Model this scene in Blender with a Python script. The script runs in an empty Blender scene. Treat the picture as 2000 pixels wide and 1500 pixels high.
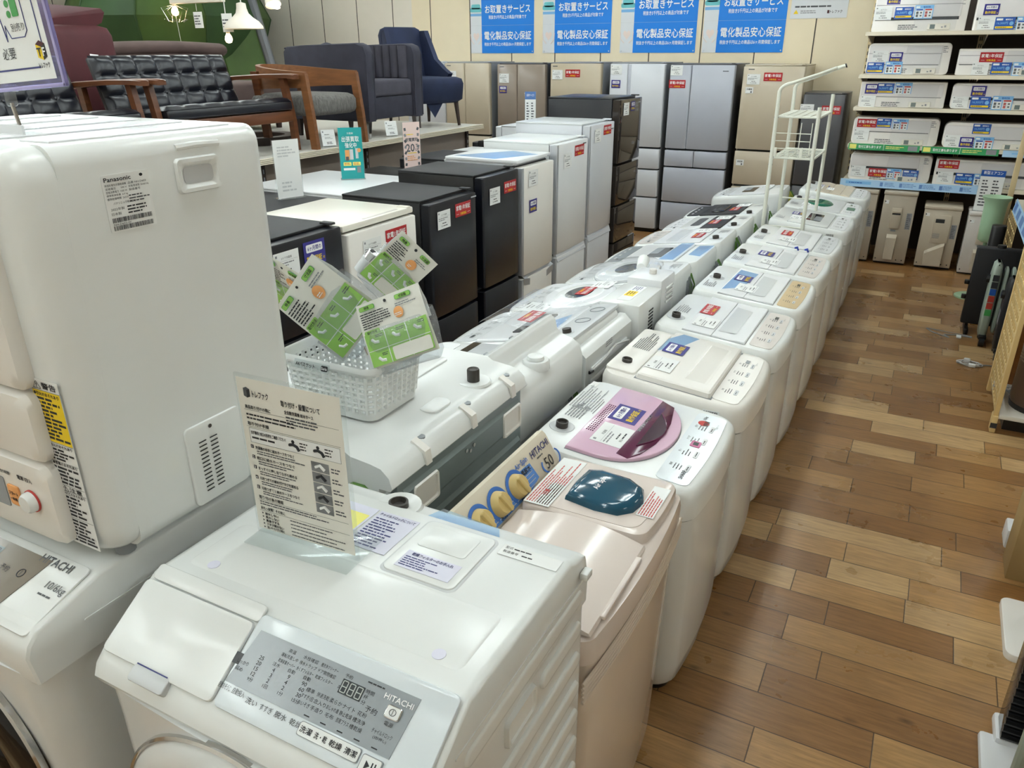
import bpy, bmesh, math, random
from mathutils import Matrix, Vector
random.seed(7)
SC = bpy.context.scene
COL = SC.collection
R = math.radians
T_ = Matrix.Translation

# ------------------------------------------------------------------ camera
def look(yaw, pitch, roll):
    cy, sy = math.cos(yaw), math.sin(yaw)
    fwd = Vector((-sy*math.cos(pitch), cy*math.cos(pitch), -math.sin(pitch)))
    right = Vector((cy, sy, 0)); up = right.cross(fwd)
    r = right*math.cos(roll) + up*math.sin(roll)
    u = -right*math.sin(roll) + up*math.cos(roll)
    m = Matrix((r, u, -fwd)).transposed().to_4x4()
    return m
cam_d = bpy.data.cameras.new('camera')
cam = bpy.data.objects.new('camera', cam_d); COL.objects.link(cam)
cam_d.sensor_width = 36.0
cam_d.lens = 36*1495.26/2000
cam_d.clip_start = 0.05
cam.matrix_world = T_((0, 0, 1.95)) @ look(0.48889, 0.410253, -0.0042577)
SC.camera = cam
# ------------------------------------------------------------------ view + world
SC.view_settings.view_transform = 'Standard'
SC.view_settings.look = 'None'
SC.view_settings.exposure = 0.32
SC.view_settings.gamma = 1.0
w = bpy.data.worlds.new('world'); SC.world = w; w.use_nodes = True
w.node_tree.nodes['Background'].inputs[0].default_value = (0.9, 0.95, 1, 1)
w.node_tree.nodes['Background'].inputs[1].default_value = 0.25

# ------------------------------------------------------------------ materials
def lin(h):
    h = h.lstrip('#'); out = []
    for i in (0, 2, 4):
        c = int(h[i:i+2], 16)/255
        out.append(c/12.92 if c <= 0.04045 else ((c+0.055)/1.055)**2.4)
    return (*out, 1)
def mat(name, col, rough=0.4, metal=0.0, emit=0.0, var=0.04, scale=6.0, bump=0.0, bscale=60.0, coat=0.0, spec=0.5, stretch=None, col2=None):
    m = bpy.data.materials.new(name); m.use_nodes = True
    nt = m.node_tree; b = nt.nodes['Principled BSDF']
    c = lin(col)
    b.inputs['Roughness'].default_value = rough
    b.inputs['Metallic'].default_value = metal
    b.inputs['Coat Weight'].default_value = coat
    b.inputs['Coat Roughness'].default_value = 0.08
    b.inputs['Specular IOR Level'].default_value = spec
    tc = nt.nodes.new('ShaderNodeTexCoord'); src = tc.outputs['Object']
    if stretch:
        mp = nt.nodes.new('ShaderNodeMapping'); mp.inputs['Scale'].default_value = stretch
        nt.links.new(src, mp.inputs[0]); src = mp.outputs[0]
    n = nt.nodes.new('ShaderNodeTexNoise'); n.inputs['Scale'].default_value = scale; n.inputs['Detail'].default_value = 3
    nt.links.new(src, n.inputs['Vector'])
    r = nt.nodes.new('ShaderNodeValToRGB')
    r.color_ramp.elements[0].position = 0.3; r.color_ramp.elements[1].position = 0.7
    if col2: d = lin(col2)
    else: d = tuple(min(1, v*(1-var)) for v in c[:3]) + (1,)
    r.color_ramp.elements[0].color = d
    r.color_ramp.elements[1].color = c
    nt.links.new(n.outputs[0], r.inputs[0]); nt.links.new(r.outputs[0], b.inputs['Base Color'])
    if emit:
        nt.links.new(r.outputs[0], b.inputs['Emission Color']); b.inputs['Emission Strength'].default_value = emit
    if bump:
        n2 = nt.nodes.new('ShaderNodeTexNoise'); n2.inputs['Scale'].default_value = bscale; n2.inputs['Detail'].default_value = 4
        nt.links.new(src, n2.inputs['Vector'])
        bp = nt.nodes.new('ShaderNodeBump'); bp.inputs['Strength'].default_value = bump; bp.inputs['Distance'].default_value = 0.01
        nt.links.new(n2.outputs[0], bp.inputs['Height']); nt.links.new(bp.outputs[0], b.inputs['Normal'])
    return m
def clear(name, tint='#ffffff', gloss=0.12, haze=0.0, rough=0.06, bump=0.0):
    """clear plastic: mostly transparent, a glossy sheen, optionally a milky part"""
    m = bpy.data.materials.new(name); m.use_nodes = True
    nt = m.node_tree; nt.nodes.remove(nt.nodes['Principled BSDF'])
    out = nt.nodes['Material Output']
    tr = nt.nodes.new('ShaderNodeBsdfTransparent'); tr.inputs[0].default_value = lin(tint)
    gl = nt.nodes.new('ShaderNodeBsdfGlossy'); gl.inputs['Roughness'].default_value = rough
    df = nt.nodes.new('ShaderNodeBsdfDiffuse'); df.inputs[0].default_value = (0.85, 0.87, 0.9, 1)
    fr = nt.nodes.new('ShaderNodeLayerWeight'); fr.inputs[0].default_value = 0.5
    pw = nt.nodes.new('ShaderNodeMath'); pw.operation = 'POWER'; pw.inputs[1].default_value = 4.0
    ma = nt.nodes.new('ShaderNodeMath'); ma.operation = 'MULTIPLY_ADD'; ma.inputs[1].default_value = 0.45; ma.inputs[2].default_value = gloss*0.25
    nt.links.new(fr.outputs['Facing'], pw.inputs[0]); nt.links.new(pw.outputs[0], ma.inputs[0])
    m1 = nt.nodes.new('ShaderNodeMixShader'); m1.inputs[0].default_value = haze
    nt.links.new(tr.outputs[0], m1.inputs[1]); nt.links.new(df.outputs[0], m1.inputs[2])
    m2 = nt.nodes.new('ShaderNodeMixShader'); nt.links.new(ma.outputs[0], m2.inputs[0])
    nt.links.new(m1.outputs[0], m2.inputs[1]); nt.links.new(gl.outputs[0], m2.inputs[2])
    nt.links.new(m2.outputs[0], out.inputs[0])
    if bump:
        n2 = nt.nodes.new('ShaderNodeTexNoise'); n2.inputs['Scale'].default_value = 9; n2.inputs['Detail'].default_value = 2
        bp = nt.nodes.new('ShaderNodeBump'); bp.inputs['Strength'].default_value = bump; bp.inputs['Distance'].default_value = 0.02
        nt.links.new(n2.outputs[0], bp.inputs['Height']); nt.links.new(bp.outputs[0], gl.inputs['Normal'])
    return m
def floor_mat():
    m = bpy.data.materials.new('plank floor'); m.use_nodes = True
    nt = m.node_tree; b = nt.nodes['Principled BSDF']; N = nt.nodes.new; L = nt.links.new
    def math_(op, a, b_=None, c=None):
        n = N('ShaderNodeMath'); n.operation = op
        for i, v in enumerate((a, b_, c)):
            if v is None: continue
            if isinstance(v, (int, float)): n.inputs[i].default_value = v
            else: L(v, n.inputs[i])
        return n.outputs[0]
    tc = N('ShaderNodeTexCoord'); sp = N('ShaderNodeSeparateXYZ'); L(tc.outputs['Object'], sp.inputs[0])
    x, y = sp.outputs[0], sp.outputs[1]
    PW, PL = 0.148, 1.05
    ry = math_('DIVIDE', y, PW); row = math_('FLOOR', ry)
    wn = N('ShaderNodeTexWhiteNoise'); wn.noise_dimensions = '1D'; L(row, wn.inputs['W'])
    rx = math_('DIVIDE', x, PL); rx = math_('MULTIPLY_ADD', wn.outputs[0], 7.31, rx); col = math_('FLOOR', rx)
    # planks broken in one or two at random
    cb = N('ShaderNodeCombineXYZ'); L(row, cb.inputs[0]); L(col, cb.inputs[1])
    w2 = N('ShaderNodeTexWhiteNoise'); w2.noise_dimensions = '2D'; L(cb.outputs[0], w2.inputs['Vector'])
    fx = math_('FRACT', rx)
    cut = math_('MULTIPLY_ADD', w2.outputs[0], 0.5, 0.25)
    half = math_('GREATER_THAN', fx, cut)
    cb2 = N('ShaderNodeCombineXYZ'); L(row, cb2.inputs[0]); L(col, cb2.inputs[1]); L(half, cb2.inputs[2])
    w3 = N('ShaderNodeTexWhiteNoise'); w3.noise_dimensions = '3D'; L(cb2.outputs[0], w3.inputs['Vector'])
    ramp = N('ShaderNodeValToRGB'); cr = ramp.color_ramp
    cr.elements[0].position = 0.0; cr.elements[0].color = lin('#865f36')
    cr.elements[1].position = 1.0; cr.elements[1].color = lin('#c0a072')
    for p, c in ((0.35, '#8f693f'), (0.55, '#9c764a'), (0.72, '#a98354'), (0.8, '#b09066')):
        e = cr.elements.new(p); e.color = lin(c)
    L(w3.outputs[0], ramp.inputs[0])
    # grain
    mp = N('ShaderNodeMapping'); mp.inputs['Scale'].default_value = (2.2, 26, 1); L(tc.outputs['Object'], mp.inputs[0])
    sh = N('ShaderNodeVectorMath'); sh.operation = 'ADD'; L(mp.outputs[0], sh.inputs[0])
    sc3 = N('ShaderNodeVectorMath'); sc3.operation = 'SCALE'; sc3.inputs[3].default_value = 13.0; L(w3.outputs[1], sc3.inputs[0]); L(sc3.outputs[0], sh.inputs[1])
    g = N('ShaderNodeTexNoise'); g.inputs['Scale'].default_value = 3.2; g.inputs['Detail'].default_value = 7; g.inputs['Roughness'].default_value = 0.65; L(sh.outputs[0], g.inputs['Vector'])
    gr = math_('MULTIPLY_ADD', g.outputs[0], 1.3, 0.36)
    mx = N('ShaderNodeMix'); mx.data_type = 'RGBA'; mx.blend_type = 'MULTIPLY'; mx.inputs[0].default_value = 1
    L(ramp.outputs[0], mx.inputs[6]); L(gr, mx.inputs[7])
    # worn blotches
    bl = N('ShaderNodeTexNoise'); bl.inputs['Scale'].default_value = 5; bl.inputs['Detail'].default_value = 5; L(tc.outputs['Object'], bl.inputs['Vector'])
    blr = math_('MULTIPLY_ADD', bl.outputs[0], 0.5, 0.75)
    mx1 = N('ShaderNodeMix'); mx1.data_type = 'RGBA'; mx1.blend_type = 'MULTIPLY'; mx1.inputs[0].default_value = 1; L(mx.outputs[2], mx1.inputs[6]); L(blr, mx1.inputs[7])
    # knots
    mp2 = N('ShaderNodeMapping'); mp2.inputs['Scale'].default_value = (2.6, 5.5, 1); L(tc.outputs['Object'], mp2.inputs[0])
    vo = N('ShaderNodeTexVoronoi'); vo.inputs['Scale'].default_value = 1.3; L(mp2.outputs[0], vo.inputs['Vector'])
    kn = N('ShaderNodeMapRange'); kn.inputs[1].default_value = 0.03; kn.inputs[2].default_value = 0.15; kn.inputs[3].default_value = 0.3; kn.inputs[4].default_value = 1.0
    kd = math_('MULTIPLY_ADD', bl.outputs[0], 0.08, vo.outputs['Distance']); L(kd, kn.inputs[0])
    mx2 = N('ShaderNodeMix'); mx2.data_type = 'RGBA'; mx2.blend_type = 'MULTIPLY'; mx2.inputs[0].default_value = 0.95; L(mx1.outputs[2], mx2.inputs[6]); L(kn.outputs[0], mx2.inputs[7])
    # seams
    fy = math_('FRACT', ry); dy = math_('MINIMUM', fy, math_('SUBTRACT', 1, fy)); dy = math_('MULTIPLY', dy, PW)
    d1 = math_('MINIMUM', fx, math_('SUBTRACT', 1, fx)); d2 = math_('ABSOLUTE', math_('SUBTRACT', fx, cut))
    dx = math_('MULTIPLY', math_('MINIMUM', d1, d2), PL)
    dd = math_('MINIMUM', dx, dy)
    se = N('ShaderNodeMapRange'); se.inputs[1].default_value = 0.0009; se.inputs[2].default_value = 0.0026; se.inputs[3].default_value = 0.18; se.inputs[4].default_value = 1.0; L(dd, se.inputs[0])
    mx3 = N('ShaderNodeMix'); mx3.data_type = 'RGBA'; mx3.blend_type = 'MULTIPLY'; mx3.inputs[0].default_value = 1; L(mx2.outputs[2], mx3.inputs[6]); L(se.outputs[0], mx3.inputs[7])
    L(mx3.outputs[2], b.inputs['Base Color'])
    rr = math_('MULTIPLY_ADD', bl.outputs[0], 0.22, 0.19); L(rr, b.inputs['Roughness'])
    bp = N('ShaderNodeBump'); bp.inputs['Strength'].default_value = 0.25; bp.inputs['Distance'].default_value = 0.004
    hh = math_('ADD', se.outputs[0], math_('MULTIPLY', g.outputs[0], 0.25)); L(hh, bp.inputs['Height']); L(bp.outputs[0], b.inputs['Normal'])
    return m

M = {}
def dm(k, *a, **kw): M[k] = mat(k.replace('_', ' '), *a, **kw)
dm('white', '#e9eceb', 0.22, var=0.02)
dm('white2', '#e4e6e8', 0.3, var=0.02)
dm('warm_white', '#ebe8e2', 0.28, var=0.02)
dm('cream', '#e6e2d6', 0.3, var=0.02)
dm('steel_white', '#dfe2e2', 0.12, var=0.02)
dm('beige_lid', '#dcd0c8', 0.15, var=0.02)
dm('beige_body', '#d8cabb', 0.11, var=0.02)
dm('beige_dash', '#d6ccb8', 0.35, var=0.02)
dm('knob_tan', '#d2b878', 0.3)
dm('grey_light', '#c9ccce', 0.3)
dm('grey_panel', '#9aa1a6', 0.22, var=0.05)
dm('brown_panel', '#7f776a', 0.12, var=0.04)
dm('panel_beige', '#cfc8c2', 0.3)
dm('panel_gold', '#c9b187', 0.3)
dm('panel_blue_white', '#dfe7ec', 0.15)
dm('pink', '#d6b3c8', 0.12, var=0.02)
dm('plum', '#5a2142', 0.15)
dm('plum_dark', '#35122a', 0.2)
dm('magenta', '#b4437c', 0.3)
dm('teal_lid', '#1d4f66', 0.08, var=0.1)
dm('green_lid', '#1c6a53', 0.08)
dm('cream_lid', '#e2d6c4', 0.2)
dm('black', '#0d0e11', 0.35)
dm('black_gloss', '#0c0d11', 0.08)
dm('black_matte', '#15161a', 0.55, bump=0.1, bscale=200)
dm('navy_black', '#10131c', 0.3, var=0.1)
dm('dark_brown_glass', '#332d29', 0.06)
dm('dark_gap', '#2a2c2f', 0.6)
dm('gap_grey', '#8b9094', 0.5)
dm('galv', '#7f8c8e', 0.45, metal=0.25, var=0.12, scale=3)
dm('dark_steel', '#1d2a33', 0.5, var=0.2)
dm('chrome', '#c9c9c9', 0.12, metal=1)
dm('inlet', '#3a3632', 0.5)
dm('silver', '#b5b9bf', 0.28, metal=0.5)
dm('paper', '#eef0ef', 0.6, var=0.01)
dm('paper_cream', '#e9e7de', 0.6, var=0.01)
dm('paper_lilac', '#dcdcec', 0.5, var=0.01)
dm('ink', '#24262b', 0.6)
dm('ink_grey', '#8a8c90', 0.6)
dm('ink_mid', '#55585c', 0.6)
dm('ink_blue', '#3a3f78', 0.6)
dm('red', '#b5141f', 0.45)
dm('red_ink', '#c2443f', 0.6)
dm('magenta_red', '#b01842', 0.4)
dm('navy', '#2a2384', 0.35)
dm('navy_dark', '#1c1c58', 0.35)
dm('blue', '#1f58b0', 0.4)
dm('sky', '#7db7e6', 0.45)
dm('poster_blue', '#0482e6', 0.5, var=0.03)
dm('poster_white', '#e3e6ea', 0.5)
dm('heart_pink', '#f0dfd8', 0.5)
dm('seat_teal', '#6ec6cc', 0.5)
dm('yellow', '#f3d21c', 0.45)
dm('lemon', '#f0ea7a', 0.45)
dm('white_ink', '#fafafa', 0.5)
dm('orange', '#eaa565', 0.5)
dm('lime', '#9bce63', 0.4, var=0.1, scale=20)
dm('green_dk', '#3f9a4d', 0.45)
dm('strip_green', '#2f9a5c', 0.4)
dm('strip_blue', '#a9cdec', 0.4)
dm('sign_teal', '#1fa0a0', 0.4)
dm('sign_pink', '#efd6cf', 0.45)
dm('blue_grey', '#5c82c0', 0.4)
dm('dash_blue', '#5a8ed6', 0.35)
dm('dash_blue2', '#3f77cc', 0.35)
dm('taupe', '#94877b', 0.2, var=0.04)
dm('champagne', '#beb19a', 0.25, var=0.04)
dm('champagne2', '#c4b8a3', 0.25, var=0.04)
dm('fridge_white', '#d3d6dc', 0.22, var=0.02)
dm('fridge_cream', '#d8cfc9', 0.22, var=0.02)
dm('fridge_silver', '#b4b8c3', 0.3, var=0.03)
dm('fridge_side', '#85888c', 0.35)
dm('fridge_dark', '#4c4c50', 0.3)
dm('ou_beige', '#b7ad9c', 0.5, var=0.04)
dm('ou_beige2', '#c2b7a4', 0.5)
dm('ou_white', '#cfcac4', 0.5)
dm('ac_white', '#efebe6', 0.3, var=0.02)
dm('ac_panel', '#e8e4e3', 0.25)
dm('shelf_cream', '#dcd2bd', 0.5)
dm('shelf_white', '#d9d6cd', 0.4, var=0.05, stretch=(1, 40, 1))
dm('post_cream', '#d6c096', 0.5)
dm('mesh_cream', '#d9bd84', 0.5)
dm('dark_back', '#3d332c', 0.7)
dm('wood_panel', '#8e5a28', 0.5, var=0.2, stretch=(1, 1, 6))
dm('walnut', '#6b3f24', 0.35, var=0.35, scale=5, stretch=(1, 1, 9))
dm('oak', '#845531', 0.4, var=0.3, scale=5, stretch=(1, 9, 9))
dm('leather', '#11141e', 0.3, var=0.15)
dm('velvet', '#353542', 0.85, var=0.35, scale=9)
dm('velvet_lt', '#4a4853', 0.85, var=0.3, scale=9)
dm('navy_cloth', '#1b2747', 0.8, var=0.3)
dm('tweed', '#777571', 0.95, var=0.45, scale=70, bump=0.4, bscale=160, stretch=(1, 1, 0.3))
dm('maroon', '#4f1c22', 0.7, var=0.2)
dm('mocha', '#5d4b47', 0.85, var=0.2)
dm('dark_wood', '#33231d', 0.5, var=0.2)
dm('tent_green', '#3f5a22', 0.7, var=0.3, scale=3)
dm('tent_green2', '#2c4a22', 0.7, var=0.3, scale=3)
dm('tent_pale', '#7d9b80', 0.6, var=0.2)
dm('tent_grey', '#6c6f74', 0.6)
dm('lamp_white', '#eee7da', 0.5)
dm('bulb', '#ffd9a0', 0.3, emit=14)
dm('spot', '#ffe9cc', 0.3, emit=20)
dm('rack', '#e6e8dc', 0.4)
dm('mint', '#9fbf9e', 0.4)
dm('mint_dk', '#86a583', 0.4)
dm('sage', '#9aa69a', 0.35)
dm('cardboard', '#a08556', 0.8)
dm('tan_box', '#a98a60', 0.8)
dm('appliance_brown', '#5f4a3c', 0.35, var=0.1)
dm('wire_green', '#4f7a28', 0.5)
dm('wire_yellow', '#a9a93a', 0.5)
dm('wire_grey', '#83878a', 0.5)
dm('wire_white', '#d0d0ce', 0.5)
dm('tie_blue', '#2b45b0', 0.4)
dm('lcd', '#6b7674', 0.2)
dm('lcd_dark', '#4a4f52', 0.15)
dm('lcd_seg', '#aeb6b2', 0.4)
dm('ac_remote', '#d9d4c8', 0.4)
dm('photo_grey', '#8d9093', 0.5, var=0.5, scale=40)
dm('wall', '#eae3d6', 0.7, var=0.03, bump=0.05)
dm('wall_warm', '#f2e4c6', 0.7, var=0.03, bump=0.05)
dm('slit', '#4a4238', 0.7)
dm('ceiling', '#dcdad4', 0.8)
dm('tube', '#f1faf9', 0.4, emit=24)
dm('lilac_edge', '#a9a3d2', 0.2)
dm('glass_dark', '#23262c', 0.05)
dm('red_cover', '#b23b30', 0.4)
M['floor'] = floor_mat()
M['acrylic'] = clear('clear acrylic', '#fbfdfd', 0.15, 0.04)
M['film'] = clear('plastic film', '#fbfcfd', 0.1, 0.06, 0.12, 0.12)
M['film_blue'] = clear('blue film', '#b4d6f4', 0.1, 0.15, 0.15, 0.1)
M['smoke'] = clear('smoked window', '#8e979c', 0.2, 0.1, 0.05)
M['lilac'] = clear('lilac sleeve', '#d3cff2', 0.25, 0.1, 0.08)
M['cable_clear'] = clear('clear cable bag', '#f2f5f7', 0.3, 0.08, 0.1, 0.4)

# ------------------------------------------------------------------ mesh builder
TXT = {}
def text_geo(s, bold):
    k = (s, bold)
    if k not in TXT:
        c = bpy.data.curves.new('t', 'FONT'); c.body = s; c.resolution_u = 2; c.offset = 0.0
        c.align_x = 'CENTER'; c.align_y = 'CENTER'
        o = bpy.data.objects.new('t', c); COL.objects.link(o)
        dg = bpy.context.evaluated_depsgraph_get()
        me = bpy.data.meshes.new_from_object(o.evaluated_get(dg))
        vs = [(v.co.x, v.co.y) for v in me.vertices]; fs = [tuple(p.vertices) for p in me.polygons]
        bpy.data.objects.remove(o); bpy.data.curves.remove(c); bpy.data.meshes.remove(me)
        if bold:   # heavier strokes: the outline doubled a hair apart
            n0 = len(vs); v0, f0 = list(vs), list(fs)
            for q, (dx, dy) in enumerate(((.026, .0), (.013, .02), (.013, -.02)), 1): vs += [(x+dx, y+dy, q) for x, y in v0]; fs += [tuple(i+q*n0 for i in f) for f in f0]
        TXT[k] = (vs, fs, min(v[0] for v in vs), max(v[0] for v in vs), min(v[1] for v in vs), max(v[1] for v in vs))
    return TXT[k]
def rrect(x0, x1, y0, y1, r, n=5, bulge=0.0, rf=None):
    """counter-clockwise rounded rectangle; the +x side can bulge; rf = radius of the two +x corners"""
    rf = r if rf is None else rf
    pts = []
    for cx, cy, rr, a0 in ((x1-rf, y1-rf, rf, 0), (x0+r, y1-r, r, 90), (x0+r, y0+r, r, 180), (x1-rf, y0+rf, rf, 270)):
        for i in range(n+1):
            a = R(a0 + 90*i/n); pts.append((cx+rr*math.cos(a), cy+rr*math.sin(a)))
    for i in range(1, 8):
        pts.append((x1, y0+rf + (y1-y0-2*rf)*i/8))
    if bulge:
        yc, hw = (y0+y1)/2, (y1-y0)/2
        pts = [(x+bulge*max(0, 1-((y-yc)/hw)**2)*max(0, (x-(x0+x1)/2)/((x1-x0)/2)), y) for x, y in pts]
    return pts
class MB:
    def __init__(s, m=None):
        s.v = []; s.f = []; s.mi = []; s.mats = []; s.M = m.copy() if m else Matrix()
    def _m(s, k):
        if k not in s.mats: s.mats.append(k)
        return s.mats.index(k)
    def raw(s, vs, fs, k, m=None):
        mm = s.M @ m if m is not None else s.M
        o = len(s.v); i = s._m(k)
        s.v += [tuple(mm @ Vector(v)) for v in vs]
        s.f += [tuple(o+j for j in f) for f in fs]; s.mi += [i]*len(fs)
        return s
    def bm(s, b, k, m=None):
        b.verts.index_update()
        vs = [v.co.copy() for v in b.verts]; fs = [[v.index for v in f.verts] for f in b.faces]
        b.free(); return s.raw(vs, fs, k, m)
    def box(s, x0, x1, y0, y1, z0, z1, k, bev=0.0, seg=2, m=None):
        b = bmesh.new()
        bmesh.ops.create_cube(b, size=1.0, matrix=T_(((x0+x1)/2, (y0+y1)/2, (z0+z1)/2)) @ Matrix.Diagonal((abs(x1-x0), abs(y1-y0), abs(z1-z0), 1)))
        if bev > 0:
            bev = min(bev, 0.49*min(abs(x1-x0), abs(y1-y0), abs(z1-z0)))
            bmesh.ops.bevel(b, geom=b.edges[:], offset=bev, segments=seg, profile=0.5, affect='EDGES')
        return s.bm(b, k, m)
    def loft(s, loops, k, cap0=True, cap1=True, closed=True, m=None):
        n = len(loops[0]); vs = [p for l in loops for p in l]; fs = []
        for a in range(len(loops)-1):
            for i in range(n if closed else n-1):
                j = (i+1) % n; fs.append((a*n+i, a*n+j, (a+1)*n+j, (a+1)*n+i))
        if cap0: fs.append(tuple(range(n-1, -1, -1)))
        if cap1: fs.append(tuple((len(loops)-1)*n+i for i in range(n)))
        return s.raw(vs, fs, k, m)
    def slab(s, pts, z0, z1, k, bev=0.0, m=None):
        """2D outline extruded z0..z1 with a chamfer at the top"""
        lo = [(x, y, z0) for x, y in pts]
        if bev:
            cx = sum(p[0] for p in pts)/len(pts); cy = sum(p[1] for p in pts)/len(pts)
            hx = max(abs(p[0]-cx) for p in pts); hy = max(abs(p[1]-cy) for p in pts)
            def ins(d): return [(cx+(x-cx)*(1-d/hx), cy+(y-cy)*(1-d/hy)) for x, y in pts]
            ls = [lo, [(x, y, z1-bev) for x, y in pts], [(x, y, z1-bev*0.3) for x, y in ins(bev*0.3)], [(x, y, z1) for x, y in ins(bev)]]
        else: ls = [lo, [(x, y, z1) for x, y in pts]]
        return s.loft(ls, k, m=m)
    def prism(s, prof, a0, a1, k, axis='y', m=None):
        """profile polygon extruded along an axis; profile coords are the two other axes in order"""
        def P(p, a):
            return (p[0], a, p[1]) if axis == 'y' else ((a, p[0], p[1]) if axis == 'x' else (p[0], p[1], a))
        return s.loft([[P(p, a0) for p in prof], [P(p, a1) for p in prof]], k, m=m)
    def cyl(s, p0, p1, r0, r1, k, n=16, m=None, caps=True):
        p0 = Vector(p0); p1 = Vector(p1); d = (p1-p0).normalized()
        a = d.orthogonal().normalized(); b = d.cross(a)
        ls = [[tuple(p+(a*math.cos(2*math.pi*i/n)+b*math.sin(2*math.pi*i/n))*r) for i in range(n)] for p, r in ((p0, r0), (p1, r1))]
        return s.loft(ls, k, caps, caps, m=m)
    def lathe(s, prof, k, c=(0, 0), n=20, m=None):
        ls = [[(c[0]+r*math.cos(2*math.pi*i/n), c[1]+r*math.sin(2*math.pi*i/n), z) for i in range(n)] for r, z in prof]
        return s.loft(ls, k, m=m)
    def tube(s, pts, r, k, n=8, m=None):
        pts = [Vector(p) for p in pts]; ls = []; up = None
        for i, p in enumerate(pts):
            d = (pts[min(i+1, len(pts)-1)]-pts[max(i-1, 0)]).normalized()
            a = d.orthogonal().normalized() if up is None else (up-d*up.dot(d)).normalized()
            up = a; b = d.cross(a)
            ls.append([tuple(p+(a*math.cos(2*math.pi*j/n)+b*math.sin(2*math.pi*j/n))*r) for j in range(n)])
        return s.loft(ls, k, m=m)
    def ring(s, prof, c, k, n=48, m=None, a0=0, a1=360):
        """closed profile (r, h) swept round the local z axis"""
        ls = []
        full = abs(a1-a0) >= 360; cnt = n if full else n+1
        for i in range(cnt):
            a = R(a0+(a1-a0)*i/n); ls.append([(c[0]+r*math.cos(a), c[1]+r*math.sin(a), h) for r, h in prof])
        if full: ls.append(ls[0])
        return s.loft(ls, k, not full, not full, m=m)
    def quad(s, a, b, c, d, k, m=None): return s.raw([a, b, c, d], [(0, 1, 2, 3)], k, m)
    def rect(s, u0, u1, v0, v1, k, h=0.0, m=None): return s.quad((u0, v0, h), (u1, v0, h), (u1, v1, h), (u0, v1, h), k, m)
    def text(s, st, u, v, h, k, maxw=None, al='C', bold=True, z=0.0006, m=None, sx=1.0):
        vs, fs, x0, x1, y0, y1 = text_geo(st, bold)
        sc = h/max(0.2, (y1-y0)); sxx = sc*sx
        if maxw and (x1-x0)*sxx > maxw: sxx = maxw/(x1-x0)
        ox = {'C': u-sxx*(x0+x1)/2, 'L': u-sxx*x0, 'R': u-sxx*x1}[al]; oy = v-sc*(y0+y1)/2
        return s.raw([(ox+sxx*p[0], oy+sc*p[1], z+(.0001*p[2] if len(p) > 2 else 0)) for p in vs], fs, k, m)
    def lines(s, u0, u1, v1, v0, n, k, seed=1, th=0.45, z=0.0006, m=None, full=False):
        """small print too fine to read: rows of broken dashes"""
        rg = random.Random(seed); dv = (v1-v0)/n
        for i in range(n):
            v = v1-dv*(i+0.5); u = u0; end = u1 if full else u0+(u1-u0)*rg.uniform(0.55, 1)
            hh = abs(dv)*th/2
            while u < end-1e-6:
                L = abs(dv)*rg.uniform(0.5, 2.4); e = min(end, u+L); s.rect(u, e, v-hh, v+hh, k, z, m); u = e+abs(dv)*0.22
        return s
    def build(s, name, parent=None, smooth=35.0, data_only=False):
        me = bpy.data.meshes.new(name); me.from_pydata(s.v, [], s.f)
        for k in s.mats: me.materials.append(M[k] if isinstance(k, str) else k)
        me.polygons.foreach_set('material_index', s.mi)
        me.polygons.foreach_set('use_smooth', [True]*len(s.f))
        me.update(); me.set_sharp_from_angle(angle=R(smooth))
        if data_only: return me
        return link(name, me, parent)
def link(name, me, parent=None, m=None):
    o = bpy.data.objects.new(name, me); COL.objects.link(o)
    if parent is not None: o.parent = parent
    if m is not None: o.matrix_local = m
    return o
def thing(name, label, cat, loc=(0, 0, 0), rz=0.0, group=None):
    o = bpy.data.objects.new(name, None); COL.objects.link(o)
    o.empty_display_size = 0.1; o.location = loc; o.rotation_euler = (0, 0, rz)
    return tag(o, label, cat, group)
def tag(o, label, cat, group=None, kind=None):
    if label: o['label'] = label
    if cat: o['category'] = cat
    if group: o['group'] = group
    if kind: o['kind'] = kind
    return o
def struct(o): o['kind'] = 'structure'; return o
def frame(o, x, y):
    """matrix with origin o, local x axis x, local y axis y"""
    x = Vector(x).normalized(); y = Vector(y); y = (y-x*y.dot(x)).normalized(); z = x.cross(y)
    m = Matrix((x, y, z)).transposed().to_4x4(); m.translation = Vector(o); return m
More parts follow.
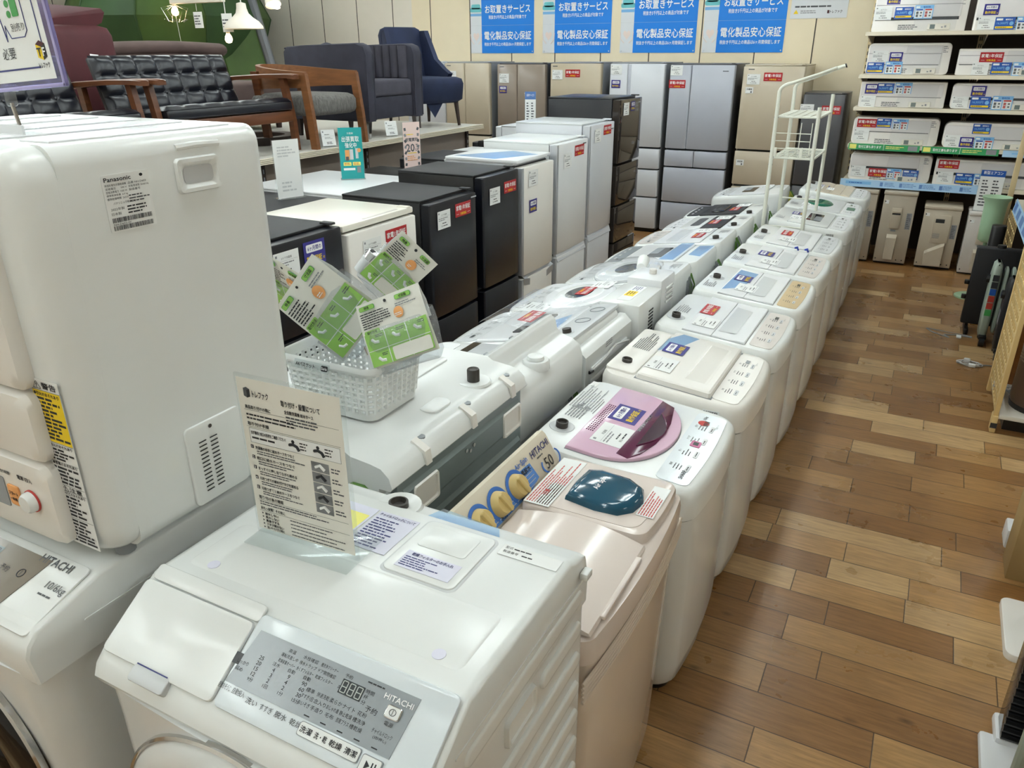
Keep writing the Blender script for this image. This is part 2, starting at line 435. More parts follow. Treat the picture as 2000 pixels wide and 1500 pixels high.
# ------------------------------------------------------------------ sticker templates (x right, y up, z out)
ST = {}
def make_stickers():
    b = MB(); b.box(-.09, .09, -.04, .04, 0, .0008, 'red'); b.text('家電1年保証', 0, .012, .03, 'white_ink', maxw=.16, z=.0012)
    b.text('対象商品', 0, -.024, .017, 'yellow', maxw=.08, z=.0012); b.rect(-.078, -.05, -.025, -.023, 'white_ink', .0012); b.rect(.05, .078, -.025, -.023, 'white_ink', .0012)
    ST['red'] = ('warranty_sticker', b.build('warranty_sticker', data_only=True))
    b = MB(); b.box(-.055, .055, -.043, .043, 0, .0008, 'navy'); b.slab(rrect(-.042, .042, .004, .032, .005), .0008, .0013, 'white_ink')
    b.text('6ヶ月間の', 0, .018, .016, 'navy', maxw=.07, z=.0018); b.text('動作保証', -.004, -.02, .022, 'yellow', maxw=.078, z=.0014); b.text('付', .045, -.025, .010, 'yellow', z=.0014)
    ST['navy'] = ('guarantee_sticker', b.build('guarantee_sticker', data_only=True))
    for nm, seed, t1, t2 in (('tag', 3, '洗濯機', '税込'), ('tagf', 5, '2ドア冷蔵庫', '税込'), ('tagac', 8, 'エアコン', '税込')):
        b = MB(); b.box(-.065, .065, -.05, .05, 0, .0008, 'paper'); b.rect(-.057, -.047, .033, .042, 'ink_grey', .0012)
        b.text(t1, 0, .027, .0095, 'ink', z=.0012, bold=False); b.rect(-.058, .058, .0165, .0172, 'ink_grey', .0012)
        b.lines(-.056, .056, .013, -.006, 2, 'ink_grey', seed, z=.0012)
        b.lines(-.02, .02, -.014, -.024, 1, 'ink', seed+1, z=.0012, full=True); b.text(t2, -.02, -.034, .009, 'ink', z=.0012, bold=False); b.lines(-.008, .032, -.029, -.039, 1, 'ink', seed+2, z=.0012, full=True)
        ST[nm] = ('price_tag', b.build('price_tag', data_only=True))
    b = MB(); b.box(-.03, .03, -.03, .03, 0, .0006, 'paper'); rg = random.Random(2)
    u = -.026
    while u < .024:
        w_ = rg.uniform(.001, .004); b.rect(u, u+w_, .008, .026, 'ink', .001); u += w_+rg.uniform(.001, .003)
    b.lines(-.026, .022, .004, -.026, 4, 'ink_mid', 4, z=.001)
    ST['serial'] = ('serial_sticker', b.build('serial_sticker', data_only=True))
    b = MB(); b.box(-.075, .075, -.048, .048, 0, .0008, 'blue'); b.slab(rrect(-.066, -.018, .024, .04, .003), .0008, .0012, 'white_ink'); b.text('標準取付', .028, .03, .013, 'white_ink', maxw=.08, z=.0012)
    b.text('16,500円', -.018, .002, .022, 'sky', maxw=.09, z=.0012); b.cyl((.05, 0, .0008), (.05, 0, .0014), .016, .016, 'sky', 12); b.rect(-.066, .066, -.038, -.022, 'yellow', .0012); b.lines(-.06, .06, -.025, -.035, 1, 'ink', 3, z=.0016)
    ST['cost'] = ('fitting_cost_card', b.build('fitting_cost_card', data_only=True))
    b = MB(); b.box(-.075, .075, -.055, .055, 0, .0008, 'sky'); b.slab(rrect(-.068, -.035, .032, .046, .003), .0008, .0012, 'paper'); b.text('電源回路', .02, .039, .014, 'blue', maxw=.08, z=.0012)
    for i, (x, c) in enumerate(((-.036, 'blue'), (.036, 'red_ink'))):
        b.rect(x-.032, x+.032, -.048, .026, 'paper', .0011); b.rect(x-.028, x+.028, .012, .024, c, .0014)
        for j in range(2):
            b.rect(x-.024, x-.006, -.016-.024*j, .004-.024*j, 'ink_mid' if i == 0 else 'red_ink', .0014); b.rect(x+.008, x+.022, -.012-.024*j, .000-.024*j, 'ink_mid', .0014)
    ST['grid'] = ('socket_guide_card', b.build('socket_guide_card', data_only=True))
    b = MB(); b.box(-.04, .04, -.03, .03, 0, .0008, 'paper'); b.text('冷蔵室', 0, .01, .018, 'ink', z=.0012); b.rect(.012, .026, -.024, -.008, 'ink_mid', .0012)
    ST['room'] = ('room_card', b.build('room_card', data_only=True))
    b = MB(); b.box(-.04, .04, -.03, .03, 0, .0008, 'paper'); b.text('野菜室', 0, .01, .018, 'ink', z=.0012); b.rect(.012, .026, -.024, -.008, 'ink_mid', .0012)
    ST['veg'] = ('room_card', b.build('room_card', data_only=True))
make_stickers()
def st(parent, kind, m, sc=1.0, label=None):
    o = link(ST[kind][0], ST[kind][1], parent, m @ Matrix.Diagonal((sc, sc, 1, 1)))
    if label: o['label'] = label
    return o
def front(x, y, z, rot=0.0):
    """sticker frame on a face that looks along local +x"""
    return frame((x, y, z), (0, 1, 0), (0, 0, 1)) @ Matrix.Rotation(R(rot), 4, 'Z')
def panel_print(b, w_, h_, seed, ink='ink_mid', m=None, words=('電源', '洗い', 'すすぎ', '脱水', 'スタート', 'コース')):
    """a control panel's print: w_ along x (text right), h_ along y"""
    rg = random.Random(seed)
    n = 4
    for i in range(n):
        x = -w_*.42+i*w_*.84/n+w_*.1
        b.text(words[i % len(words)], x, h_*.30, h_*.085, ink, maxw=w_*.16, m=m, bold=False)
        for j in range(3): b.lines(x-w_*.05, x+w_*.05, h_*(.2-.1*j), h_*(.13-.1*j), 1, ink, seed+i*3+j, m=m)
        b.slab(rrect(x-w_*.05, x+w_*.05, -h_*.32, -h_*.18, h_*.05, 3), 0, .0012, 'grey_light', m=m)
        b.lines(x-w_*.035, x+w_*.035, -h_*.215, -h_*.285, 1, ink, seed+50+i, m=m, z=.0016)
    b.rect(w_*.34, w_*.42, -h_*.05, h_*.12, 'lcd_dark', .0012, m=m)
    b.text(words[4], w_*.38, -h_*.36, h_*.08, ink, maxw=w_*.16, m=m, bold=False)

# ------------------------------------------------------------------ top-loading washers
def washer(label, yc, row='R', w_=.565, d=.53, zf=.79, zb=.84, xf=None, body='steel_white', top='white', lid='split', lidm='white2', panel='panel_beige', pm=None,
           inlet=.1, tag_uv=None, red_uv=None, navy_uv=None, film=None, seed=1, bulge=.022, backbox=False, group=None, serial=True, back='dark_steel', panel_w=.115, cat='washing machine'):
    rz = 0.0 if row == 'R' else math.pi
    xf = xf if xf is not None else (-.43 if row == 'R' else -1.60)
    t = thing('washing_machine', label, cat, (xf, yc, 0), rz, group or ('washing machines facing the aisle' if row == 'R' else 'washing machines in the back-to-back inner row'))
    hw = w_/2; tilt = lambda x: zf+(zb-zf)*(-x/d)
    def lev(z, i=0.0, r=.05, bl=bulge, rf=None):
        return [(x, y, z(x) if callable(z) else z) for x, y in rrect(-d+i, -i, -hw+i, hw-i, r, 5, bl, rf)]
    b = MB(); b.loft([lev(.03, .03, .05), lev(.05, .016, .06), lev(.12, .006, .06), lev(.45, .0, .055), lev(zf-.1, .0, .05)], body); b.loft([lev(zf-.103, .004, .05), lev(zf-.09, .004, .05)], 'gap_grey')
    b.build('cabinet', t)
    b = MB(); b.loft([lev(0, .04, .05), lev(.035, .035, .05)], 'black'); b.build('base', t)
    b = MB(); zs = lambda x: zf-.1+.012+(x/d)*.0
    b.loft([lev(zf-.0965, .0, .05), lev(zf-.094, -.005, .055), lev(lambda x: tilt(x)-.03, -.004, .06), lev(lambda x: tilt(x)-.012, .001, .06), lev(lambda x: tilt(x)-.003, .008, .055), lev(tilt, .018, .05)], top)
    b.build('top_cover', t)
    ang = math.atan2(zb-zf, d)
    T = T_((-d, 0, zb)) @ Matrix.Rotation(ang, 4, 'Y'); L = d/math.cos(ang)
    W = hw-.025
    if lid == 'split':
        b = MB(T); b.box(.128, L-panel_w-.012, -W-.002, W+.002, -.004, .0012, 'gap_grey')  # grey plate just wider than the lid panes, painting the shade in their gap
        b.box(.13, .13+(L-panel_w-.14)*.46, -W, W, -.004, .007, lidm, .002)
        a0, a1 = .132+(L-panel_w-.14)*.46, L-panel_w-.014
        b.prism([(a0, -.004), (a1, -.004), (a1, .006), (a1-.004, .009), (a1-.03, .009), (a1-.075, .0035), (a1-.085, .005), (a0+.015, .0068), (a0, .006)], -W, W, lidm)
        q = (a0*.6+a1*.4); b.loft([[(a0+.012, -.19, .0075), (q+.03, -.17, .0072), (q+.03, .17, .0072), (a0+.012, .19, .0075)], [(a0+.022, -.16, .0105), (q+.022, -.155, .0078), (q+.022, .155, .0078), (a0+.022, .16, .0105)]], 'grey_light')
        b.build('lid', t, smooth=20)
    elif lid == 'raised':
        b = MB(T); b.box(.128, L-panel_w+.004, -W-.002, W+.002, -.004, .0012, 'gap_grey')  # wider grey plate: the shade round the raised lid put into colour
        a0, a1 = .13, L-panel_w
        b.loft([[(x, y, h) for x, y in rrect(a0+i, a1-i, -W+i, W-i, .012, 3)] for h, i in ((-.004, 0), (.018, .004), (.022, .012))], lidm)
        # sunken grip trough
        b.loft([[(x, y, h) for x, y in rrect(.29+i, .385-i*.6, -.2+i, .2-i, .01, 3)] for h, i in ((.0222, 0), (.0226, .004))], lidm)
        b.loft([[(.30, -.19, .0228), (.375, -.19, .0228), (.375, .19, .0228), (.30, .19, .0228)], [(.31, -.17, .036), (.352, -.16, .026), (.352, .16, .026), (.31, .17, .036)]], 'warm_white')
        b.build('lid', t, smooth=20)
    elif lid == 'round':
        b = MB(T); cx = .285; el = lambda rx, ry, h, n=40: [(cx+rx*math.cos(2*math.pi*i/n), ry*math.sin(2*math.pi*i/n), h) for i in range(n)]
        b.loft([el(.168, .25, -.002), el(.168, .25, .0012)], 'gap_grey'); b.loft([el(.165, .247, -.002), el(.163, .244, .012), el(.15, .23, .02)], lidm)  # grey ellipse under the lid paints the shaded gap round it
        b.loft([el(.11, .17, .0201), el(.1, .16, .023), el(.07, .12, .0235)], 'white'); b.loft([el(.062, .11, .0236), el(.05, .1, .0242)], 'smoke'); b.build('lid', t, smooth=25)
    elif lid == 'window':
        b = MB(T); b.box(.128, L-panel_w-.012, -W-.002, W+.002, -.004, .0012, 'gap_grey'); b.slab(rrect(.13, L-panel_w-.014, -W, W, .02), -.004, .009, lidm, .003)  # grey plate first, its colour standing in for shade in the lid gap
        b.build('lid', t)
        b2 = MB(T); b2.slab(rrect(.235, .335, -.12, .14, .012), .009, .0105, 'glass_dark'); b2.slab(rrect(.285, .335, -.11, .05, .01), .0105, .0115, 'gap_grey'); b2.build('lid_window', t)
    elif lid == 'black':
        b = MB(T); b.slab(rrect(.13, L-panel_w-.006, -W, W, .02), -.004, .009, lidm, .003); b.slab(rrect(.26, .36, -.14, .14, .03), .009, .016, 'black_gloss' if lidm == 'black_matte' else 'white', .006)
        b.slab(rrect(.27, .33, -.11, .11, .025), .016, .017, 'dark_gap'); b.build('lid', t)
    elif lid == 'half':
        b = MB(T); b.slab(rrect(.13, .27, -W, W, .012), -.004, .009, 'black_matte', .003); b.slab(rrect(.272, L-panel_w-.01, -W, W, .02), -.004, .009, 'white', .003)
        b.slab(rrect(.3, .365, -.15, .15, .025), .009, .0095, 'smoke'); b.build('lid', t)
    elif lid == 'green':
        b = MB(T); b.slab(rrect(.13, L-panel_w-.01, -W, W, .02), -.004, .008, lidm, .003); n = 24
        b.loft([[(.235+rx*math.cos(2*math.pi*i/n), .02+ry*math.sin(2*math.pi*i/n), h) for i in range(n)] for rx, ry, h in ((.1, .15, .008), (.09, .14, .016), (.05, .09, .022))], 'green_lid'); b.build('lid', t)
        b = MB(T); b.slab(rrect(L-.09, L-.03, -.06, .05, .008), .001, .005, 'green_lid'); b.build('display', t)
    elif lid == 'curved':
        b = MB(T)
        for a0, a1 in ((.13, .24), (.242, .33), (.332, L-panel_w-.012)):
            b.prism([(a0, -.004), (a1, -.004), (a1, .006), ((a0+a1)/2, .012), (a0, .006)], -W, W, lidm)
        b.build('lid', t)
    # control panel strip
    b = MB(T)
    ph = panel_w-.025
    b.slab(rrect(L-panel_w, L-.022, -W+.012, W-.012, .02, 4, bulge*.5), -.002, .0022, panel)
    pmx = T @ frame((L-panel_w/2-.012, 0, .0024), (0, 1, 0), (-1, 0, 0))
    b.M = Matrix(); panel_print(b, w_*.8, ph, seed, m=pmx); b.build('control_panel', t)
    # water inlet in its shallow dish
    if inlet is not None:
        b = MB(T); b.lathe([(.042, .0005), (.04, .002), (.03, .001)], 'grey_light', (.06, inlet), 18); b.lathe([(.02, .001), (.02, .02), (.016, .021), (.013, .012)], 'inlet', (.06, inlet), 16); b.build('water_inlet', t)
    b = MB(T @ frame((.06, inlet+.14 if inlet is not None and inlet < 0 else -.12, .001), (0, 1, 0), (-1, 0, 0))); b.lines(-.06, .06, .03, -.03, 6, 'ink_grey', seed+5); b.build('caution_print', t)
    top_st = lambda u, v, h=.0095, rot=0: T @ frame((u, v, h), (0, 1, 0), (-1, 0, 0)) @ Matrix.Rotation(R(rot), 4, 'Z')
    if tag_uv: st(t, 'tag', top_st(*tag_uv))
    if red_uv: st(t, 'red', top_st(*red_uv), .8)
    if navy_uv: st(t, 'navy', top_st(*navy_uv))
    if serial and row == 'R': st(t, 'serial', frame((-.10, -hw-.006, zf-.045), (1, 0, 0), (0, 0, 1)), 1.0)
    if film:
        b = MB(T); vs = [(u, v, .012+.004*math.sin(u*40)*math.sin(v*25)) for u in (.02, .1, .2, .3, .4) for v in (-.24, -.1, .03, .15, .24)]
        b.raw(vs, [(i*5+j, i*5+j+1, (i+1)*5+j+1, (i+1)*5+j) for i in range(4) for j in range(4)], film); b.build('plastic_film', t)
    if back:
        b = MB(); b.box(-d-.006, -d+.01, -hw+.05, hw-.05, .06, zf-.13, back, .004)
        for i in range(5): b.box(-d-.010, -d-.004, -hw+.09, hw-.09, .14+i*.1, .16+i*.1, back, .003)
        b.build('back_panel', t)
    return t, T, L
def wires(t, x, y, z, seed, cols=('wire_green', 'wire_grey'), ln=.3):
    rg = random.Random(seed)
    for i, c in enumerate(cols):
        b = MB()
        for k in range(3):
            y0 = y+i*.05+k*.012; pts = [(x, y0, z)]
            for q in range(1, 6): pts.append((x-.015-.012*math.sin(q*1.3+k), y0+rg.uniform(-.012, .012), z-ln*q/5*(.8+.1*k)))
            pts.append((x-.012, y0+.03, z-ln*.6)); pts.append((x-.004, y0+.02, z-.02))
            b.tube(pts, .0035, c, 6)
        b.cyl((x-.02, y+i*.05+.012, z-ln*.45), (x-.02, y+i*.05+.012, z-ln*.42), .02, .02, 'tie_blue', 8)
        b.build('earth_wire' if i == 0 else 'power_cord', t)

# right row, near to far ------------------------------------------------
def pink_washer():
    t, T, L = washer('white washing machine with a pink round lid and plum grip, beside the beige twin tub', 2.165, lid=None, panel='panel_blue_white', inlet=-.13, seed=11, panel_w=.12, top='white')
    b = MB(T); W = .25; pts = [(.125, W), (.125, -W)]; n = 30
    for i in range(n+1):
        a = R(-90+180*i/n); pts.append((.19+.215*math.cos(a)**.8 if abs(math.cos(a)) > 1e-6 else .19, W*math.sin(a)))
    g = [(x+(.0025 if x > .19 else -.002), y*1.01) for x, y in pts]
    b.slab(g, -.002, .0012, 'gap_grey'); b.slab(pts, 0, .012, 'pink', .005)  # outer grey slab paints the shade in the gap round the pink lid
    for r in range(4):
        for k in range(16): b.rect(.138+r*.007, .142+r*.007, -.12+k*.0135, -.111+k*.0135, 'plum', .0124)
    b.build('lid', t, smooth=25)
    b = MB(T); b.slab([(.275, -.205), (.315, -.215), (.34, -.17), (.36, -.08), (.366, .0), (.36, .08), (.335, .2), (.285, .225)], .0122, .0145, 'plum', .002)
    b.build('lid_grip_band', t)
    b = MB(T); n = 20; half = [(.312+.05*math.sin(math.pi*i/n), -.13+.26*i/n) for i in range(n+1)]
    b.loft([[(x, y, .0147) for x, y in half], [(x, y, .0150) for x, y in half]], 'plum_dark'); b.tube([(x+.002, y, .0155) for x, y in half], .003, 'plum', 6); b.build('grip_recess', t)
    b = MB(T @ frame((.287, .03, .0146), (0, 1, 0), (-1, 0, 0))); b.text('SIMPLE & COMPACT', 0, 0, .011, 'gap_grey', maxw=.16, z=.0004); b.build('lid_lettering', t)
    st(t, 'tag', T @ frame((.225, -.105, .0125), (0, 1, 0), (-1, 0, 0)), 1.05); st(t, 'navy', T @ frame((.215, .055, .0125), (0, 1, 0), (-1, 0, 0)), 1.1)
    b = MB(T @ frame((L-.072, 0, .0026), (0, 1, 0), (-1, 0, 0))); b.slab(rrect(-.005, .035, -.02, .012, .004), 0, .001, 'magenta'); b.rect(.005, .027, -.012, .004, 'black', .0014); b.lathe([(.019, .0008), (.017, .001)], 'red_ink', (.17, .012), 18); b.text('SHARP', -.19, -.02, .013, 'ink', z=.001); b.text('5.5kg', .21, .015, .012, 'ink_mid', z=.001); b.build('display', t)
    b = MB(T @ frame((.06, .12, .001), (0, 1, 0), (-1, 0, 0))); b.lines(-.1, .1, .045, -.045, 9, 'ink_grey', 3, th=.3); b.rect(-.11, .0, -.048, -.05, 'ink'); b.rect(.09, .13, .02, .045, 'paper', .0004); b.build('caution_label', t)
    b = MB(); b.box(-.012, .012, -.035, -.015, .60, .655, 'tan_box', m=T_((.0, .18, 0))); b.build('energy_label', t)
    b = MB(); b.lines(-.1, .1, .08, -.06, 7, 'ink_grey', 9, m=front(.003, -.05, .2)); b.build('floor_caution_print', t)
pink_washer()
t, T, L = washer('white washing machine with a raised grip lid, just beyond the pink-lidded one', 2.79, lid='raised', lidm='warm_white', top='warm_white', panel='warm_white', inlet=-.15, tag_uv=(.19, -.12, .024), navy_uv=(.19, .06, .024), seed=21, zb=.845)
b = MB(T); b.slab(rrect(.004, .122, -.24, .24, .02), -.002, .008, 'warm_white', .004); b.build('rear_cover', t)
b = MB(T @ frame((.06, .1, .0085), (0, 1, 0), (-1, 0, 0))); b.lines(-.1, .1, .035, -.04, 9, 'ink_mid', 31); b.build('caution_label', t)
b = MB(T); b.raw([(.13, .0, .0225), (.2, .1, .0225), (.24, .235, .0225), (.17, .24, .0225), (.13, .15, .0225)], [(0, 1, 2, 3, 4)], 'film_blue'); b.build('protective_film', t)
washer('white washing machine with a magenta-red sticker on its lid, past the raised-lid one', 3.41, panel='panel_beige', inlet=-.12, tag_uv=(.2, -.12), red_uv=(.17, .06), seed=31)
t, T, L = washer('white washing machine with a gold control panel', 4.03, panel='panel_gold', inlet=.0, tag_uv=(.24, -.10), navy_uv=(.19, .06), seed=41)
b = MB(T); b.raw([(.135, -.2, .0082), (.22, -.1, .0082), (.24, .2, .0082), (.14, .22, .0082)], [(0, 1, 2, 3)], 'film_blue'); b.build('protective_film', t)
washer('white washing machine with a grey panel and purple sticker, beyond the gold-panel one', 4.645, panel='panel_beige', inlet=.0, tag_uv=(.24, -.1), navy_uv=(.19, .06), seed=51)
t, T, L = washer('white washing machine with a red sticker and grey panel in front of the laundry rack', 5.26, panel='grey_light', inlet=.02, tag_uv=(.235, -.08), red_uv=(.2, .09), seed=61)
for k in range(2):
    b = MB(T @ frame((L-.2, -.285, .0), (0, 1, 0), (-1, 0, 0))); b.tube([(0, -.06*k, .0), (.01, .01-.06*k, .012), (-.005, .02-.06*k, .012), (-.01, .005-.06*k, .02)], .006, 'tie_blue', 6); b.build('cable_clip', t)
t, T, L = washer('white washing machine with a rounded top standing under the laundry rack', 6.01, panel='white2', lidm='white', inlet=None, lid='window', tag_uv=(.18, -.1), navy_uv=(.16, .05), seed=71, w_=.56)
washer('white washing machine with a green lid window', 6.61, panel='white2', lid='green', inlet=.1, tag_uv=(.17, -.12), navy_uv=(.17, .0), seed=81)
washer('white washing machine with a cream ribbed lid at the far end by the outdoor units', 7.33, panel='white2', lid='curved', lidm='cream_lid', inlet=.1, tag_uv=(.21, -.06), navy_uv=(.17, .03), seed=91, zf=.8, zb=.86)

# twin tub -----------------------------------------------------------------
def twin_tub():
    t = thing('twin_tub_washer', 'beige twin-tub washing machine with three tan dials and a teal spin lid', 'washing machine', (-.43, 1.437, 0))
    hw, d, z = .314, .40, .875
    b = MB(); lev = lambda zz, i, r=.035, bl=.02: [(x, y, zz) for x, y in rrect(-d+i, -i, -hw+i, hw-i, r, 5, bl)]
    b.loft([lev(.03, .03), lev(.08, .02), lev(.5, .008), lev(z-.13, 0), lev(z-.06, 0)], 'beige_body'); b.build('cabinet', t)
    b = MB(); b.loft([lev(0, .05), lev(.035, .045)], 'black'); b.build('base', t)
    b = MB(); b.loft([lev(z-.075, -.002), lev(z-.07, -.008), lev(z-.03, -.01), lev(z-.008, -.006, .03), lev(z, .006, .03)], 'beige_lid')
    for i in range(5): b.tube([(.022-abs(y)**2*.15, y, z-.095-.012*i) for y in [-.34+.68*k/12 for k in range(13)]], .004, 'beige_body', 6)
    b.build('top_rim', t)
    # wash lid (near half) and spin lid (far half)
    b = MB(); n = 16; prof = [(-.33, z+.004)]+[(-.33+.33*i/n, z+.01+.028*math.sin(math.pi*min(1, (i/n)*.95+.03))) for i in range(n+1)]+[(.004, z+.004)]
    b.prism(prof, -.31, .025, 'beige_lid'); b.box(-.004, .012, -.25, -.02, z+.002, z+.012, 'beige_lid', .004); b.build('wash_lid', t)
    b = MB(); b.slab(rrect(-.335, -.005, .032, .312, .03, 5, .01), z, z+.03, 'beige_lid', .012); b.slab(rrect(-.315, -.03, .05, .295, .03, 5, .01), z+.03, z+.0315, 'beige_lid')
    b.build('spin_lid_frame', t)
    b = MB(); pts = [(-.235, .095), (-.15, .08), (-.09, .085), (-.06, .115), (-.05, .165), (-.065, .215), (-.11, .245), (-.2, .255), (-.235, .24), (-.24, .17)]
    cx, cy = -.145, .168; sc = lambda k, h: [(cx+(x-cx)*k, cy+(y-cy)*k, h) for x, y in pts]
    b.loft([sc(1, z+.031), sc(.98, z+.042), sc(.9, z+.05), sc(.75, z+.054)], 'teal_lid')
    b.text('Air Spin', 0, 0, .02, 'white_ink', m=frame((-.17, .175, z+.0545), (0, 1, 0), (-1, 0, 0)), z=.0006); b.build('spin_lid', t, smooth=50)
    for (u0, u1, v0, v1, sd) in ((-.325, -.255, .04, .29, 1), (-.052, -.008, .11, .26, 2)):
        b = MB(frame(((u0+u1)/2, (v0+v1)/2, z+.0325), (0, 1, 0), (-1, 0, 0))); w_, h_ = (v1-v0)/2, (u1-u0)/2
        b.box(-w_, w_, -h_, h_, 0, .0006, 'paper'); b.lines(-w_*.95, w_*.95, h_*.9, -h_*.9, 9 if sd == 1 else 6, 'red_ink', sd+40, z=.001)
        if sd == 1: b.box(-w_, -w_*.1, -h_, h_*.2, .0006, .001, 'paper'); b.text('注意', -w_*.5, h_*.0, .014, 'red_ink', z=.0014)
        b.build('caution_label', t)
    # dash behind: tilted board with rounded top
    b = MB(); prof = [(-d+.06, z-.02), (-d+.06, z+.005), (-d+.01, z+.088), (-d, z+.095), (-d-.015, z+.09), (-d-.03, z+.06), (-d-.03, z-.25), (-d+.0, z-.25)]
    b.prism(prof, -hw+.01, hw-.012, 'beige_dash'); b.build('control_board', t, smooth=40)
    F = frame((-d+.035, .0, z+.0465), (0, 1, 0), Vector((-.05, 0, .083))); F = F @ T_((0, 0, .001))
    b = MB(F); pts = [(-.30, -.044), (.12, -.044), (.18, -.03), (.17, .018), (.07, .022), (.03, .0), (-.30, -.004)]
    b.slab(pts, 0, .0008, 'dash_blue')
    for k in range(5): b.rect(-.29, .165, -.036+k*.011, -.0345+k*.011, 'beige_dash', .0012)
    for s_, tx in ((-.15, '洗濯時間'), (-.05, '水流/排水'), (.055, '脱水時間')): b.text(tx, s_+.04, -.036, .014, 'ink', z=.0016)
    b.text('風脱水', .14, .010, .016, 'ink', z=.0014); b.text('Air·Spin', .135, .032, .02, 'dash_blue2', z=.001); b.text('HITACHI', .24, .030, .02, 'ink_blue', z=.001); b.lines(.21, .26, .016, .008, 1, 'ink_mid', 3, z=.001); b.text('50', .255, -.018, .032, 'ink', z=.001, bold=False)
    b.ring([(.036, .0006), (.041, .0006), (.041, .0012), (.036, .0012)], (0, 0), 'dash_blue2', 28, m=T_((.265, -.02, 0)) @ Matrix.Diagonal((1.3, .75, 1, 1)), a0=150, a1=400)
    b.build('board_print', t)
    for y in (-.11, -.02, .075):
        b = MB(F @ T_((y, -.004, 0))); b.ring([(.034, .001), (.045, .001), (.045, .002), (.034, .002)], (0, 0), 'dash_blue2', 28, a0=-60, a1=230)
        b.lathe([(.034, .001), (.033, .004), (.028, .02), (.026, .022)], 'knob_tan', n=24); b.slab(rrect(-.007, .007, -.027, .027, .004, 3), .02, .03, 'knob_tan', .003, m=Matrix.Rotation(R(20), 4, 'Z')); b.build('dial', t, smooth=40)
twin_tub()
# ------------------------------------------------------------------ inner row (facing the fridges), near to far
def L0():
    """drum washer seen from behind: local +x is its front (away from the camera), back at x=-d"""
    d, hw, zt = .64, .345, 1.065
    t = thing('drum_washing_machine', 'white drum washing machine seen from behind, grey ribbed steel back, basket on top', 'washing machine', (-1.64, 1.605, 0), math.pi)
    b = MB(); b.box(-d+.015, -.02, -hw+.01, hw-.01, .03, .97, 'steel_white', .02); b.build('cabinet', t)
    b = MB(); b.box(-d+.03, -.04, -hw+.03, hw-.03, 0, .035, 'black'); b.build('base', t)
    # top cover, rounded back lip hanging over the steel
    b = MB(); xs = [(-.01, .95), (-.004, 1.0), (-.02, zt-.01), (-.05, zt), (-d+.13, zt), (-d+.11, zt-.012), (-d+.05, zt-.018), (-d+.02, zt-.024), (-d-.002, zt-.044), (-d-.010, zt-.072), (-d-.004, zt-.08), (-d+.03, zt-.08), (-d+.03, .95)]
    b.prism(xs[::-1], -hw-.008, hw+.008, 'white'); b.build('top_cover', t, smooth=50)
    b = MB(); b.slab(rrect(-.42, -.06, -.27, .12, .015), zt, zt+.006, 'white', .003); b.build('top_plate', t)
    for y in (-.26, -.03, .2):
        b = MB(); b.prism([(-d+.035, zt-.026), (-d-.004, zt-.044), (-d-.011, zt-.075), (-d-.016, zt-.075), (-d-.011, zt-.037), (-d+.03, zt-.014)], y-.012, y+.012, 'warm_white')
        b.cyl((-d+.03, y-.03, zt-.026), (-d+.03, y-.03, zt-.021), .012, .012, 'gap_grey', 12); b.build('clip', t)
    b = MB(); b.lathe([(.055, zt-.018), (.05, zt-.012), (.03, zt-.014)], 'white', (-d+.085, -.19), 20); b.lathe([(.019, zt-.016), (.019, zt+.02), (.017, zt+.024), (.012, zt+.02)], 'inlet', (-d+.085, -.19), 16); b.build('water_inlet', t)
    b = MB(); b.slab(rrect(-d+.06, -d+.12, -.04, .06, .025), zt-.016, zt-.01, 'white', .003); b.build('hook', t)
    b = MB(); b.box(-d-.004, -d+.02, -hw+.02, hw-.02, .06, .988, 'galv', .004)
    for z0, z1 in ((.875, .965), (.735, .835), (.58, .69), (.40, .52), (.2, .34)):
        b.prism([(-d-.004, z0), (-d-.012, z0+.012), (-d-.012, z1-.012), (-d-.004, z1)], -hw+.04, hw-.04, 'galv')
    for y in (-.1, .02): b.box(-d-.014, -d-.011, y-.01, y+.01, .78, .795, 'black')
    b.build('back_panel', t, smooth=20)
    for y in (-.25, .215):
        b = MB(frame((-d-.011, y, .915), (0, -1, 0), (0, 0, 1))); b.loft([[(x, yy, h) for x, yy in rrect(-.055+i, .055-i, -.04+i, .04-i, .008, 3)] for h, i in ((0, 0), (.006, .002), (.006, .008), (.0012, .011))], 'warm_white', cap0=False)
        b.build('carry_handle', t)
    b = MB()
    for y, z in ((-.02, .94), (.02, .94), (0, .931)): b.cyl((-d-.013, y, z), (-d-.016, y, z), .006, .006, 'chrome', 10)
    b.build('screw', t)
    b = MB(); n = 10
    for q in range(2): b.tube([(-d+.09+.05*math.cos(2*math.pi*i/n), hw+.012+q*.012, .93+.05*math.sin(2*math.pi*i/n)) for i in range(n)], .008, 'wire_grey' if q else 'wire_green', 8)
    b.build('drain_hose', t)
L0()
